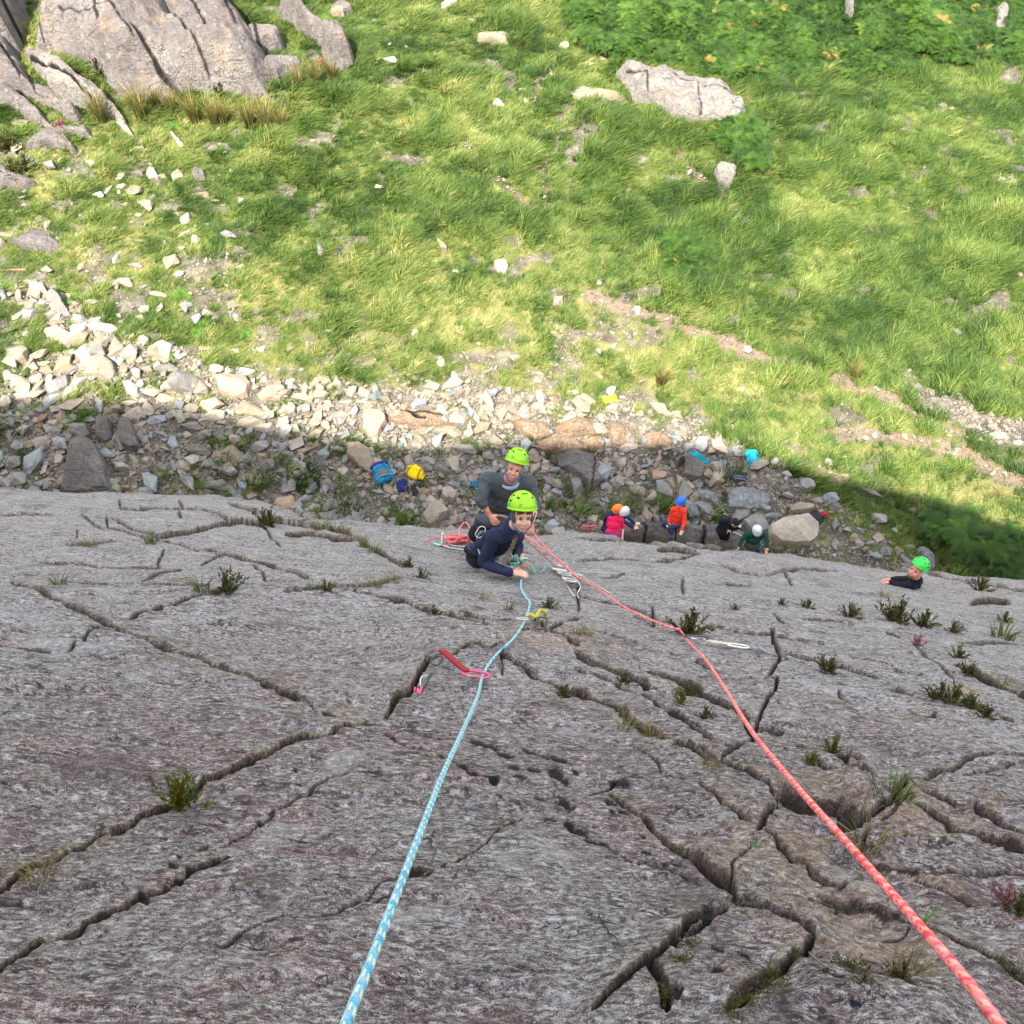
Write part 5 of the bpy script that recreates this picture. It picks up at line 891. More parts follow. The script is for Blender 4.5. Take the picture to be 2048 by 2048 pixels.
# fill the scree between them with smaller stones: past what anyone would count
x, y, z = sample_ground(80000, seed=33, y1=40); Z = zones(x, y, z); r = np.random.default_rng(35)
gr = fbm(x / 0.7, y / 0.7, 3, 251); upper = 1 - smooth(860, 930, Z['py']); right = smooth(1440, 1560, Z['px']) * smooth(930, 980, Z['py'])
pk = np.maximum.reduce([Z['scree'] * np.clip(0.62 + 0.9 * gr + 0.15 * upper, 0.01, 1) * (1 - 0.88 * right), 0.16 * Z['wash'], 0.05 * Z['path'], 0.07 * Z['gully'], 0.035 * Z['stony'] + 0.04 * Z['stony'] * Z['bare'], 0.0045 + 0 * x])
k = r.uniform(0, 1, len(x)) < pk
for (a, b, w_) in TAKEN: k &= ~((np.abs(Z['px'] - a) < w_ * .9 + 3) & (np.abs(Z['py'] - b) < w_ * .6 + 3))
x, y, z, pyk, gr2 = x[k], y[k], z[k], Z['py'][k], Z['scree'][k]; n = len(x); print('rubble', n)
sz = np.clip(0.19 * np.exp(r.normal(0, .5, n)), .09, .6) * np.where(gr2 > .5, 1, .75) * np.where(Z['px'][k] < 750, 1.25, 1.0)
RV = [RM[m][i] for m in ('grey', 'pale', 'tan', 'blue') for i in (0, 1, 2, 3)]
prob = np.where(pyk[:, None] > 860, np.array([.34, .2, .22, .24]), np.array([.12, .5, .32, .06])); cum = prob.cumsum(1); kind = (r.uniform(0, 1, n)[:, None] > cum).sum(1).clip(0, 3)
LF = np.array(LEFT); m = len(LF)
kx = np.concatenate([kind * 4 + r.integers(0, 4, n), LF[:, 6].astype(int) * 4 + r.integers(0, 4, m)])
RP = np.concatenate([np.stack([x, y, z + sz * .12], -1), LF[:, :3] + np.array([0, 0, .03])])
RR = np.concatenate([np.stack([r.normal(0, .25, n), r.normal(0, .25, n), r.uniform(0, 6.28, n)], -1), np.stack([r.normal(0, .08, m), r.normal(0, .08, m), np.radians(LF[:, 5])], -1)])
RS = np.concatenate([np.stack([sz * r.uniform(.8, 1.5, n), sz, sz * r.uniform(.7, 1.2, n)], -1), np.stack([LF[:, 3] * 1.15, LF[:, 4] * 1.6, LF[:, 4] * 1.3], -1)])
gn_scatter('rubble', RP, RR, RS, kx, r.uniform(0, 1, n + m), RV, 'countless fist to head sized stones packed between the boulders of the scree', 'rubble')
# ------------------------------------------------------------------ plants that stand out one by one
WZ = Vector((0, 0, 1)); ENv = Vector(EN)
PM = {
 'rush': [tuft_mesh('rush_mesh_%d' % i, 170, 1.15, 0.022, 0.33, .18, M_RUSH, 700 + i, 4, (.08, .02), .5) for i in range(2)],
 'straw': [tuft_mesh('straw_mesh_%d' % i, 120, 0.5, 0.012, .8, .12, mat_leaf('dry_grass_blade', [(0.2, (0.20, 0.17, 0.06)), (0.8, (0.42, 0.35, 0.17))], None), 710 + i, 4, (.25, .1), .6) for i in range(1)],
 'fern': [frond_mesh('fern_mesh_%d' % i, 9, 0.5, M_FERN, 720 + i, .55, 11) for i in range(2)],
 'heather': [leafy_mesh('heather_mesh_%d' % i, 900, .5, .7, .12, M_HEATH, 730 + i) for i in range(2)],
 'pink': [leafy_mesh('pink_heather_mesh_%d' % i, 600, .5, .6, .12, M_HEATHP, 740 + i) for i in range(1)],
 'bilberry': [leafy_mesh('bilberry_mesh_%d' % i, 900, .5, .7, .11, M_BILB, 750 + i) for i in range(1)],
 'cgrass': [tuft_mesh('crack_grass_mesh_%d' % i, 46, 0.75, 0.035, .75, .30, M_CGRASS, 760 + i, 4, (.0, .0), .5) for i in range(2)],
 'drygrass': [tuft_mesh('dry_crack_grass_mesh_%d' % i, 60, 0.7, 0.022, .9, .30, M_RUSH, 770 + i, 4, (.0, .0), .5) for i in range(2)],
 'blades': [tuft_mesh('broad_blade_mesh', 7, 1.0, 0.11, .8, .06, M_FERN, 780, 4, (.3, .1), .4)],
 'moss': [leafy_mesh('moss_mesh', 500, .5, .28, .10, M_MOSS, 790)],
}
WORDS = {'rush': ('rush_clump', 'clump of rushes', 'rushes'), 'straw': ('dry_grass_tussock', 'tussock of dry straw coloured grass', 'grass tussock'), 'fern': ('fern', 'bright green fern', 'fern'), 'heather': ('heather_clump', 'dark heather clump', 'heather'),
 'pink': ('pink_heather', 'pink flowering heather', 'heather'), 'bilberry': ('bilberry_bush', 'leafy bilberry cushion', 'shrub'), 'cgrass': ('grass_tuft', 'green grass tuft', 'grass tuft'), 'drygrass': ('dry_grass_tuft', 'wiry dry grass tuft', 'grass tuft'),
 'blades': ('broad_leaved_grass', 'sprig of broad green blades', 'plant'), 'moss': ('moss_cushion', 'dark mossy cushion', 'moss')}
def short(l): return l if len(l.split()) <= 15 else ' '.join(l.replace(' in a slab crack', ' on the slab').replace(' growing', '').replace('well ', '').replace('tuft on the slab', 'tuft').replace('the climber with the green helmet','the green helmet').replace('the big lower left crack','the long lower crack').replace('the man in the grey jumper','the grey jumper').split()[:16])
def plant(kind, px, py, w, h=None, on='slab', label=None, i=0, flat=1.0):
    if on == 'slab':
        p, t = S3(px, py + w * .22, .03 if kind == 'moss' else -0.01); up = (ENv * .75 + WZ * .5).normalized()
    else:
        p = Gv(px, py + w * .22); t = (p - Vector(CAM)).length; up = WZ
    s = w * t / FPX * (1.25 if on == 'slab' else 1.0)
    base = {'rush': 1.1, 'straw': 1.0, 'fern': 1.0, 'cgrass': .95, 'drygrass': .95, 'blades': 1.3}.get(kind, 1.0); s /= base
    nm, ph, cat_ = WORDS[kind]; m = PM[kind][(int(px) + i) % len(PM[kind])]
    o = bpy.data.objects.new(nm, m); COL.objects.link(o)
    q = up.to_track_quat('Z', 'Y').to_matrix() @ Matrix.Rotation(random.uniform(0, 6.28), 3, 'Z')
    hs = s * (1.0 if h is None else h); o.matrix_world = Matrix.Translation(p) @ q.to_4x4() @ Matrix.Diagonal((s, s * flat, hs, 1))
    place = (' in the slab ' if on == 'slab' else ' on the ground ') 
    tag(o, label or uniq(short(ph + (' on the slab ' if on == 'slab' else ' ') + where(px, py)), ['small', 'second', 'lowest', 'sparse', 'low', 'shaded', 'narrow', 'tiny']), cat_, ph + ('s in the slab cracks' if on == 'slab' else 's on the hillside')); return o
SLABP = [('bilberry',365,1597,88),('fern',533,1508,30),('drygrass',80,1738,72),('cgrass',118,1162,36),('cgrass',402,1172,42),('heather',455,1170,52),('cgrass',302,1081,32),('drygrass',182,1086,36),('heather',538,1043,44),('cgrass',640,1052,30),('cgrass',668,1056,30),('drygrass',693,1058,26),
 ('cgrass',728,1088,30),('cgrass',748,1098,28),('drygrass',765,1106,26),('cgrass',630,1173,32),('heather',652,1175,26),('drygrass',750,1168,34),('drygrass',785,1160,34),('heather',817,1128,24),('heather',842,1150,26),('heather',868,1224,24),('cgrass',1018,1214,26),('heather',1096,1209,28),('drygrass',1152,1262,30),('heather',1126,1384,30),
 ('drygrass',968,1192,24),('heather',1378,1254,62),('drygrass',1172,1262,34),('fern',1386,1324,18),('bilberry',1360,1398,34),('heather',1375,1384,34),('heather',1410,1425,28),('heather',1246,1358,26),('drygrass',1252,1444,48),('drygrass',1304,1464,44),('drygrass',1420,1530,36),('bilberry',1665,1494,42),('heather',1692,1516,22),('bilberry',1622,1520,32),
 ('drygrass',1514,1452,26),('heather',1657,1334,42),('heather',1615,1210,24),('heather',1470,1216,16),('heather',1700,1226,34),('drygrass',1716,1224,26),('heather',1792,1230,56),('heather',1846,1243,42),('heather',1906,1256,28),('cgrass',2004,1266,54),('drygrass',1768,1188,26),('pink',1834,1284,30),('heather',1917,1309,28),('heather',2008,1238,24),('heather',1938,1342,34),
 ('drygrass',2002,1362,40),('heather',1876,1386,44),('bilberry',1905,1392,44),('heather',1940,1408,40),('heather',1972,1424,34),('pink',1888,1380,16),('heather',1562,1204,18),('heather',1960,1173,36),('cgrass',1778,1588,74),('cgrass',1805,1576,50),('drygrass',1730,1672,84),('fern',1516,1678,34),('blades',1672,1815,40),('blades',1842,1838,62),('pink',2010,1792,52),('heather',2035,1812,50),
 ('drygrass',1822,1925,74),('heather',1800,1940,50),('cgrass',2030,1935,44),('moss',1548,1972,44),('moss',1530,1990,36),('moss',1492,2018,44),('moss',1462,2040,44),('moss',1378,1905,34),('moss',1362,1938,34),('moss',1330,2010,44),('moss',1700,1950,50),('heather',1726,1955,30),('moss',1590,1925,20),('drygrass',1665,1530,16),('moss',1350,1500,20),('cgrass',1395,1388,20)]
for j, a in enumerate(SLABP): plant(*a, i=j)
GR = [('rush',203,228,58),('rush',286,222,66),('rush',312,205,40),('rush',345,215,44),('rush',391,230,60),('rush',430,238,50),('rush',500,240,58),('rush',535,245,60),('rush',562,248,50),('rush',449,236,46),('rush',634,158,50),('rush',600,165,44),('rush',665,148,44),('pink',123,252,28),('pink',645,127,24),('heather',228,66,30),('pink',148,68,18),('pink',263,122,18),
 ('fern',350,246,36),('fern',640,36,48),('fern',612,26,40),('fern',660,50,38),('fern',138,584,44),('fern',122,572,30),('fern',160,634,44),('fern',366,578,40),('fern',375,592,30),('fern',336,702,36),('fern',318,690,26),('fern',410,648,40),('fern',395,660,34),('fern',156,772,30),('fern',75,808,34),('fern',45,812,28),('fern',100,802,28),('fern',366,818,26),('fern',390,738,32),('fern',210,648,26),('fern',492,660,32),('fern',12,562,36),
 ('fern',918,206,32),('fern',824,360,20),('fern',777,380,22),('fern',1197,340,18),('fern',905,50,20),('rush',1320,758,54),('straw',858,690,30),('straw',1616,792,46),('straw',1720,782,36),('rush',1708,748,42),('straw',1995,978,54),('straw',1060,335,34),('heather',200,140,40),('heather',160,150,26),('heather',330,215,28),('heather',440,190,40),('heather',300,160,36),
 ('heather',30,345,44),('heather',55,330,34),('heather',15,290,44),('heather',1045,90,24),('heather',1435,172,22),('heather',345,788-60,22),('fern',430,140,22),('cgrass',1262,1010,40),('cgrass',1270,990,34),('cgrass',1172,985,34),('cgrass',930,880,26),('cgrass',1080,965,30),('cgrass',1100,1010,30),('cgrass',1345,968,24),('cgrass',425,872,34),('cgrass',450,922,40),('cgrass',480,940,34),('cgrass',505,874,30),('cgrass',400,930,34),('cgrass',385,955,30),('cgrass',625,880,24),('cgrass',585,870,24),
 ('cgrass',800,905,26),('cgrass',880,900,24),('cgrass',900,970,30),('cgrass',1000,985,26),('cgrass',1290,960,24),('cgrass',960,905,20),('cgrass',1570,1098,30),('cgrass',1600,1100,28),('cgrass',1545,1096,24)]
for j, a in enumerate(GR): plant(a[0], a[1], a[2], a[3], on='ground', i=j)

# ------------------------------------------------------------------ tubes, ropes, hardware
def catmull(pts, n=8):
    P_ = [pts[0]] + list(pts) + [pts[-1]]; out = []
    for i in range(1, len(P_) - 2):
        a, b, c, d = P_[i - 1], P_[i], P_[i + 1], P_[i + 2]
        for k in range(n):
            t = k / n; out.append(0.5 * ((2 * b) + (c - a) * t + (2 * a - 5 * b + 4 * c - d) * t * t + (3 * b - a - 3 * c + d) * t ** 3))
    out.append(pts[-1]); return out
def surf_path(pix, lift=.04, n=6):
    q = catmull([Vector((x, y, 0)) for x, y in pix], n); return [S3(a.x, a.y, lift)[0] for a in q]
def tube_np(path, r, sides=8, closed=False, flat=None):
    """tube round a path; 'along' attribute in metres for woven patterns"""
    n = len(path); V = []; al = []; an = []; L = 0; prev = None; rr = r if isinstance(r, (list, tuple)) else [r] * n
    for i, p in enumerate(path):
        a = path[i - 1] if (i or closed) else p; b = path[(i + 1) % n] if (i < n - 1 or closed) else p; tg = (b - a).normalized()
        if prev is None: prev = tg.cross(Vector((.3, .2, 1))).normalized()
        nx = (prev - tg * prev.dot(tg)).normalized(); ny = tg.cross(nx); prev = nx
        if i: L += (p - path[i - 1]).length
        for s in range(sides):
            q = 6.28318 * s / sides; o = nx * math.cos(q) * rr[i] + ny * math.sin(q) * rr[i] * (flat or 1); V.append(p + o); al.append(L); an.append(s / sides)
    F = []
    for i in range(n if closed else n - 1):
        for s in range(sides):
            a, b = i * sides + s, i * sides + (s + 1) % sides; c = ((i + 1) % n) * sides + (s + 1) % sides; d = ((i + 1) % n) * sides + s; F.append((a, b, c, d))
    return V, F, al, an
def tube_obj(name, path, r, mat, parent=None, sides=8, closed=False, **tg):
    c = sum(path, Vector()) / len(path) if parent is None else parent.location
    V, F, al, an = tube_np([p - c for p in path], r, sides, closed)
    me = mesh_np(name, V, F, [mat], True, {'along': al, 'ang': an}); o = link(name, me, parent, **tg)
    if parent is None: o.location = c
    return o
def rope_mat(name, base, dash, edge, period=0.03, duty=.5, k=2.0):
    t = NT(name); al = t.attr('along'); an = t.attr('ang')
    ph = t.math('FRACT', t.math('DIVIDE', t.math('ADD', al, t.math('MULTIPLY', an, period * k)), period)); sp = t.math('FRACT', t.math('MULTIPLY', an, 4.0))
    d = t.math('MULTIPLY', t.math('LESS_THAN', ph, duty), t.math('GREATER_THAN', sp, 0.35)); e = t.math('LESS_THAN', t.math('ABSOLUTE', t.math('SUBTRACT', ph, duty)), .10)
    w = t.math('SINE', t.math('MULTIPLY', al, 3000.0)); 
    col = t.mix(e, base, edge); col = t.mix(d, col, dash)
    col = t.mix(t.rng(t.noise(t.coord(), 60, 2), .4, .6, 0, .2), col, (1, 1, 1))
    return t.done(col, 0.75, t.bump(w, .4, .001), .25)
M_BLUE = rope_mat('blue_rope_sheath', (0.05, 0.33, 0.50), (0.50, 0.68, 0.42), (0.22, 0.26, 0.50), .052, .42, 1.0)
M_RED = rope_mat('red_rope_sheath', (0.72, 0.055, 0.085), (0.80, 0.30, 0.18), (0.80, 0.12, 0.14), .040, .38, 1.2)
M_MINT = rope_mat('mint_rope_sheath', (0.22, 0.48, 0.44), (0.50, 0.70, 0.62), (0.15, 0.35, 0.34), .03)
M_GREENR = rope_mat('green_rope_sheath', (0.05, 0.20, 0.15), (0.30, 0.48, 0.40), (0.04, 0.12, 0.10), .03)
M_CRIM = rope_mat('crimson_rope_sheath', (0.32, 0.03, 0.05), (0.5, 0.10, 0.12), (0.2, 0.02, 0.03), .03)
M_WROPE = simple('white_rope', (0.68, 0.68, 0.70), .7)
M_STEEL = simple('grey_alloy', (0.50, 0.52, 0.55), .3, .9); M_DSTEEL = simple('dark_alloy', (0.10, 0.105, 0.12), .35, .7); M_PINK = simple('pink_alloy', (0.80, 0.10, 0.22), .3, .35)
M_WHITEAL = simple('pale_alloy', (0.72, 0.72, 0.72), .35, .5)
def seg_inv(p0, p1, d0, d1, n):
    """straight line in space between two seen points with given depths"""
    a, b = P(*p0, d0), P(*p1, d1); return [a.lerp(b, i / n) for i in range(n)]
def rope_line(pix, dep):
    return [P(x, y, d) for (x, y), d in zip(pix, dep)]
def interp_depth(pix, d0, d1):
    L = [0]
    for a, b in zip(pix, pix[1:]): L.append(L[-1] + math.hypot(b[0] - a[0], b[1] - a[1]))
    return [1 / (1 / d0 + (1 / d1 - 1 / d0) * l / L[-1]) for l in L]
RD = 0.0075
low = [(964,1355),(957,1387),(943,1422),(917,1480),(885,1550),(850,1640),(810,1745),(775,1835),(741,1925),(708,2005),(680,2080)]
pB, tB = S3(964, 1352); dl = interp_depth(low, tB * 1.0 - .10, 1.16)
up_ = [(1045.5,1150),(1041,1170),(1043,1184),(1050,1197),(1058,1207),(1058,1218),(1054,1232),(1046,1253),(1034,1273),(1020,1290),(994,1314),(975,1338)]
upp = surf_path([(x, y + 4) for x, y in up_], .03, 4)
bl = catmull(upp + rope_line(low, dl), 10)
tube_obj('climbing_rope', bl, RD, M_BLUE, sides=10, label='blue rope with pale dashes running from the boy past the red quickdraw', cat='rope')
rlow = [(1378,1285),(1410,1318),(1452,1380),(1503,1462),(1590,1569),(1696,1688),(1791,1796),(1880,1898),(1940,1970),(2004,2056),(2030,2090)]
pR, tR = S3(1378, 1288); dl = interp_depth(rlow, tR - .08, 1.10)
rup = [(1040,1064),(1071,1097),(1124,1145),(1198,1193),(1251,1230),(1315,1262),(1355,1277)]
r0 = P(1040, 1064, 9.3); rr_ = [r0]; _a = S3(1150, 1168, .10)[0]; rr_ += [r0.lerp(_a, .33), r0.lerp(_a, .66)] + surf_path([(1150, 1168), (1198, 1198), (1251, 1236), (1315, 1267), (1358, 1282)], .07, 4)
tube_obj('climbing_rope', catmull(rr_ + rope_line(rlow, dl), 10), RD, M_RED, sides=10, label='pinkish red rope running from the climbers down to the lower right corner', cat='rope')
def surf_line(pix, lift=.02): return [S3(x, y, lift)[0] for x, y in pix]
a0, a1 = P(1062, 1059, 10.0), S3(1150, 1160, .03)[0]
tube_obj('rope_strand', [a0.lerp(a1, i / 10) - WZ * .04 * math.sin(i / 10 * 3.14) for i in range(11)], .006, M_RED, label='taut pink rope strand from the right hand of the man to the anchor', cat='rope')
a0, a1 = P(1043, 1072, 8.9), S3(1112, 1142, .04)[0]
tube_obj('rope_strand', [a0.lerp(a1, i / 10) for i in range(11)], .006, M_RED, label='second pink strand tight between the boy and the anchor', cat='rope')

def carabiner(parent, c, ax, side, L=.11, W_=.06, r=.0055, mat=None, gate=True, name='carabiner'):
    """D shaped ring with a separate gate bar"""
    ax = ax.normalized(); side = (side - ax * side.dot(ax)).normalized(); pts = []
    for (u, v) in ((-.5,-.28),(-.5,.10),(-.42,.36),(-.2,.48),(.15,.5),(.4,.42),(.5,.15),(.47,-.2),(.36,-.42),(.2,-.5)): pts.append(c + ax * u * L + side * v * W_)
    pts += [c + ax * -.3 * L + side * -.46 * W_, c + ax * -.44 * L + side * -.40 * W_]
    V, F, al, an = tube_np([p - parent.location for p in catmull(pts + [pts[0]], 4)[:-1]], r, 6, True)
    o = link(name, mesh_np(name, V, F, [mat or M_STEEL], True), parent)
    if gate:
        V, F, _, _ = tube_np([c + ax * .3 * L + side * -.52 * W_ - parent.location, c + ax * -.3 * L + side * -.5 * W_ - parent.location], r * .7, 6)
        link('gate', mesh_np('gate', V, F, [M_WHITEAL], True), o)
    return o
def sling(parent, a, b, w, mat, name='sling', th_=.006, nrm=None):
    ax = (b - a).normalized(); s = ax.cross(nrm or ENv).normalized() * w / 2; n = (nrm or ENv) * th_; V = []
    for i in range(7):
        p = a.lerp(b, i / 6) - parent.location; k = 1 - .12 * math.sin(i / 6 * 3.14); V += [p - s * k, p + s * k, p + s * k + n, p - s * k + n]
    F = []
    for i in range(6):
        for j in range(4): F.append((4 * i + j, 4 * i + (j + 1) % 4, 4 * i + 4 + (j + 1) % 4, 4 * i + 4 + j))
    F += [(0, 1, 2, 3), (24, 27, 26, 25)]
    return link(name, mesh_np(name, V, F, [mat], False), parent)
M_SRED = simple('red_webbing', (0.27, 0.006, 0.02), .7, bump=.3, bscale=400); M_SYEL = simple('olive_yellow_webbing', (0.42, 0.38, 0.05), .7); M_SWHT = simple('cream_webbing', (0.72, 0.64, 0.52), .7); M_STAN = simple('tan_webbing', (0.42, 0.28, 0.12), .7)
M_BLACK = simple('black_fabric', (0.018, 0.018, 0.022), .8)
# red quickdraw and its camming device
p, t = S3(900, 1345, .03); qd = empty('quickdraw', p, 'red quickdraw with a pink carabiner holding the blue rope', 'quickdraw')
A_ = S3(882, 1322, .05)[0]; B_ = P(932, 1345, tB - .12); C_ = P(978, 1352, tB - .12)
sling(qd, A_, B_, .036, M_SRED, 'sling', .012)
carabiner(qd, B_.lerp(C_, .44), C_ - B_, Vector(EU).cross(ENv) * -1 + ENv * .2, .135, .062, .0062, M_PINK)
D_ = S3(860, 1358, .04)[0]; carabiner(qd, A_.lerp(D_, .45), D_ - A_, Vector(EU), .13, .05, .006, M_DSTEEL)
cm = empty('camming_device', S3(840, 1378, .0)[0], 'black stemmed cam with red lobes wedged in the crack below the quickdraw', 'climbing gear')
tube_obj('stem', catmull([S3(862, 1360, .03)[0], S3(852, 1370, .02)[0], S3(842, 1380, .0)[0]], 5), .009, M_DSTEEL, cm)
tube_obj('trigger_wire', catmull([S3(856, 1362, .03)[0], S3(842, 1366, .03)[0], S3(840, 1376, .01)[0]], 5), .003, M_WHITEAL, cm)
for j, (x, y) in enumerate(((828, 1383), (834, 1386), (841, 1381), (838, 1388))):
    q = S3(x, y, .0)[0] - cm.location; V = []; ax = Vector(EV); sd = Vector(EU)
    for i in range(10): an_ = i / 10 * 3.6; rr = .014 + .004 * i / 3; V.append(q + ENv * .004 + (ax * math.cos(an_) + ENv * math.sin(an_)) * rr)
    V2 = [v + sd * .008 for v in V]; n_ = len(V); me = bpy.data.meshes.new('cam_lobe'); me.from_pydata([tuple(v) for v in V + V2], [], [tuple(range(n_)), tuple(range(2 * n_ - 1, n_ - 1, -1))] + [(i, (i + 1) % n_, n_ + (i + 1) % n_, n_ + i) for i in range(n_)]); me.materials.append(M_PINK); link('cam_lobe', me, cm)
# yellow draw
p, t = S3(1065, 1255, .02); qd = empty('quickdraw', p, 'short yellow quickdraw with a black carabiner beside the blue rope', 'quickdraw')
A_ = S3(1050, 1250, .05)[0]; B_ = S3(1090, 1243, .06)[0]; tube_obj('sling', catmull([A_, S3(1060, 1248, .06)[0], S3(1070, 1250, .05)[0], S3(1078, 1243, .07)[0], B_, S3(1084, 1248, .04)[0], S3(1070, 1254, .04)[0]], 5), .011, M_SYEL, qd)
carabiner(qd, S3(1044, 1254, .05)[0], Vector(EU), Vector(EV), .08, .055, .005, M_STEEL); C_ = S3(1074, 1272, .02)[0]; carabiner(qd, B_.lerp(C_, .55), C_ - B_, Vector(EU), .24, .06, .007, M_DSTEEL)
# white draw
p, t = S3(1440, 1295, .02); qd = empty('quickdraw', p, 'cream quickdraw lying flat on the slab under the red rope', 'quickdraw')
A_ = S3(1410, 1291, .03)[0]; B_ = S3(1462, 1299, .03)[0]; sling(qd, A_, B_, .028, M_SWHT, 'sling', .008)
carabiner(qd, S3(1392, 1290, .05)[0], Vector(EU), Vector(EV), .15, .10, .006, M_DSTEEL); carabiner(qd, S3(1476, 1301, .03)[0], B_ - A_, Vector(EV), .13, .09, .006, M_WHITEAL)
nt = empty('nut', S3(1520, 1310, .0)[0], 'wired nut running into the crack right of the cream quickdraw', 'climbing gear')
tube_obj('wire', catmull([S3(x, y, .02)[0] for x, y in ((1492,1304),(1510,1308),(1516,1306),(1528,1310),(1518,1313),(1510,1309),(1530,1312),(1554,1319))], 5), .0035, M_DSTEEL, nt)
# belay anchor
an_o = empty('anchor', S3(1130, 1165, .0)[0], 'bundle of carabiners and slings clipped at the belay anchor', 'climbing gear')
for (x, y, dx, dy, m, L_) in ((1118,1150,1,.9,M_WHITEAL,.17),(1128,1160,.9,1.2,M_STEEL,.17),(1138,1172,.8,1.6,M_WHITEAL,.18),(1150,1160,1,.6,M_STEEL,.15),(1146,1182,.5,1.5,M_DSTEEL,.15),(1124,1142,1.2,.5,M_STEEL,.13)):
    carabiner(an_o, S3(x, y, .05)[0], Vector(EU) * dx - Vector(EV) * dy, Vector(EU) * -dy, L_, .07, .007, m)
sling(an_o, S3(1108, 1142, .03)[0], S3(1122, 1154, .03)[0], .05, M_STAN, 'sling'); sling(an_o, S3(1134, 1166, .03)[0], S3(1144, 1176, .03)[0], .035, M_SRED, 'sling')
for pts in ([(1130,1150),(1150,1165),(1160,1180),(1154,1196),(1158,1206)], [(1120,1150),(1140,1190),(1150,1200)], [(1142,1150),(1170,1164),(1220,1195)]): tube_obj('cord', catmull(surf_line(pts, .03), 6), .006, M_WHITEAL, an_o)
tube_obj('rope_strand', catmull([S3(x, y, l)[0] for x, y, l in ((1054,1140,.06),(1062,1146,.02),(1070,1150,.02),(1060,1138,.05),(1076,1149,.02),(1088,1145,.03),(1092,1136,.06),(1100,1142,.03),(1110,1140,.04),(1118,1146,.03))], 6), .0085, M_GREENR, label='dark green rope zigzagging from the hand of the boy to the anchor', cat='rope')
# rope heaps
def heap(name, cx, cy, w, h, mat, n, lab, on='slab', r=.007, seed=1, lift=.10, parent=None):
    rg = random.Random(seed); pts = []
    for i in range(n):
        a = i * 2.4 + rg.uniform(-.6, .6); q = rg.uniform(.35, 1); x = cx + math.cos(a) * w / 2 * q; y = cy + math.sin(a) * h / 2 * q
        if on == 'slab': pts.append(S3(x, y, rg.uniform(.01, lift))[0])
        else: pts.append(Gv(x, y) + WZ * rg.uniform(.03, lift))
    return tube_obj(name, catmull(pts, 7), r, mat, label=lab, cat='rope', sides=6)
heap('rope_heap', 915, 1092, 70, 16, M_RED, 34, 'pink rope piled in loose loops on the slab left of the boy', seed=3, lift=.11, r=.008)
tube_obj('rope_loop', catmull([S3(x, y, l)[0] for x, y, l in ((852,1086,.02),(872,1082,.04),(890,1084,.03),(905,1088,.03),(915,1092,.02),(917,1084,.14),(925,1080,.2),(935,1083,.18),(940,1092,.06),(925,1098,.02),(905,1097,.02),(890,1086,.10),(880,1085,.03))], 6), .008, M_RED, label='pink rope loop trailing left with one upright bight', cat='rope')
tube_obj('rope_loop', catmull([S3(x, y, l)[0] for x, y, l in ((864,1089,.02),(880,1093,.02),(900,1099,.02),(920,1102,.02),(940,1106,.02),(952,1112,.02),(930,1100,.03),(900,1096,.04),(884,1082,.10),(882,1094,.03),(870,1092,.02))], 6), .008, M_MINT, label='mint rope lying in front of the pink rope heap', cat='rope')
tube_obj('wire_loop', catmull([S3(x, y, l)[0] for x, y, l in ((770,1066,.01),(780,1062,.08),(792,1063,.10),(799,1068,.06),(798,1073,.01))], 6), .004, M_DSTEEL, label='thin dark cord arch standing on the slab left of the pink rope', cat='cord')
heap('rope_heap', 1182, 1064, 46, 9, M_CRIM, 46, 'dark crimson rope coiled on the ledge beside the pink vest', on='ground', r=.013, seed=5, lift=.30)
heap('rope_heap', 1472, 1078, 34, 16, M_WROPE, 26, 'grey white rope tangle hanging at the feet of the black jacket', on='ground', r=.010, seed=8, lift=.25)
# dead roots in the lower right crack
def roots(pix, r, lab): return tube_obj('dead_root', catmull([S3(x, y, l)[0] for x, y, l in pix], 6), r, simple('weathered_wood', (0.15, 0.125, 0.105), .9, bump=.6, bscale=120), label=lab, cat='root')
roots([(1618,1905,.0),(1624,1918,.008),(1636,1930,.01),(1655,1940,.004)], .0035, 'grey dead root looping out of the crack, left one')
roots([(1636,1914,.0),(1648,1912,.01),(1660,1914,.012),(1662,1926,.004)], .003, 'grey dead root arch between two other roots')
roots([(1716,1945,.0),(1715,1932,.01),(1725,1926,.012),(1745,1930,.01),(1780,1930,.0)], .0035, 'grey dead root bent at a right angle, right one')
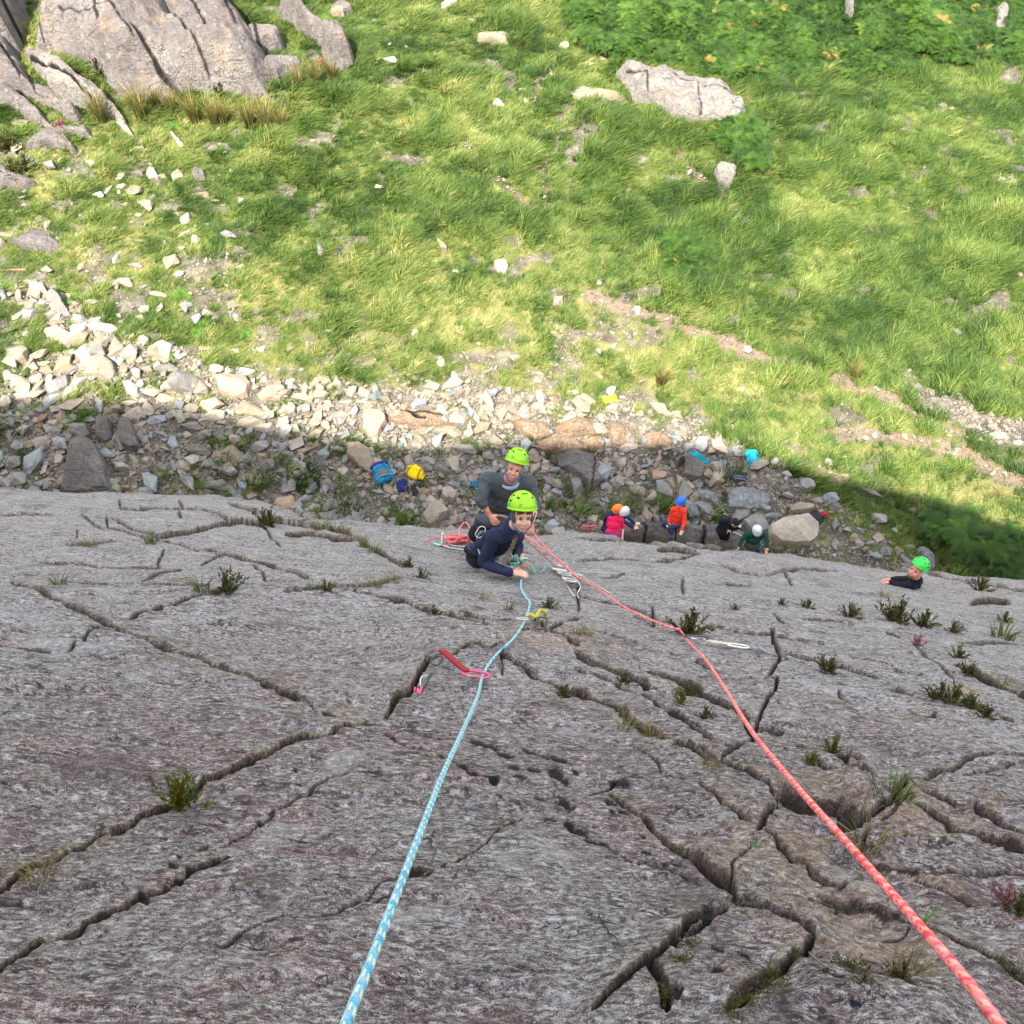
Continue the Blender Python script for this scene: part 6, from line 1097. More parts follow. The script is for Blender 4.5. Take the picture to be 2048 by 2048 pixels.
# ------------------------------------------------------------------ people
def solid(parts, voxel, name, mat, smooth_it=4, origin=Vector((0, 0, 0))):
    """fuse tapered limbs and ellipsoids into one continuous surface"""
    bm = bmesh.new()
    for q in parts:
        if q[0] == 'e':                                       # ellipsoid: centre, radii, rotation matrix
            _, c, rad, R_ = q; M = Matrix.Translation(c - origin) @ R_.to_4x4() @ Matrix.Diagonal((*rad, 1)); bmesh.ops.create_icosphere(bm, subdivisions=3 if max(rad) > .05 else 2, radius=1, matrix=M)
        else:                                                 # limb: points, radii
            _, pts, rad = q
            for p, r_ in zip(pts, rad): bmesh.ops.create_icosphere(bm, subdivisions=2, radius=r_ * 1.02, matrix=Matrix.Translation(p - origin))
            for (a, ra), (b, rb) in zip(zip(pts, rad), zip(pts[1:], rad[1:])):
                L = (b - a).length
                if L < 1e-4: continue
                M = Matrix.Translation((a + b) / 2 - origin) @ (b - a).to_track_quat('Z', 'Y').to_matrix().to_4x4()
                bmesh.ops.create_cone(bm, cap_ends=True, segments=14, radius1=ra, radius2=rb, depth=L, matrix=M)
    me = bpy.data.meshes.new(name); bm.to_mesh(me); bm.free()
    o = bpy.data.objects.new(name, me); COL.objects.link(o)
    m = o.modifiers.new('r', 'REMESH'); m.mode = 'VOXEL'; m.voxel_size = voxel; m.use_smooth_shade = True
    m = o.modifiers.new('s', 'SMOOTH'); m.factor = .5; m.iterations = smooth_it
    dg = bpy.context.evaluated_depsgraph_get(); out = bpy.data.meshes.new_from_object(o.evaluated_get(dg)); bpy.data.objects.remove(o); bpy.data.meshes.remove(me)
    out.name = name; out.materials.clear(); out.materials.append(mat); out.polygons.foreach_set('use_smooth', np.ones(len(out.polygons), bool)); return out
def frame(up, fwd):
    z = up.normalized(); y = (fwd - z * fwd.dot(z)).normalized(); x = y.cross(z); return Matrix((x, y, z)).transposed()      # x to the person's right, y forward, z up
def mat_cloth(name, c, wr=.35, scale=26, vr=.15):
    t = NT(name); co = t.coord(); n = t.noise(co, scale, 4, .6, .8); f = t.noise(co, 420, 2)
    col = t.mix(t.rng(n, .35, .65), tuple(x * (1 - vr) for x in c), tuple(x * (1 + vr) for x in c)); nm = t.bump(n, wr, .03); nm = t.bump(f, .25, .002, nm)
    return t.done(col, .85, nm, .2)
M_SKIN = NT('skin'); _c = M_SKIN.coord(); M_SKIN = M_SKIN.done(M_SKIN.mix(M_SKIN.rng(M_SKIN.noise(_c, 25, 3), .35, .65), (0.58, 0.33, 0.24), (0.66, 0.41, 0.31)), .5, None, .35)
M_SKIN2 = NT('sunburnt_skin'); _c = M_SKIN2.coord(); M_SKIN2 = M_SKIN2.done(M_SKIN2.mix(M_SKIN2.rng(M_SKIN2.noise(_c, 18, 3), .35, .65), (0.54, 0.22, 0.15), (0.62, 0.32, 0.23)), .5, None, .35)
M_LIME = simple('lime_helmet_shell', (0.27, 0.56, 0.008), .45, bump=.05); M_GREENH = simple('green_helmet_shell', (0.03, 0.55, 0.07), .4); M_WHITEH = simple('white_helmet_shell', (0.50, 0.52, 0.55), .4); M_BLUEH = simple('blue_helmet_shell', (0.02, 0.13, 0.62), .35); M_ORNH = simple('orange_helmet_shell', (0.75, 0.16, 0.02), .35)
M_EYE = simple('eye_dark', (0.03, 0.02, 0.018), .3); M_TEETH = simple('teeth', (0.45, 0.42, 0.38), .4); M_LIP = simple('lips', (0.42, 0.13, 0.11), .5); M_BROW = simple('brow_hair', (0.12, 0.075, 0.04), .8)
M_TEAL = simple('teal_sticker', (0.02, 0.30, 0.34), .5); M_STRAP = simple('blue_strap', (0.03, 0.16, 0.42), .7)
def ellip(name, c, rad, R_, mat, parent, sub=2, origin=None):
    bm = bmesh.new(); bmesh.ops.create_icosphere(bm, subdivisions=sub, radius=1, matrix=Matrix.Translation(c - (origin or parent['org'])) @ R_.to_4x4() @ Matrix.Diagonal((*rad, 1)))
    me = bpy.data.meshes.new(name); bm.to_mesh(me); bm.free(); me.materials.append(mat); me.polygons.foreach_set('use_smooth', np.ones(len(me.polygons), bool)); return link(name, me, parent)
def helmet(parent, org, c, R_, mat, detail=2, straps=None, size=1.0):
    """climbing helmet: shell with a flared rim, vents, stickers, head band"""
    V = []; F = []; NL, NS = 14, 36; prof = []
    for i in range(NL + 1):
        a = i / NL * math.radians(98); prof.append((math.sin(a), math.cos(a)))
    prof += [(1.06, -.15), (1.03, -.20), (.93, -.18), (.92, 0)]
    for i, (rr, zz_) in enumerate(prof):
        for s in range(NS):
            q = s / NS * 6.28318; cx, cy = math.cos(q), math.sin(q); brim = 1 + (.06 * max(0, cy) ** 3 if i > 10 else 0); low = -.22 * max(0, -cy) ** 2 * (i / NL if i <= NL else 1)
            ridge = 1 + .025 * math.cos(3 * q) * math.sin(min(1, i / NL) * 3.14)
            V.append(Vector((cx * rr * .118 * ridge, cy * rr * .142 * brim * ridge, (zz_ + low + .15) * .125)) * size)
    for i in range(len(prof) - 1):
        for s in range(NS): a = i * NS + s; b = i * NS + (s + 1) % NS; F.append((a, b, b + NS, a + NS))
    me = mesh_np('helmet_shell', [c + R_ @ v - org for v in V], F, [mat], True); h = link('helmet', me, parent)
    if detail:
        def spot(az, el, w_, h_, m, nm, rot=0, k=1.012):
            q, e = math.radians(az), math.radians(el); d = Vector((math.sin(q) * math.cos(e), math.cos(q) * math.cos(e), math.sin(e)))
            p = Vector((d.x * .118, d.y * .142, d.z * .125 + .15 * .125)) * size * k; n = Vector((d.x / .118, d.y / .142, d.z / .125)).normalized(); R2 = n.to_track_quat('Z', 'Y').to_matrix() @ Matrix.Rotation(math.radians(rot), 3, 'Z')
            ellip(nm, c + R_ @ p, (w_ / 2, h_ / 2, .003), R_ @ R2, m, h, 2, org)
        for az in (-38, 38): spot(az, 38, .034, .016, M_BLACK, 'vent', 20 if az < 0 else -20)
        for az in (-75, 75): spot(az, 45, .040, .016, M_BLACK, 'vent'); spot(az, 22, .044, .016, M_BLACK, 'vent')
        for az in (-12, 12): spot(az, 58, .028, .013, M_BLACK, 'vent')
        if detail > 1: 
            spot(-52, 20, .030, .042, M_TEAL, 'sticker'); spot(78, 8, .030, .042, M_TEAL, 'sticker'); spot(-52, 20, .012, .014, M_WHITEAL, 'sticker', k=1.025)
            for dx in (-5, 4): spot(22 + dx, 13, .020, .016, M_BROW, 'maker_mark'); 
            for dx in (-5, 4): spot(22 + dx, 13, .014, .010, M_LIME, 'maker_mark', k=1.02)
            spot(22, 6, .040, .005, M_BROW, 'maker_mark')
    return h
def head_parts(c, R_, s=1.0, beard=False):
    f = lambda x, y, z: c + R_ @ Vector((x, y, z)) * s; I = R_
    return [('e', f(0, -.005, .030), (.078 * s, .096 * s, .090 * s), I), ('e', f(0, .022, -.035), (.062 * s, .070 * s, .075 * s), I), ('e', f(0, .048, -.088), (.034 * s, .030 * s, .026 * s), I),
            ('e', f(0, .098, -.018), (.013 * s, .022 * s, .026 * s), I), ('e', f(0, .106, -.032), (.018 * s, .014 * s, .012 * s), I), ('e', f(-.034, .066, -.030), (.028 * s, .024 * s, .026 * s), I), ('e', f(.034, .066, -.030), (.028 * s, .024 * s, .026 * s), I),
            ('e', f(0, .080, .024), (.058 * s, .016 * s, .012 * s), I), ('e', f(0, .080, -.060), (.026 * s, .014 * s, .012 * s), I), ('e', f(-.082, -.005, -.010), (.010 * s, .022 * s, .032 * s), I), ('e', f(.082, -.005, -.010), (.010 * s, .022 * s, .032 * s), I)]
def face(parent, org, c, R_, s=1.0, smile=0, brow=M_BROW):
    f = lambda x, y, z: c + R_ @ Vector((x, y, z)) * s
    for sx in (-1, 1):
        ellip('eye', f(sx * .031, .083, .006), (.015 * s, .006 * s, .0055 * s), R_, M_EYE, parent, 2, org)
        ellip('eyebrow', f(sx * .032, .093, .025), (.021 * s, .006 * s, .005 * s), R_ @ Matrix.Rotation(sx * .15, 3, 'Y'), brow, parent, 2, org)
    ellip('mouth', f(0, .091, -.066), ((.030 if smile else .024) * s, .007 * s, (.011 if smile > 1 else .006) * s), R_, M_LIP, parent, 2, org)
    if smile > 1: ellip('teeth', f(0, .096, -.063), (.023 * s, .005 * s, .006 * s), R_, M_TEETH, parent, 2, org)
def hand_parts(w, fwd, palm_n, side, curl=.5, s=1.0):
    """palm and five separate fingers; side = direction the thumb leaves on"""
    fwd = fwd.normalized(); n = (palm_n - fwd * palm_n.dot(fwd)).normalized(); sd = fwd.cross(n); sd = sd if sd.dot(side) > 0 else -sd
    out = [('l', [w, w + fwd * .035 * s], [.024 * s, .026 * s]), ('e', w + fwd * .055 * s, (.040 * s, .046 * s, .016 * s), Matrix((sd, fwd, n)).transposed())]
    for k, (off, L_) in enumerate(((.030, .072), (.010, .080), (-.011, .074), (-.031, .058))):
        b = w + fwd * .085 * s + sd * off * s; spread_ = sd * off * .25; cc = curl * (1 + .12 * k)
        d1 = (fwd + spread_ * 4 - n * cc * .5).normalized(); d2 = (fwd - n * cc * 1.3).normalized(); d3 = (fwd * .6 - n * cc * 1.9).normalized()
        p1 = b + d1 * L_ * .45 * s; p2 = p1 + d2 * L_ * .32 * s; p3 = p2 + d3 * L_ * .24 * s; out.append(('l', [b, p1, p2, p3], [.0098 * s, .0092 * s, .0085 * s, .0072 * s]))
    b = w + fwd * .025 * s + sd * .026 * s; p1 = b + (fwd * .6 + sd * .8 - n * .2).normalized() * .038 * s; p2 = p1 + (fwd * .9 + sd * .25 - n * cc * .5).normalized() * .034 * s
    out.append(('l', [b, p1, p2], [.013 * s, .0115 * s, .009 * s])); return out
def fold(me, amp):
    """creases in the cloth"""
    for v in me.vertices:
        p = v.co; q = mnoise.noise(Vector((p.x * 5 + p.z * 3, p.y * 5, p.z * 11))) ; w = mnoise.noise(p * 13 + Vector((9, 0, 0)))
        v.co += v.normal * amp * ((1 - abs(q) * 3.0) * .6 + w * .5)
def mix3(a, b, t): return a.lerp(b, t)
def person(label, J, clothes, voxel=.012, helm=None, hd=2, hair=None, smile=0, skin=M_SKIN, build=1.0, harness=None, sleeve=1.0, group='climbers at the crag', brow=M_BROW, faceon=True, hands=(.5, .5), hat=None):
    """J: joints in world space. clothes: (top, trousers, shoes) materials"""
    org = J['pelvis'].copy(); root = empty('person', org, label, 'person', group); B = build; BA = min(B, 1.06)
    sh = [J['shL'], J['shR']]; hp = [J['hipL'], J['hipR']]; ch = (sh[0] + sh[1]) / 2; spine = (J['pelvis'] - ch).normalized(); fw = J['front'].normalized(); lat = (sh[1] - sh[0]).normalized(); TR = Matrix((lat, fw, -spine)).transposed()
    top, tr_, shoe = clothes
    def torso(e):
        m1 = ch + spine * .13 - fw * .005; m2 = ch + spine * .30; 
        return [('l', [mix3(ch, sh[0], .93), mix3(ch, sh[1], .93)], [.062 * B + e] * 2), ('e', m1, ((.165 * B + e), (.108 * B + e), .17), TR), ('e', m2, ((.145 * B + e), (.102 * B + e), .17), TR), ('e', J['pelvis'] - spine * .02, ((.155 * B + e), (.110 * B + e), .12), TR), ('l', [ch, J['neck']], [.075 * B, .055])]
    def arm(k, e, cut=1.0):
        s_, el, wr = J['sh' + k], J['el' + k], J['wr' + k]; end = el.lerp(wr, cut) if cut < 1 else wr
        return [('l', [s_, s_.lerp(el, .5), el, el.lerp(end, .45), end], [.056 * BA + e, .049 * BA + e, .041 * BA + e, .040 * BA + e, (.030 if cut >= 1 else .034) * BA + e])]
    def legs(e):
        out = []
        for k in 'LR': out.append(('l', [J['hip' + k], J['hip' + k].lerp(J['kn' + k], .5), J['kn' + k], J['kn' + k].lerp(J['an' + k], .35), J['an' + k]], [.088 * B + e, .074 * B + e, .056 * B + e, .055 * B + e, .038 + e]))
        out.append(('l', [J['hipL'], J['hipR']], [.098 * B + e] * 2)); return out
    neck = ('l', [J['neck'], J['head'] - J['headup'].normalized() * .04], [.056 * B, .052 * B]); HR = frame(J['headup'], J['headfwd'])
    bodyp = head_parts(J['head'], HR) + [neck] + torso(-.012) + arm('L', -.006) + arm('R', -.006) + legs(-.012)
    for k, cu in zip('LR', hands):
        hf = J.get('hf' + k) or (J['wr' + k] - J['el' + k]); bodyp += hand_parts(J['wr' + k], hf, J.get('pn' + k, -fw), J.get('th' + k, -WZ), cu)
    for k in 'LR': bodyp.append(('l', [J['an' + k], J['an' + k] + J['toe'] * .12], [.036, .03]))
    body = link('body', solid(bodyp, voxel * .75, 'body', skin, 2, org), root)
    tm_ = solid(torso(.012) + arm('L', .010, sleeve) + arm('R', .010, sleeve) + [('l', [ch - spine * .02, J['neck']], [.085 * B, .068])], voxel, 'top', top, 3, org)
    fold(tm_, .013 if hd > 1 else .010); link('top', tm_, root)
    tm_ = solid(legs(.010) + [('e', J['pelvis'] + spine * .02, ((.158 * B + .012), (.112 * B + .012), .11), TR)], voxel, 'trousers', tr_, 3, org); fold(tm_, .012); link('trousers', tm_, root)
    for k in 'LR': link('shoe', solid([('l', [J['an' + k] - J['toe'] * .03, J['an' + k] + J['toe'] * .09, J['an' + k] + J['toe'] * .19], [.046, .042, .034])], voxel, 'shoe', shoe, 2, org), root)
    if faceon: face(body, org, J['head'], HR, 1.0, smile, brow)
    if hair:
        hp_ = [('e', J['head'] + HR @ Vector((0, -.022, .030)), (.090, .098, .098), HR), ('e', J['head'] + HR @ Vector((-.070, .015, -.005)), (.020, .034, .045), HR), ('e', J['head'] + HR @ Vector((.070, .015, -.005)), (.020, .034, .045), HR), ('e', J['head'] + HR @ Vector((0, -.062, -.045)), (.062, .040, .050), HR)]
        if hair[1]: hp_ += [('l', [J['head'] + HR @ Vector((a_, .066, .068)), J['head'] + HR @ Vector((a_ * 1.2, .090, .046 + .006 * math.sin(a_ * 90)))], [.014, .005]) for a_ in (-.055, -.035, -.015, .01, .032, .052)]
        link('hair', solid(hp_, .008, 'hair', hair[0], 1, org), root)
    if helm:
        h = helmet(root, org, J['head'] + HR @ Vector((0, -.010, .074)), HR @ Matrix.Rotation(math.radians(8), 3, 'X'), helm, hd)
        if hd > 1:
            for sx in (-1, 1):
                f = lambda x, y, z: J['head'] + HR @ Vector((x, y, z)) - org
                V, F, _, _ = tube_np([f(sx * .100, .03, .045), f(sx * .090, .022, -.02), f(sx * .072, .03, -.070), f(sx * .02, .052, -.116)], .006, 6); link('chin_strap', mesh_np('chin_strap', V, F, [M_STRAP], True), h)
    if harness:
        hb = link('harness', solid([('e', J['pelvis'] - spine * .05, (.160 * B + .020, .115 * B + .020, .026), TR)], .010, 'harness', harness, 1, org), root)
        for k in 'LR':
            a_, b_ = J['hip' + k], J['kn' + k]; dd = (b_ - a_).normalized(); M3 = dd.to_track_quat('Z', 'Y').to_matrix(); c_ = a_.lerp(b_, .22); ring = [c_ + M3 @ Vector((math.cos(q / 14 * 6.283), math.sin(q / 14 * 6.283), 0)) * (.098 * B + .006) - org for q in range(14)]
            V, F, _, _ = tube_np(ring, .020, 6, True, .5); link('leg_loop', mesh_np('leg_loop', V, F, [harness], True), hb)
    root['org_'] = 0; del root['org_']
    return root, TR, ch, spine, org
IU = Vector(UP); CM = -Vector(FW); RTv = Vector(RT)          # picture up, towards the lens, picture right
# --- the boy
D0 = 8.55
Jb = dict(head=P(1044, 1034, 8.28), headup=(IU * .90 + CM * .28 + RTv * .06), headfwd=(CM * .96 - IU * .25 + RTv * .22), neck=P(1022, 1052, 8.42), shL=P(1034, 1074, 8.62), shR=P(988, 1072, 8.42), pelvis=P(962, 1106, 8.98), front=(RTv * .65 - IU * .6 + CM * .15),
          hipL=P(972, 1106, 9.08), hipR=P(958, 1112, 8.98), elL=P(1036, 1098, 8.72), wrL=P(1033, 1110, 8.62), elR=P(966, 1128, 8.60), wrR=P(1021, 1144, 8.42), hfR=RTv + IU * -.10, pnR=IU * .7 + CM * .6, thR=IU * .6 + RTv * .2, hfL=RTv * .7 - IU * .8, pnL=CM, thL=RTv,
          knL=P(962, 1112, 9.42), knR=P(950, 1120, 9.40), toe=Vector(EU) * .2 + Vector(EV) * -.5 + Vector((0, .6, 0)))
Jb['anL'] = S3(968, 1100, .07)[0]; Jb['anR'] = S3(952, 1104, .07)[0]
M_NAVY = mat_cloth('navy_jersey', (0.022, 0.028, 0.065), .55, 22); M_DPANT = mat_cloth('dark_trousers', (0.018, 0.018, 0.026)); M_GREYJ = mat_cloth('grey_jersey', (0.062, 0.075, 0.085), .6, 16)
M_HAIRB = simple('brown_hair', (0.11, 0.06, 0.03), .7, bump=.6, bscale=300); M_HAIRG = simple('grey_hair', (0.20, 0.19, 0.175), .7, bump=.6, bscale=300); M_HARN = simple('dark_harness', (0.03, 0.04, 0.06), .7)
bt, TRb, chb, spb, orgb = person('boy in a navy jersey and lime helmet leaning on the slab with one bare hand', Jb, (M_NAVY, M_DPANT, M_BLACK), .011, M_LIME, 2, (M_HAIRB, True), 1, build=.90, harness=M_HARN, hands=(.7, .55))
# harness gear at the boy's waist
tube_obj('belay_loop', catmull([P(966, 1062, 8.62), P(956, 1072, 8.75), P(956, 1092, 8.75), P(962, 1112, 8.72), P(975, 1128, 8.66)], 6), .010, simple('grey_strap', (0.35, 0.37, 0.40), .7), bt)
carabiner(bt, P(961, 1064, 8.68), IU * 1 + RTv * .6, RTv, .10, .06, .005, M_STEEL)
def tangle(parent, cx, cy, w, h, d, mat, n, r, name, seed, th_=.08, **kw):
    rg = random.Random(seed); pts = [P(cx + math.cos(i * 2.4 + rg.uniform(-.5, .5)) * w / 2 * rg.uniform(.3, 1), cy + math.sin(i * 2.4) * h / 2 * rg.uniform(.3, 1), d + rg.uniform(-th_, th_)) for i in range(n)]
    return tube_obj(name, catmull(pts, 6), r, mat, parent, sides=6, **kw)
tangle(None, 1027, 1124, 34, 30, 8.50, M_GREENR, 22, .0085, 'rope_knot', 5, label='dark green knotted rope bunched at the waist of the boy', cat='rope')
tangle(None, 1048, 1120, 20, 14, 8.50, M_MINT, 9, .0085, 'rope_knot', 6, label='pale mint rope bights under the hidden hand of the boy', cat='rope')
ch_l = [P(x, y, 8.42) for x, y in ((1031, 1076), (1028, 1084), (1025, 1092), (1021, 1100), (1016, 1108), (1013, 1118), (1008, 1126))]
for i in range(len(ch_l) * 2 - 1):
    c_ = ch_l[i // 2].lerp(ch_l[min(len(ch_l) - 1, i // 2 + 1)], .5 * (i % 2)); carabiner(bt, c_, IU * .9 + RTv * .4 * (1 if i % 2 else -1), RTv, .040, .020, .0038, simple('faded_brown_cord', (0.13, 0.10, 0.06), .8), False, 'daisy_chain_link')
# --- the older man
Jm = dict(head=P(1029, 938, 10.12), headup=(IU * .90 + CM * .26 + RTv * .26), headfwd=(CM * .96 - IU * .26 - RTv * .06), neck=P(1020, 960, 10.28), shL=P(1058, 968, 10.38), shR=P(974, 962, 10.30), pelvis=P(992, 1046, 10.82), front=(CM * .7 - IU * .35 + RTv * .30),
          hipL=P(1008, 1048, 10.88), hipR=P(978, 1046, 10.84), elL=P(1072, 1012, 10.36), wrL=P(1063, 1044, 10.18), elR=P(961, 1000, 10.22), wrR=P(979, 1030, 10.32), hfR=RTv * .6 - IU * .75 - CM * .2, pnR=CM, thR=RTv, hfL=-RTv * .1 - IU, pnL=CM, thL=-RTv,
          knL=P(990, 1062, 11.15), knR=P(952, 1068, 10.98), toe=Vector((.1, -.5, .1)))
Jm['anL'] = S3(1000, 1082, .08)[0]; Jm['anR'] = S3(960, 1086, .08)[0]
mt, TRm, chm, spm, orgm = person('older man in a grey jumper and lime helmet grinning up from the stance', Jm, (M_GREYJ, M_DPANT, M_BLACK), .012, M_LIME, 2, (M_HAIRG, False), 2, skin=M_SKIN2, build=1.32, harness=M_HARN, sleeve=.30, brow=M_HAIRG, hands=(.9, .8))
ringc = Jm['neck'] + (IU * -.01); nr_ = (Jm['head'] - Jm['neck']).normalized(); M3 = nr_.to_track_quat('Z', 'Y').to_matrix()
V, F, _, _ = tube_np(catmull([ringc + M3 @ Vector((math.cos(q / 12 * 6.283) * .088, math.sin(q / 12 * 6.283) * .078, .012 * math.sin(q))) - orgm for q in range(13)], 3)[:-1], .022, 8, True); link('neckerchief', mesh_np('neckerchief', V, F, [mat_cloth('pale_blue_scarf', (0.25, 0.36, 0.45))], True), mt)
# --- people on the ground at the foot of the crag
M_PINKV = mat_cloth('magenta_vest', (0.72, 0.015, 0.09)); M_PURP = mat_cloth('purple_sleeve', (0.16, 0.02, 0.20)); M_REDJ = mat_cloth('red_jacket', (0.85, 0.055, 0.03), .6); M_BLKJ = mat_cloth('black_jacket', (0.010, 0.012, 0.018), .6); M_DGRN = mat_cloth('dark_green_jersey', (0.010, 0.055, 0.035)); M_OLIV = mat_cloth('olive_trousers', (0.05, 0.06, 0.045)); M_JEAN = mat_cloth('navy_jeans', (0.03, 0.055, 0.12)); M_NVYJ = mat_cloth('navy_sleeves', (0.02, 0.025, 0.07)); M_PHARN = simple('magenta_harness', (0.35, 0.02, 0.16), .7); M_BLOND = simple('blond_hair', (0.40, 0.26, 0.10), .8)
def gp(x, y, h, d0=None):
    """a point h metres above the ground, seen at that pixel"""
    d = ray(float(x), float(y)); t = (h - CAM_H) / d[2]
    for _ in range(5): p = CAM + d * t; t = (float(th(p[0], p[1])) + h - CAM_H) / d[2]
    return Vector(CAM + d * t)
def ground_person(label, c, **k): return person(label, c, **k)
def jj(head, neck, shL, shR, pel, hipL, hipR, elL, wrL, elR, wrR, knL, knR, anL, anR, **k):
    f = lambda q: gp(*q) if isinstance(q, tuple) else q
    d = dict(head=f(head), neck=f(neck), shL=f(shL), shR=f(shR), pelvis=f(pel), hipL=f(hipL), hipR=f(hipR), elL=f(elL), wrL=f(wrL), elR=f(elR), wrR=f(wrR), knL=f(knL), knR=f(knR), anL=f(anL), anR=f(anR)); d.update(k); return d
Yf = Vector((0, -1, 0)); 
J3 = jj((1247, 1026, 1.42), (1240, 1032, 1.30), (1220, 1036, 1.22), (1243, 1040, 1.25), (1226, 1063, .95), (1219, 1064, .92), (1233, 1066, .92), (1216, 1050, 1.0), (1222, 1060, .95), (1246, 1055, 1.0), (1245, 1074, .85), (1220, 1078, .5), (1236, 1080, .5), (1221, 1094, .08), (1237, 1095, .08),
        headup=WZ * .8 + RTv * .3 - Yf * .1, headfwd=RTv * .7 + Vector((0, .7, -.3)), front=RTv * .6 + Vector((0, .7, -.2)), toe=Vector((.5, .5, 0)))
t3, *_ = person('woman in a magenta vest and white helmet bending over beside the orange helmet', J3, (M_PINKV, M_PHARN, M_BLACK), .016, M_WHITEH, 1, (M_BLOND, False), build=.95, harness=M_PHARN, sleeve=.02)
J4 = jj((1234, 1021, 1.40), (1228, 1027, 1.28), (1214, 1032, 1.20), (1233, 1030, 1.20), (1216, 1056, .85), (1212, 1058, .82), (1222, 1058, .82), (1250, 1044, 1.0), (1266, 1055, .9), (1256, 1034, 1.05), (1269, 1047, .95), (1226, 1070, .5), (1236, 1066, .5), (1222, 1088, .08), (1236, 1084, .08),
        headup=WZ * .85 + RTv * .2, headfwd=RTv * .9 + Vector((0, .2, -.3)), front=RTv * .9 + Vector((0, .1, -.3)), toe=Vector((.9, .1, 0)), hfL=RTv, hfR=RTv)
t4, *_ = person('person in an orange helmet and navy sleeves reaching both arms right', J4, (M_NVYJ, M_NVYJ, M_BLACK), .016, M_ORNH, 1, None, build=.95)
J5 = jj((1360, 1006, 1.32), (1358, 1014, 1.16), (1347, 1018, 1.08), (1368, 1020, 1.08), (1352, 1045, .62), (1346, 1046, .60), (1360, 1048, .60), (1342, 1030, .85), (1338, 1043, .72), (1369, 1042, .85), (1364, 1059, .72), (1329, 1044, .66), (1340, 1052, .62), (1328, 1062, .28), (1346, 1072, .28),
        headup=WZ * .9 + RTv * .05, headfwd=Vector((-.45, -.7, -.1)), front=Vector((-.3, -.9, 0)), toe=Vector((-.5, -.7, 0)))
t5, *_ = person('person in a red jacket and blue helmet sitting on the rock step', J5, (M_REDJ, M_JEAN, M_BLACK), .016, M_BLUEH, 1, (M_BLOND, False), build=1.0)
J6 = jj((1470, 1046, 1.46), (1463, 1044, 1.40), (1443, 1040, 1.36), (1474, 1043, 1.34), (1447, 1060, .98), (1441, 1060, .96), (1453, 1061, .96), (1441, 1052, 1.12), (1452, 1058, 1.10), (1480, 1054, 1.15), (1464, 1060, 1.08), (1444, 1074, .5), (1452, 1076, .5), (1441, 1090, .08), (1451, 1090, .08),
        headup=WZ * .7 - Yf * -.0 + RTv * .45, headfwd=Vector((.4, -.5, -.75)), front=Vector((.25, -.9, -.35)), toe=Vector((.1, -.9, 0)))
t6, *_ = person('person in a black jacket and dark cap looking down while handling a rope', J6, (M_BLKJ, M_BLKJ, M_BLACK), .016, None, 0, (M_BLACK, False), build=1.08)
HR6 = frame(J6['headup'], J6['headfwd']); o6 = J6['pelvis']
cp = link('cap', solid([('e', J6['head'] + HR6 @ Vector((0, -.005, .055)), (.098, .112, .075), HR6)], .012, 'cap', M_BLKJ, 1, o6), t6)
link('brim', solid([('e', J6['head'] + HR6 @ Vector((0, .115, .045)), (.072, .060, .010), HR6)], .007, 'brim', simple('grey_brim', (.40, .41, .44), .7), 1, o6), cp)
J7 = jj((1513, 1062, 1.36), (1512, 1066, 1.24), (1494, 1068, 1.18), (1530, 1068, 1.18), (1504, 1088, .82), (1498, 1089, .80), (1512, 1089, .80), (1483, 1082, 1.05), (1478, 1093, .95), (1534, 1082, 1.05), (1533, 1095, .95), (1498, 1092, .5), (1516, 1094, .5), (1500, 1108, .08), (1514, 1108, .08),
        headup=WZ * .75 + Vector((0, -.4, 0)), headfwd=Vector((0, -.65, -.7)), front=Vector((0, -.9, -.4)), toe=Vector((0, -1, 0)))
t7, *_ = person('climber in dark green and a white helmet starting up with hands on the slab', J7, (M_DGRN, M_OLIV, M_BLACK), .016, M_WHITEH, 1, None, build=1.08, harness=M_STRAP, sleeve=.8, skin=M_SKIN2)
tube_obj('rope_strand', catmull([gp(1463, 1062, 1.0), gp(1480, 1070, .95), gp(1500, 1081, .9), gp(1516, 1092, .85)], 6), .010, M_WROPE, label='white rope running from the black jacket to the climber in dark green', cat='rope')
# --- the climber on the right, half behind the edge of the slab
sR, tR_ = S3(1826, 1176); dR = tR_
J8 = dict(head=P(1832, 1142, dR - .30), headup=(IU * .78 + CM * .40 + RTv * .42), headfwd=(-RTv * .75 + CM * .45 - IU * .25), neck=P(1832, 1154, dR - .18), shL=P(1822, 1172, dR - .12), shR=P(1834, 1160, dR + .12), pelvis=P(1806, 1172, dR + .42), front=(-RTv * .75 - IU * .5 + CM * .1),
          hipL=P(1804, 1175, dR + .36), hipR=P(1808, 1170, dR + .52), elL=P(1796, 1172, dR - .05), wrL=P(1779, 1165, dR - .02), elR=P(1806, 1160, dR + .15), wrR=P(1782, 1160, dR + .15), hfL=-RTv - IU * .05, hfR=-RTv, pnL=-ENv * -1, pnR=ENv, knL=P(1800, 1172, dR + .8), knR=P(1808, 1168, dR + .9), toe=Vector(EV) * -.7)
J8['anL'] = P(1798, 1168, dR + 1.25); J8['anR'] = P(1808, 1166, dR + 1.3)
t8, *_ = person('bearded climber in a black jacket and bright green helmet far right on the slab edge', J8, (M_BLKJ, M_BLKJ, M_BLACK), .013, M_GREENH, 1, None, 1, skin=M_SKIN2, build=1.12, sleeve=.85)
link('beard', solid([('e', J8['head'] + frame(J8['headup'], J8['headfwd']) @ Vector((0, .050, -.085)), (.050, .050, .035), frame(J8['headup'], J8['headfwd']))], .008, 'beard', M_BROW, 1, J8['pelvis']), t8)
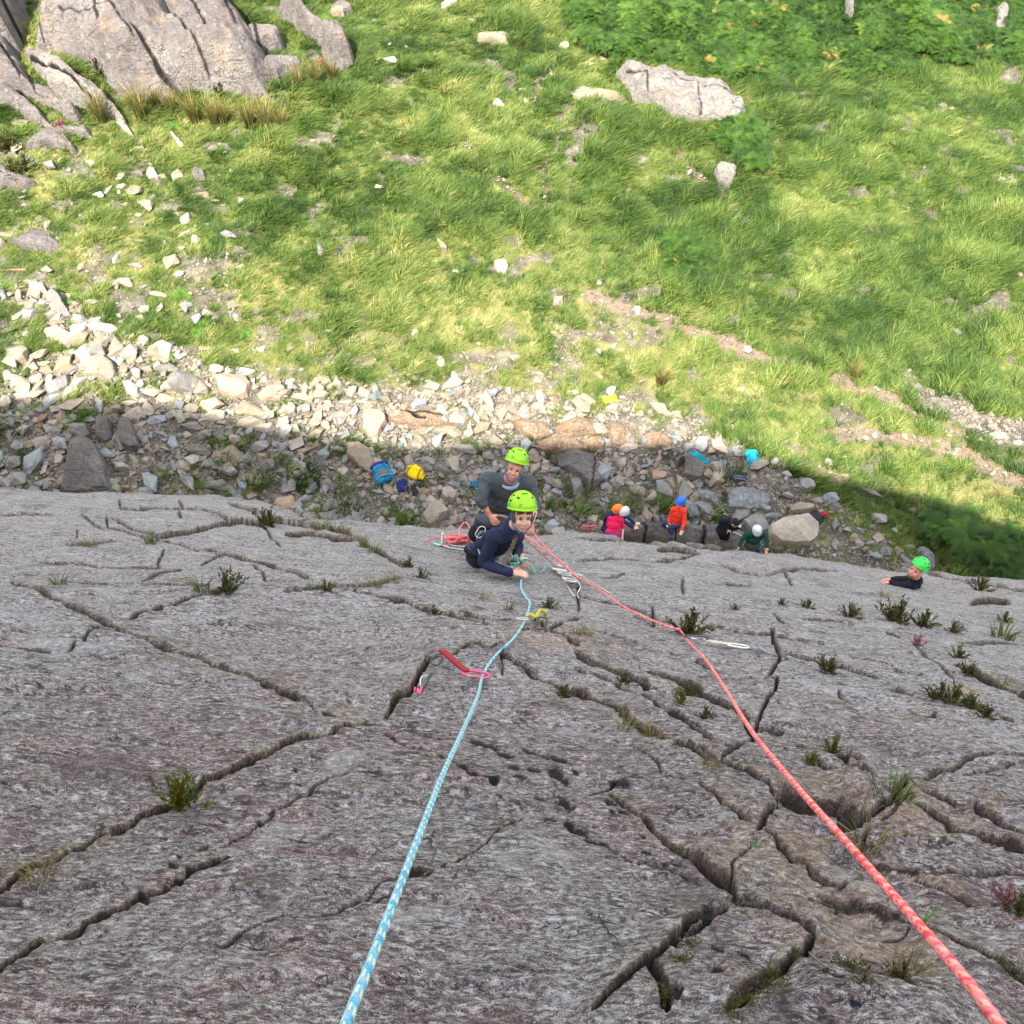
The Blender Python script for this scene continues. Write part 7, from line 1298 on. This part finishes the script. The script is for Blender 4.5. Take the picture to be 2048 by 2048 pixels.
# ------------------------------------------------------------------ bags and clothes lying about
def bag(label, px, py, wpx, hpx, rot, body, lid, cat='rucksack', name='rucksack', straps=M_BLACK, pocket=None, sagging=.25, group=None, Hk=.5, strips=0):
    g = Gv(px, py + .15 * hpx); t = (g - Vector(CAM)).length; Wd_ = wpx * t / FPX; Dp = hpx * t / FPX * 1.05; H_ = Hk * min(Wd_, Dp)
    root = empty(name, g, label, cat, group); R_ = Matrix.Rotation(math.radians(rot), 3, 'Z'); f = lambda x, y, z: g + R_ @ Vector((x * Wd_, y * Dp, z * H_))
    rg = random.Random(int(px)); blobs = []
    blobs = [('e', f(0, -.12, .45), (.42 * Wd_, .34 * Dp, .45 * H_), R_), ('e', f(rg.uniform(-.06, .06), .18, .5), (.34 * Wd_, .30 * Dp, .5 * H_), R_)]
    for _i in range(6): blobs.append(('e', f(rg.uniform(-.28, .28), rg.uniform(-.38, .38), rg.uniform(.3, .6)), (rg.uniform(.14, .24) * Wd_, rg.uniform(.12, .22) * Dp, rg.uniform(.3, .45) * H_), R_ @ Matrix.Rotation(rg.uniform(-.6, .6), 3, 'Z') @ Matrix.Rotation(rg.uniform(-.4, .4), 3, 'X')))
    bm_ = solid(blobs, .016, 'body', body, 2, g)
    for v in bm_.vertices: v.co += v.normal * (.035 * mnoise.fractal(v.co * 5 + Vector((px, 0, 0)), .6, 2, 3))
    link('body', bm_, root)
    if lid: link('lid', solid([('e', f(.0, .40, .55), (.40 * Wd_, .17 * Dp, .42 * H_), R_), ('e', f(.2, .42, .5), (.2 * Wd_, .16 * Dp, .42 * H_), R_)], .016, 'lid', lid, 2, g), root)
    if pocket: link('pocket', solid([('e', f(0, -.12, .85), (.24 * Wd_, .22 * Dp, .16 * H_), R_)], .012, 'pocket', pocket, 2, g), root)
    for sx in (-.22, .22):
        V, F, _, _ = tube_np([q - g for q in catmull([f(sx, .36, .9), f(sx * 1.1, .1, 1.03), f(sx * 1.2, -.2, .98), f(sx * 1.4, -.46, .5), f(sx * 1.7, -.56, .1)], 5)], .011, 6, False, .4); link('strap', mesh_np('strap', V, F, [straps], True), root)
    for k in range(strips):
        y_ = -.3 + .25 * k; V, F, _, _ = tube_np([q - g for q in catmull([f(-.42, y_, .6), f(-.2, y_ + .03, .95), f(.15, y_, .95), f(.42, y_ + .02, .6)], 4)], .005, 6); link('trim', mesh_np('trim', V, F, [M_STEEL], True), root)
    return root
def cloth_heap(label, px, py, wpx, hpx, rot, mat, cat='clothing', name='jacket', H_=.14, seed=0, extra=None):
    g = Gv(px, py + .1 * hpx); t = (g - Vector(CAM)).length; Wd_ = wpx * t / FPX; Dp = hpx * t / FPX * 1.1; n = 34; rg = random.Random(seed)
    A_ = np.linspace(-1, 1, n); X, Y = np.meshgrid(A_, A_); wob = fbm(X * 1.3 + seed, Y * 1.3, 2, 601); R_ = np.hypot(X, Y)
    sx = X * (1 + .35 * wob); sy = Y * (1 + .3 * fbm(X * 1.5, Y * 1.5 + seed, 2, 603)); c, s = math.cos(math.radians(rot)), math.sin(math.radians(rot))
    wx = sx * Wd_ / 2; wy = sy * Dp / 2; gx_ = wx * c - wy * s; gy_ = wx * s + wy * c; e = np.maximum(np.abs(X), np.abs(Y))
    Z_ = th(gx_ + g.x, gy_ + g.y) - g.z + .02 + H_ * (1 - smooth(.35, 1, e)) * (0.7 + .9 * np.abs(fbm(X * 1.6 + seed, Y * 1.6, 3, 607))) + .05 * np.abs(fbm(X * 4, Y * 4 + seed, 2, 609)) * (e < .97)
    me = mesh_np(name, np.stack([gx_, gy_, Z_], -1).reshape(-1, 3), grid_faces(n, n), [mat], True)
    if me.polygons[0].normal.z < 0: me.flip_normals()
    o = link(name, me, label=label, cat=cat); o.location = g; sd_ = o.modifiers.new('thickness', 'SOLIDIFY'); sd_.thickness = .012; return o
M_CBLUE = mat_cloth('bright_blue_fabric', (0.012, 0.13, 0.28), .7, 14, .3); M_CYAN = mat_cloth('cyan_fabric', (0.01, 0.26, 0.36), .7, 14, .2); M_YEL = mat_cloth('yellow_fabric', (0.58, 0.42, 0.006), .6, 10, .1); M_NAVYB = mat_cloth('navy_fabric', (0.012, 0.02, 0.10), .7, 14, .4); M_CHAR = mat_cloth('charcoal_fabric', (0.03, 0.032, 0.045), .7, 14, .3); M_FLUO = mat_cloth('fluorescent_yellow_fabric', (0.42, 0.44, 0.03), .6, 10, .1); M_REDC = mat_cloth('red_fabric', (0.45, 0.03, 0.04), .6); M_GPOK = mat_cloth('grey_pocket', (0.09, 0.10, 0.10), .4)
bag('blue rucksack with a navy lid and grey pocket on the shaded scree', 766, 946, 48, 44, 25, M_CBLUE, M_NAVYB, pocket=M_GPOK, straps=M_CYAN, strips=1)
bag('bright yellow bag lying beside the blue rucksack', 831, 945, 44, 30, -30, M_YEL, None, 'bag', 'yellow_bag', Hk=.55)
bag('dark navy bag below the yellow bag', 806, 970, 27, 32, 10, M_NAVYB, None, 'bag', 'navy_bag', Hk=.45)
cloth_heap('black strap and cloth bunched right of the navy bag', 828, 978, 14, 26, 15, M_BLACK, 'clothing', 'black_cloth', .10, 3)
bag('small blue bag half hidden behind the left elbow of the man', 948, 968, 20, 14, 0, M_CBLUE, None, 'bag', 'blue_bag')
cloth_heap('crumpled cyan jacket on the big grey boulder', 1388, 918, 42, 30, -35, M_CYAN, 'jacket', 'cyan_jacket', .22, 5)
bag('upright cyan rucksack on pale gravel at the shadow edge', 1504, 917, 29, 36, 0, M_CYAN, M_CYAN, straps=M_CBLUE)
bag('dark rucksack with pale piping lying below the cyan rucksack', 1478, 955, 38, 22, -8, M_CHAR, M_CHAR, straps=M_GPOK, strips=2)
cloth_heap('fluorescent yellow jacket spread on stones in the sun', 1217, 796, 34, 22, 15, M_FLUO, 'jacket', 'yellow_jacket', .07, 8)
ellg = Gv(1211, 797) + WZ * .09; bmx = bmesh.new(); bmesh.ops.create_icosphere(bmx, subdivisions=2, radius=1, matrix=Matrix.Diagonal((.10, .12, .02, 1))); mex = bpy.data.meshes.new('blue_patch'); bmx.to_mesh(mex); bmx.free(); mex.materials.append(M_GPOK); ob = link('folded_cloth', mex, label='small slate blue folded cloth on the fluorescent jacket', cat='clothing'); ob.location = ellg
cloth_heap('dark navy coat draped over a brown boulder at right', 1634, 1036, 30, 22, -45, M_CHAR, 'coat', 'navy_coat', .14, 11)
cloth_heap('red garment beside the dark navy coat', 1646, 1031, 20, 9, -20, M_REDC, 'clothing', 'red_garment', .10, 12)
stone(1378, 1045, 19, 16, 0, 'pale', 3, label='smooth round pale stone touching the right side of the red jacket')
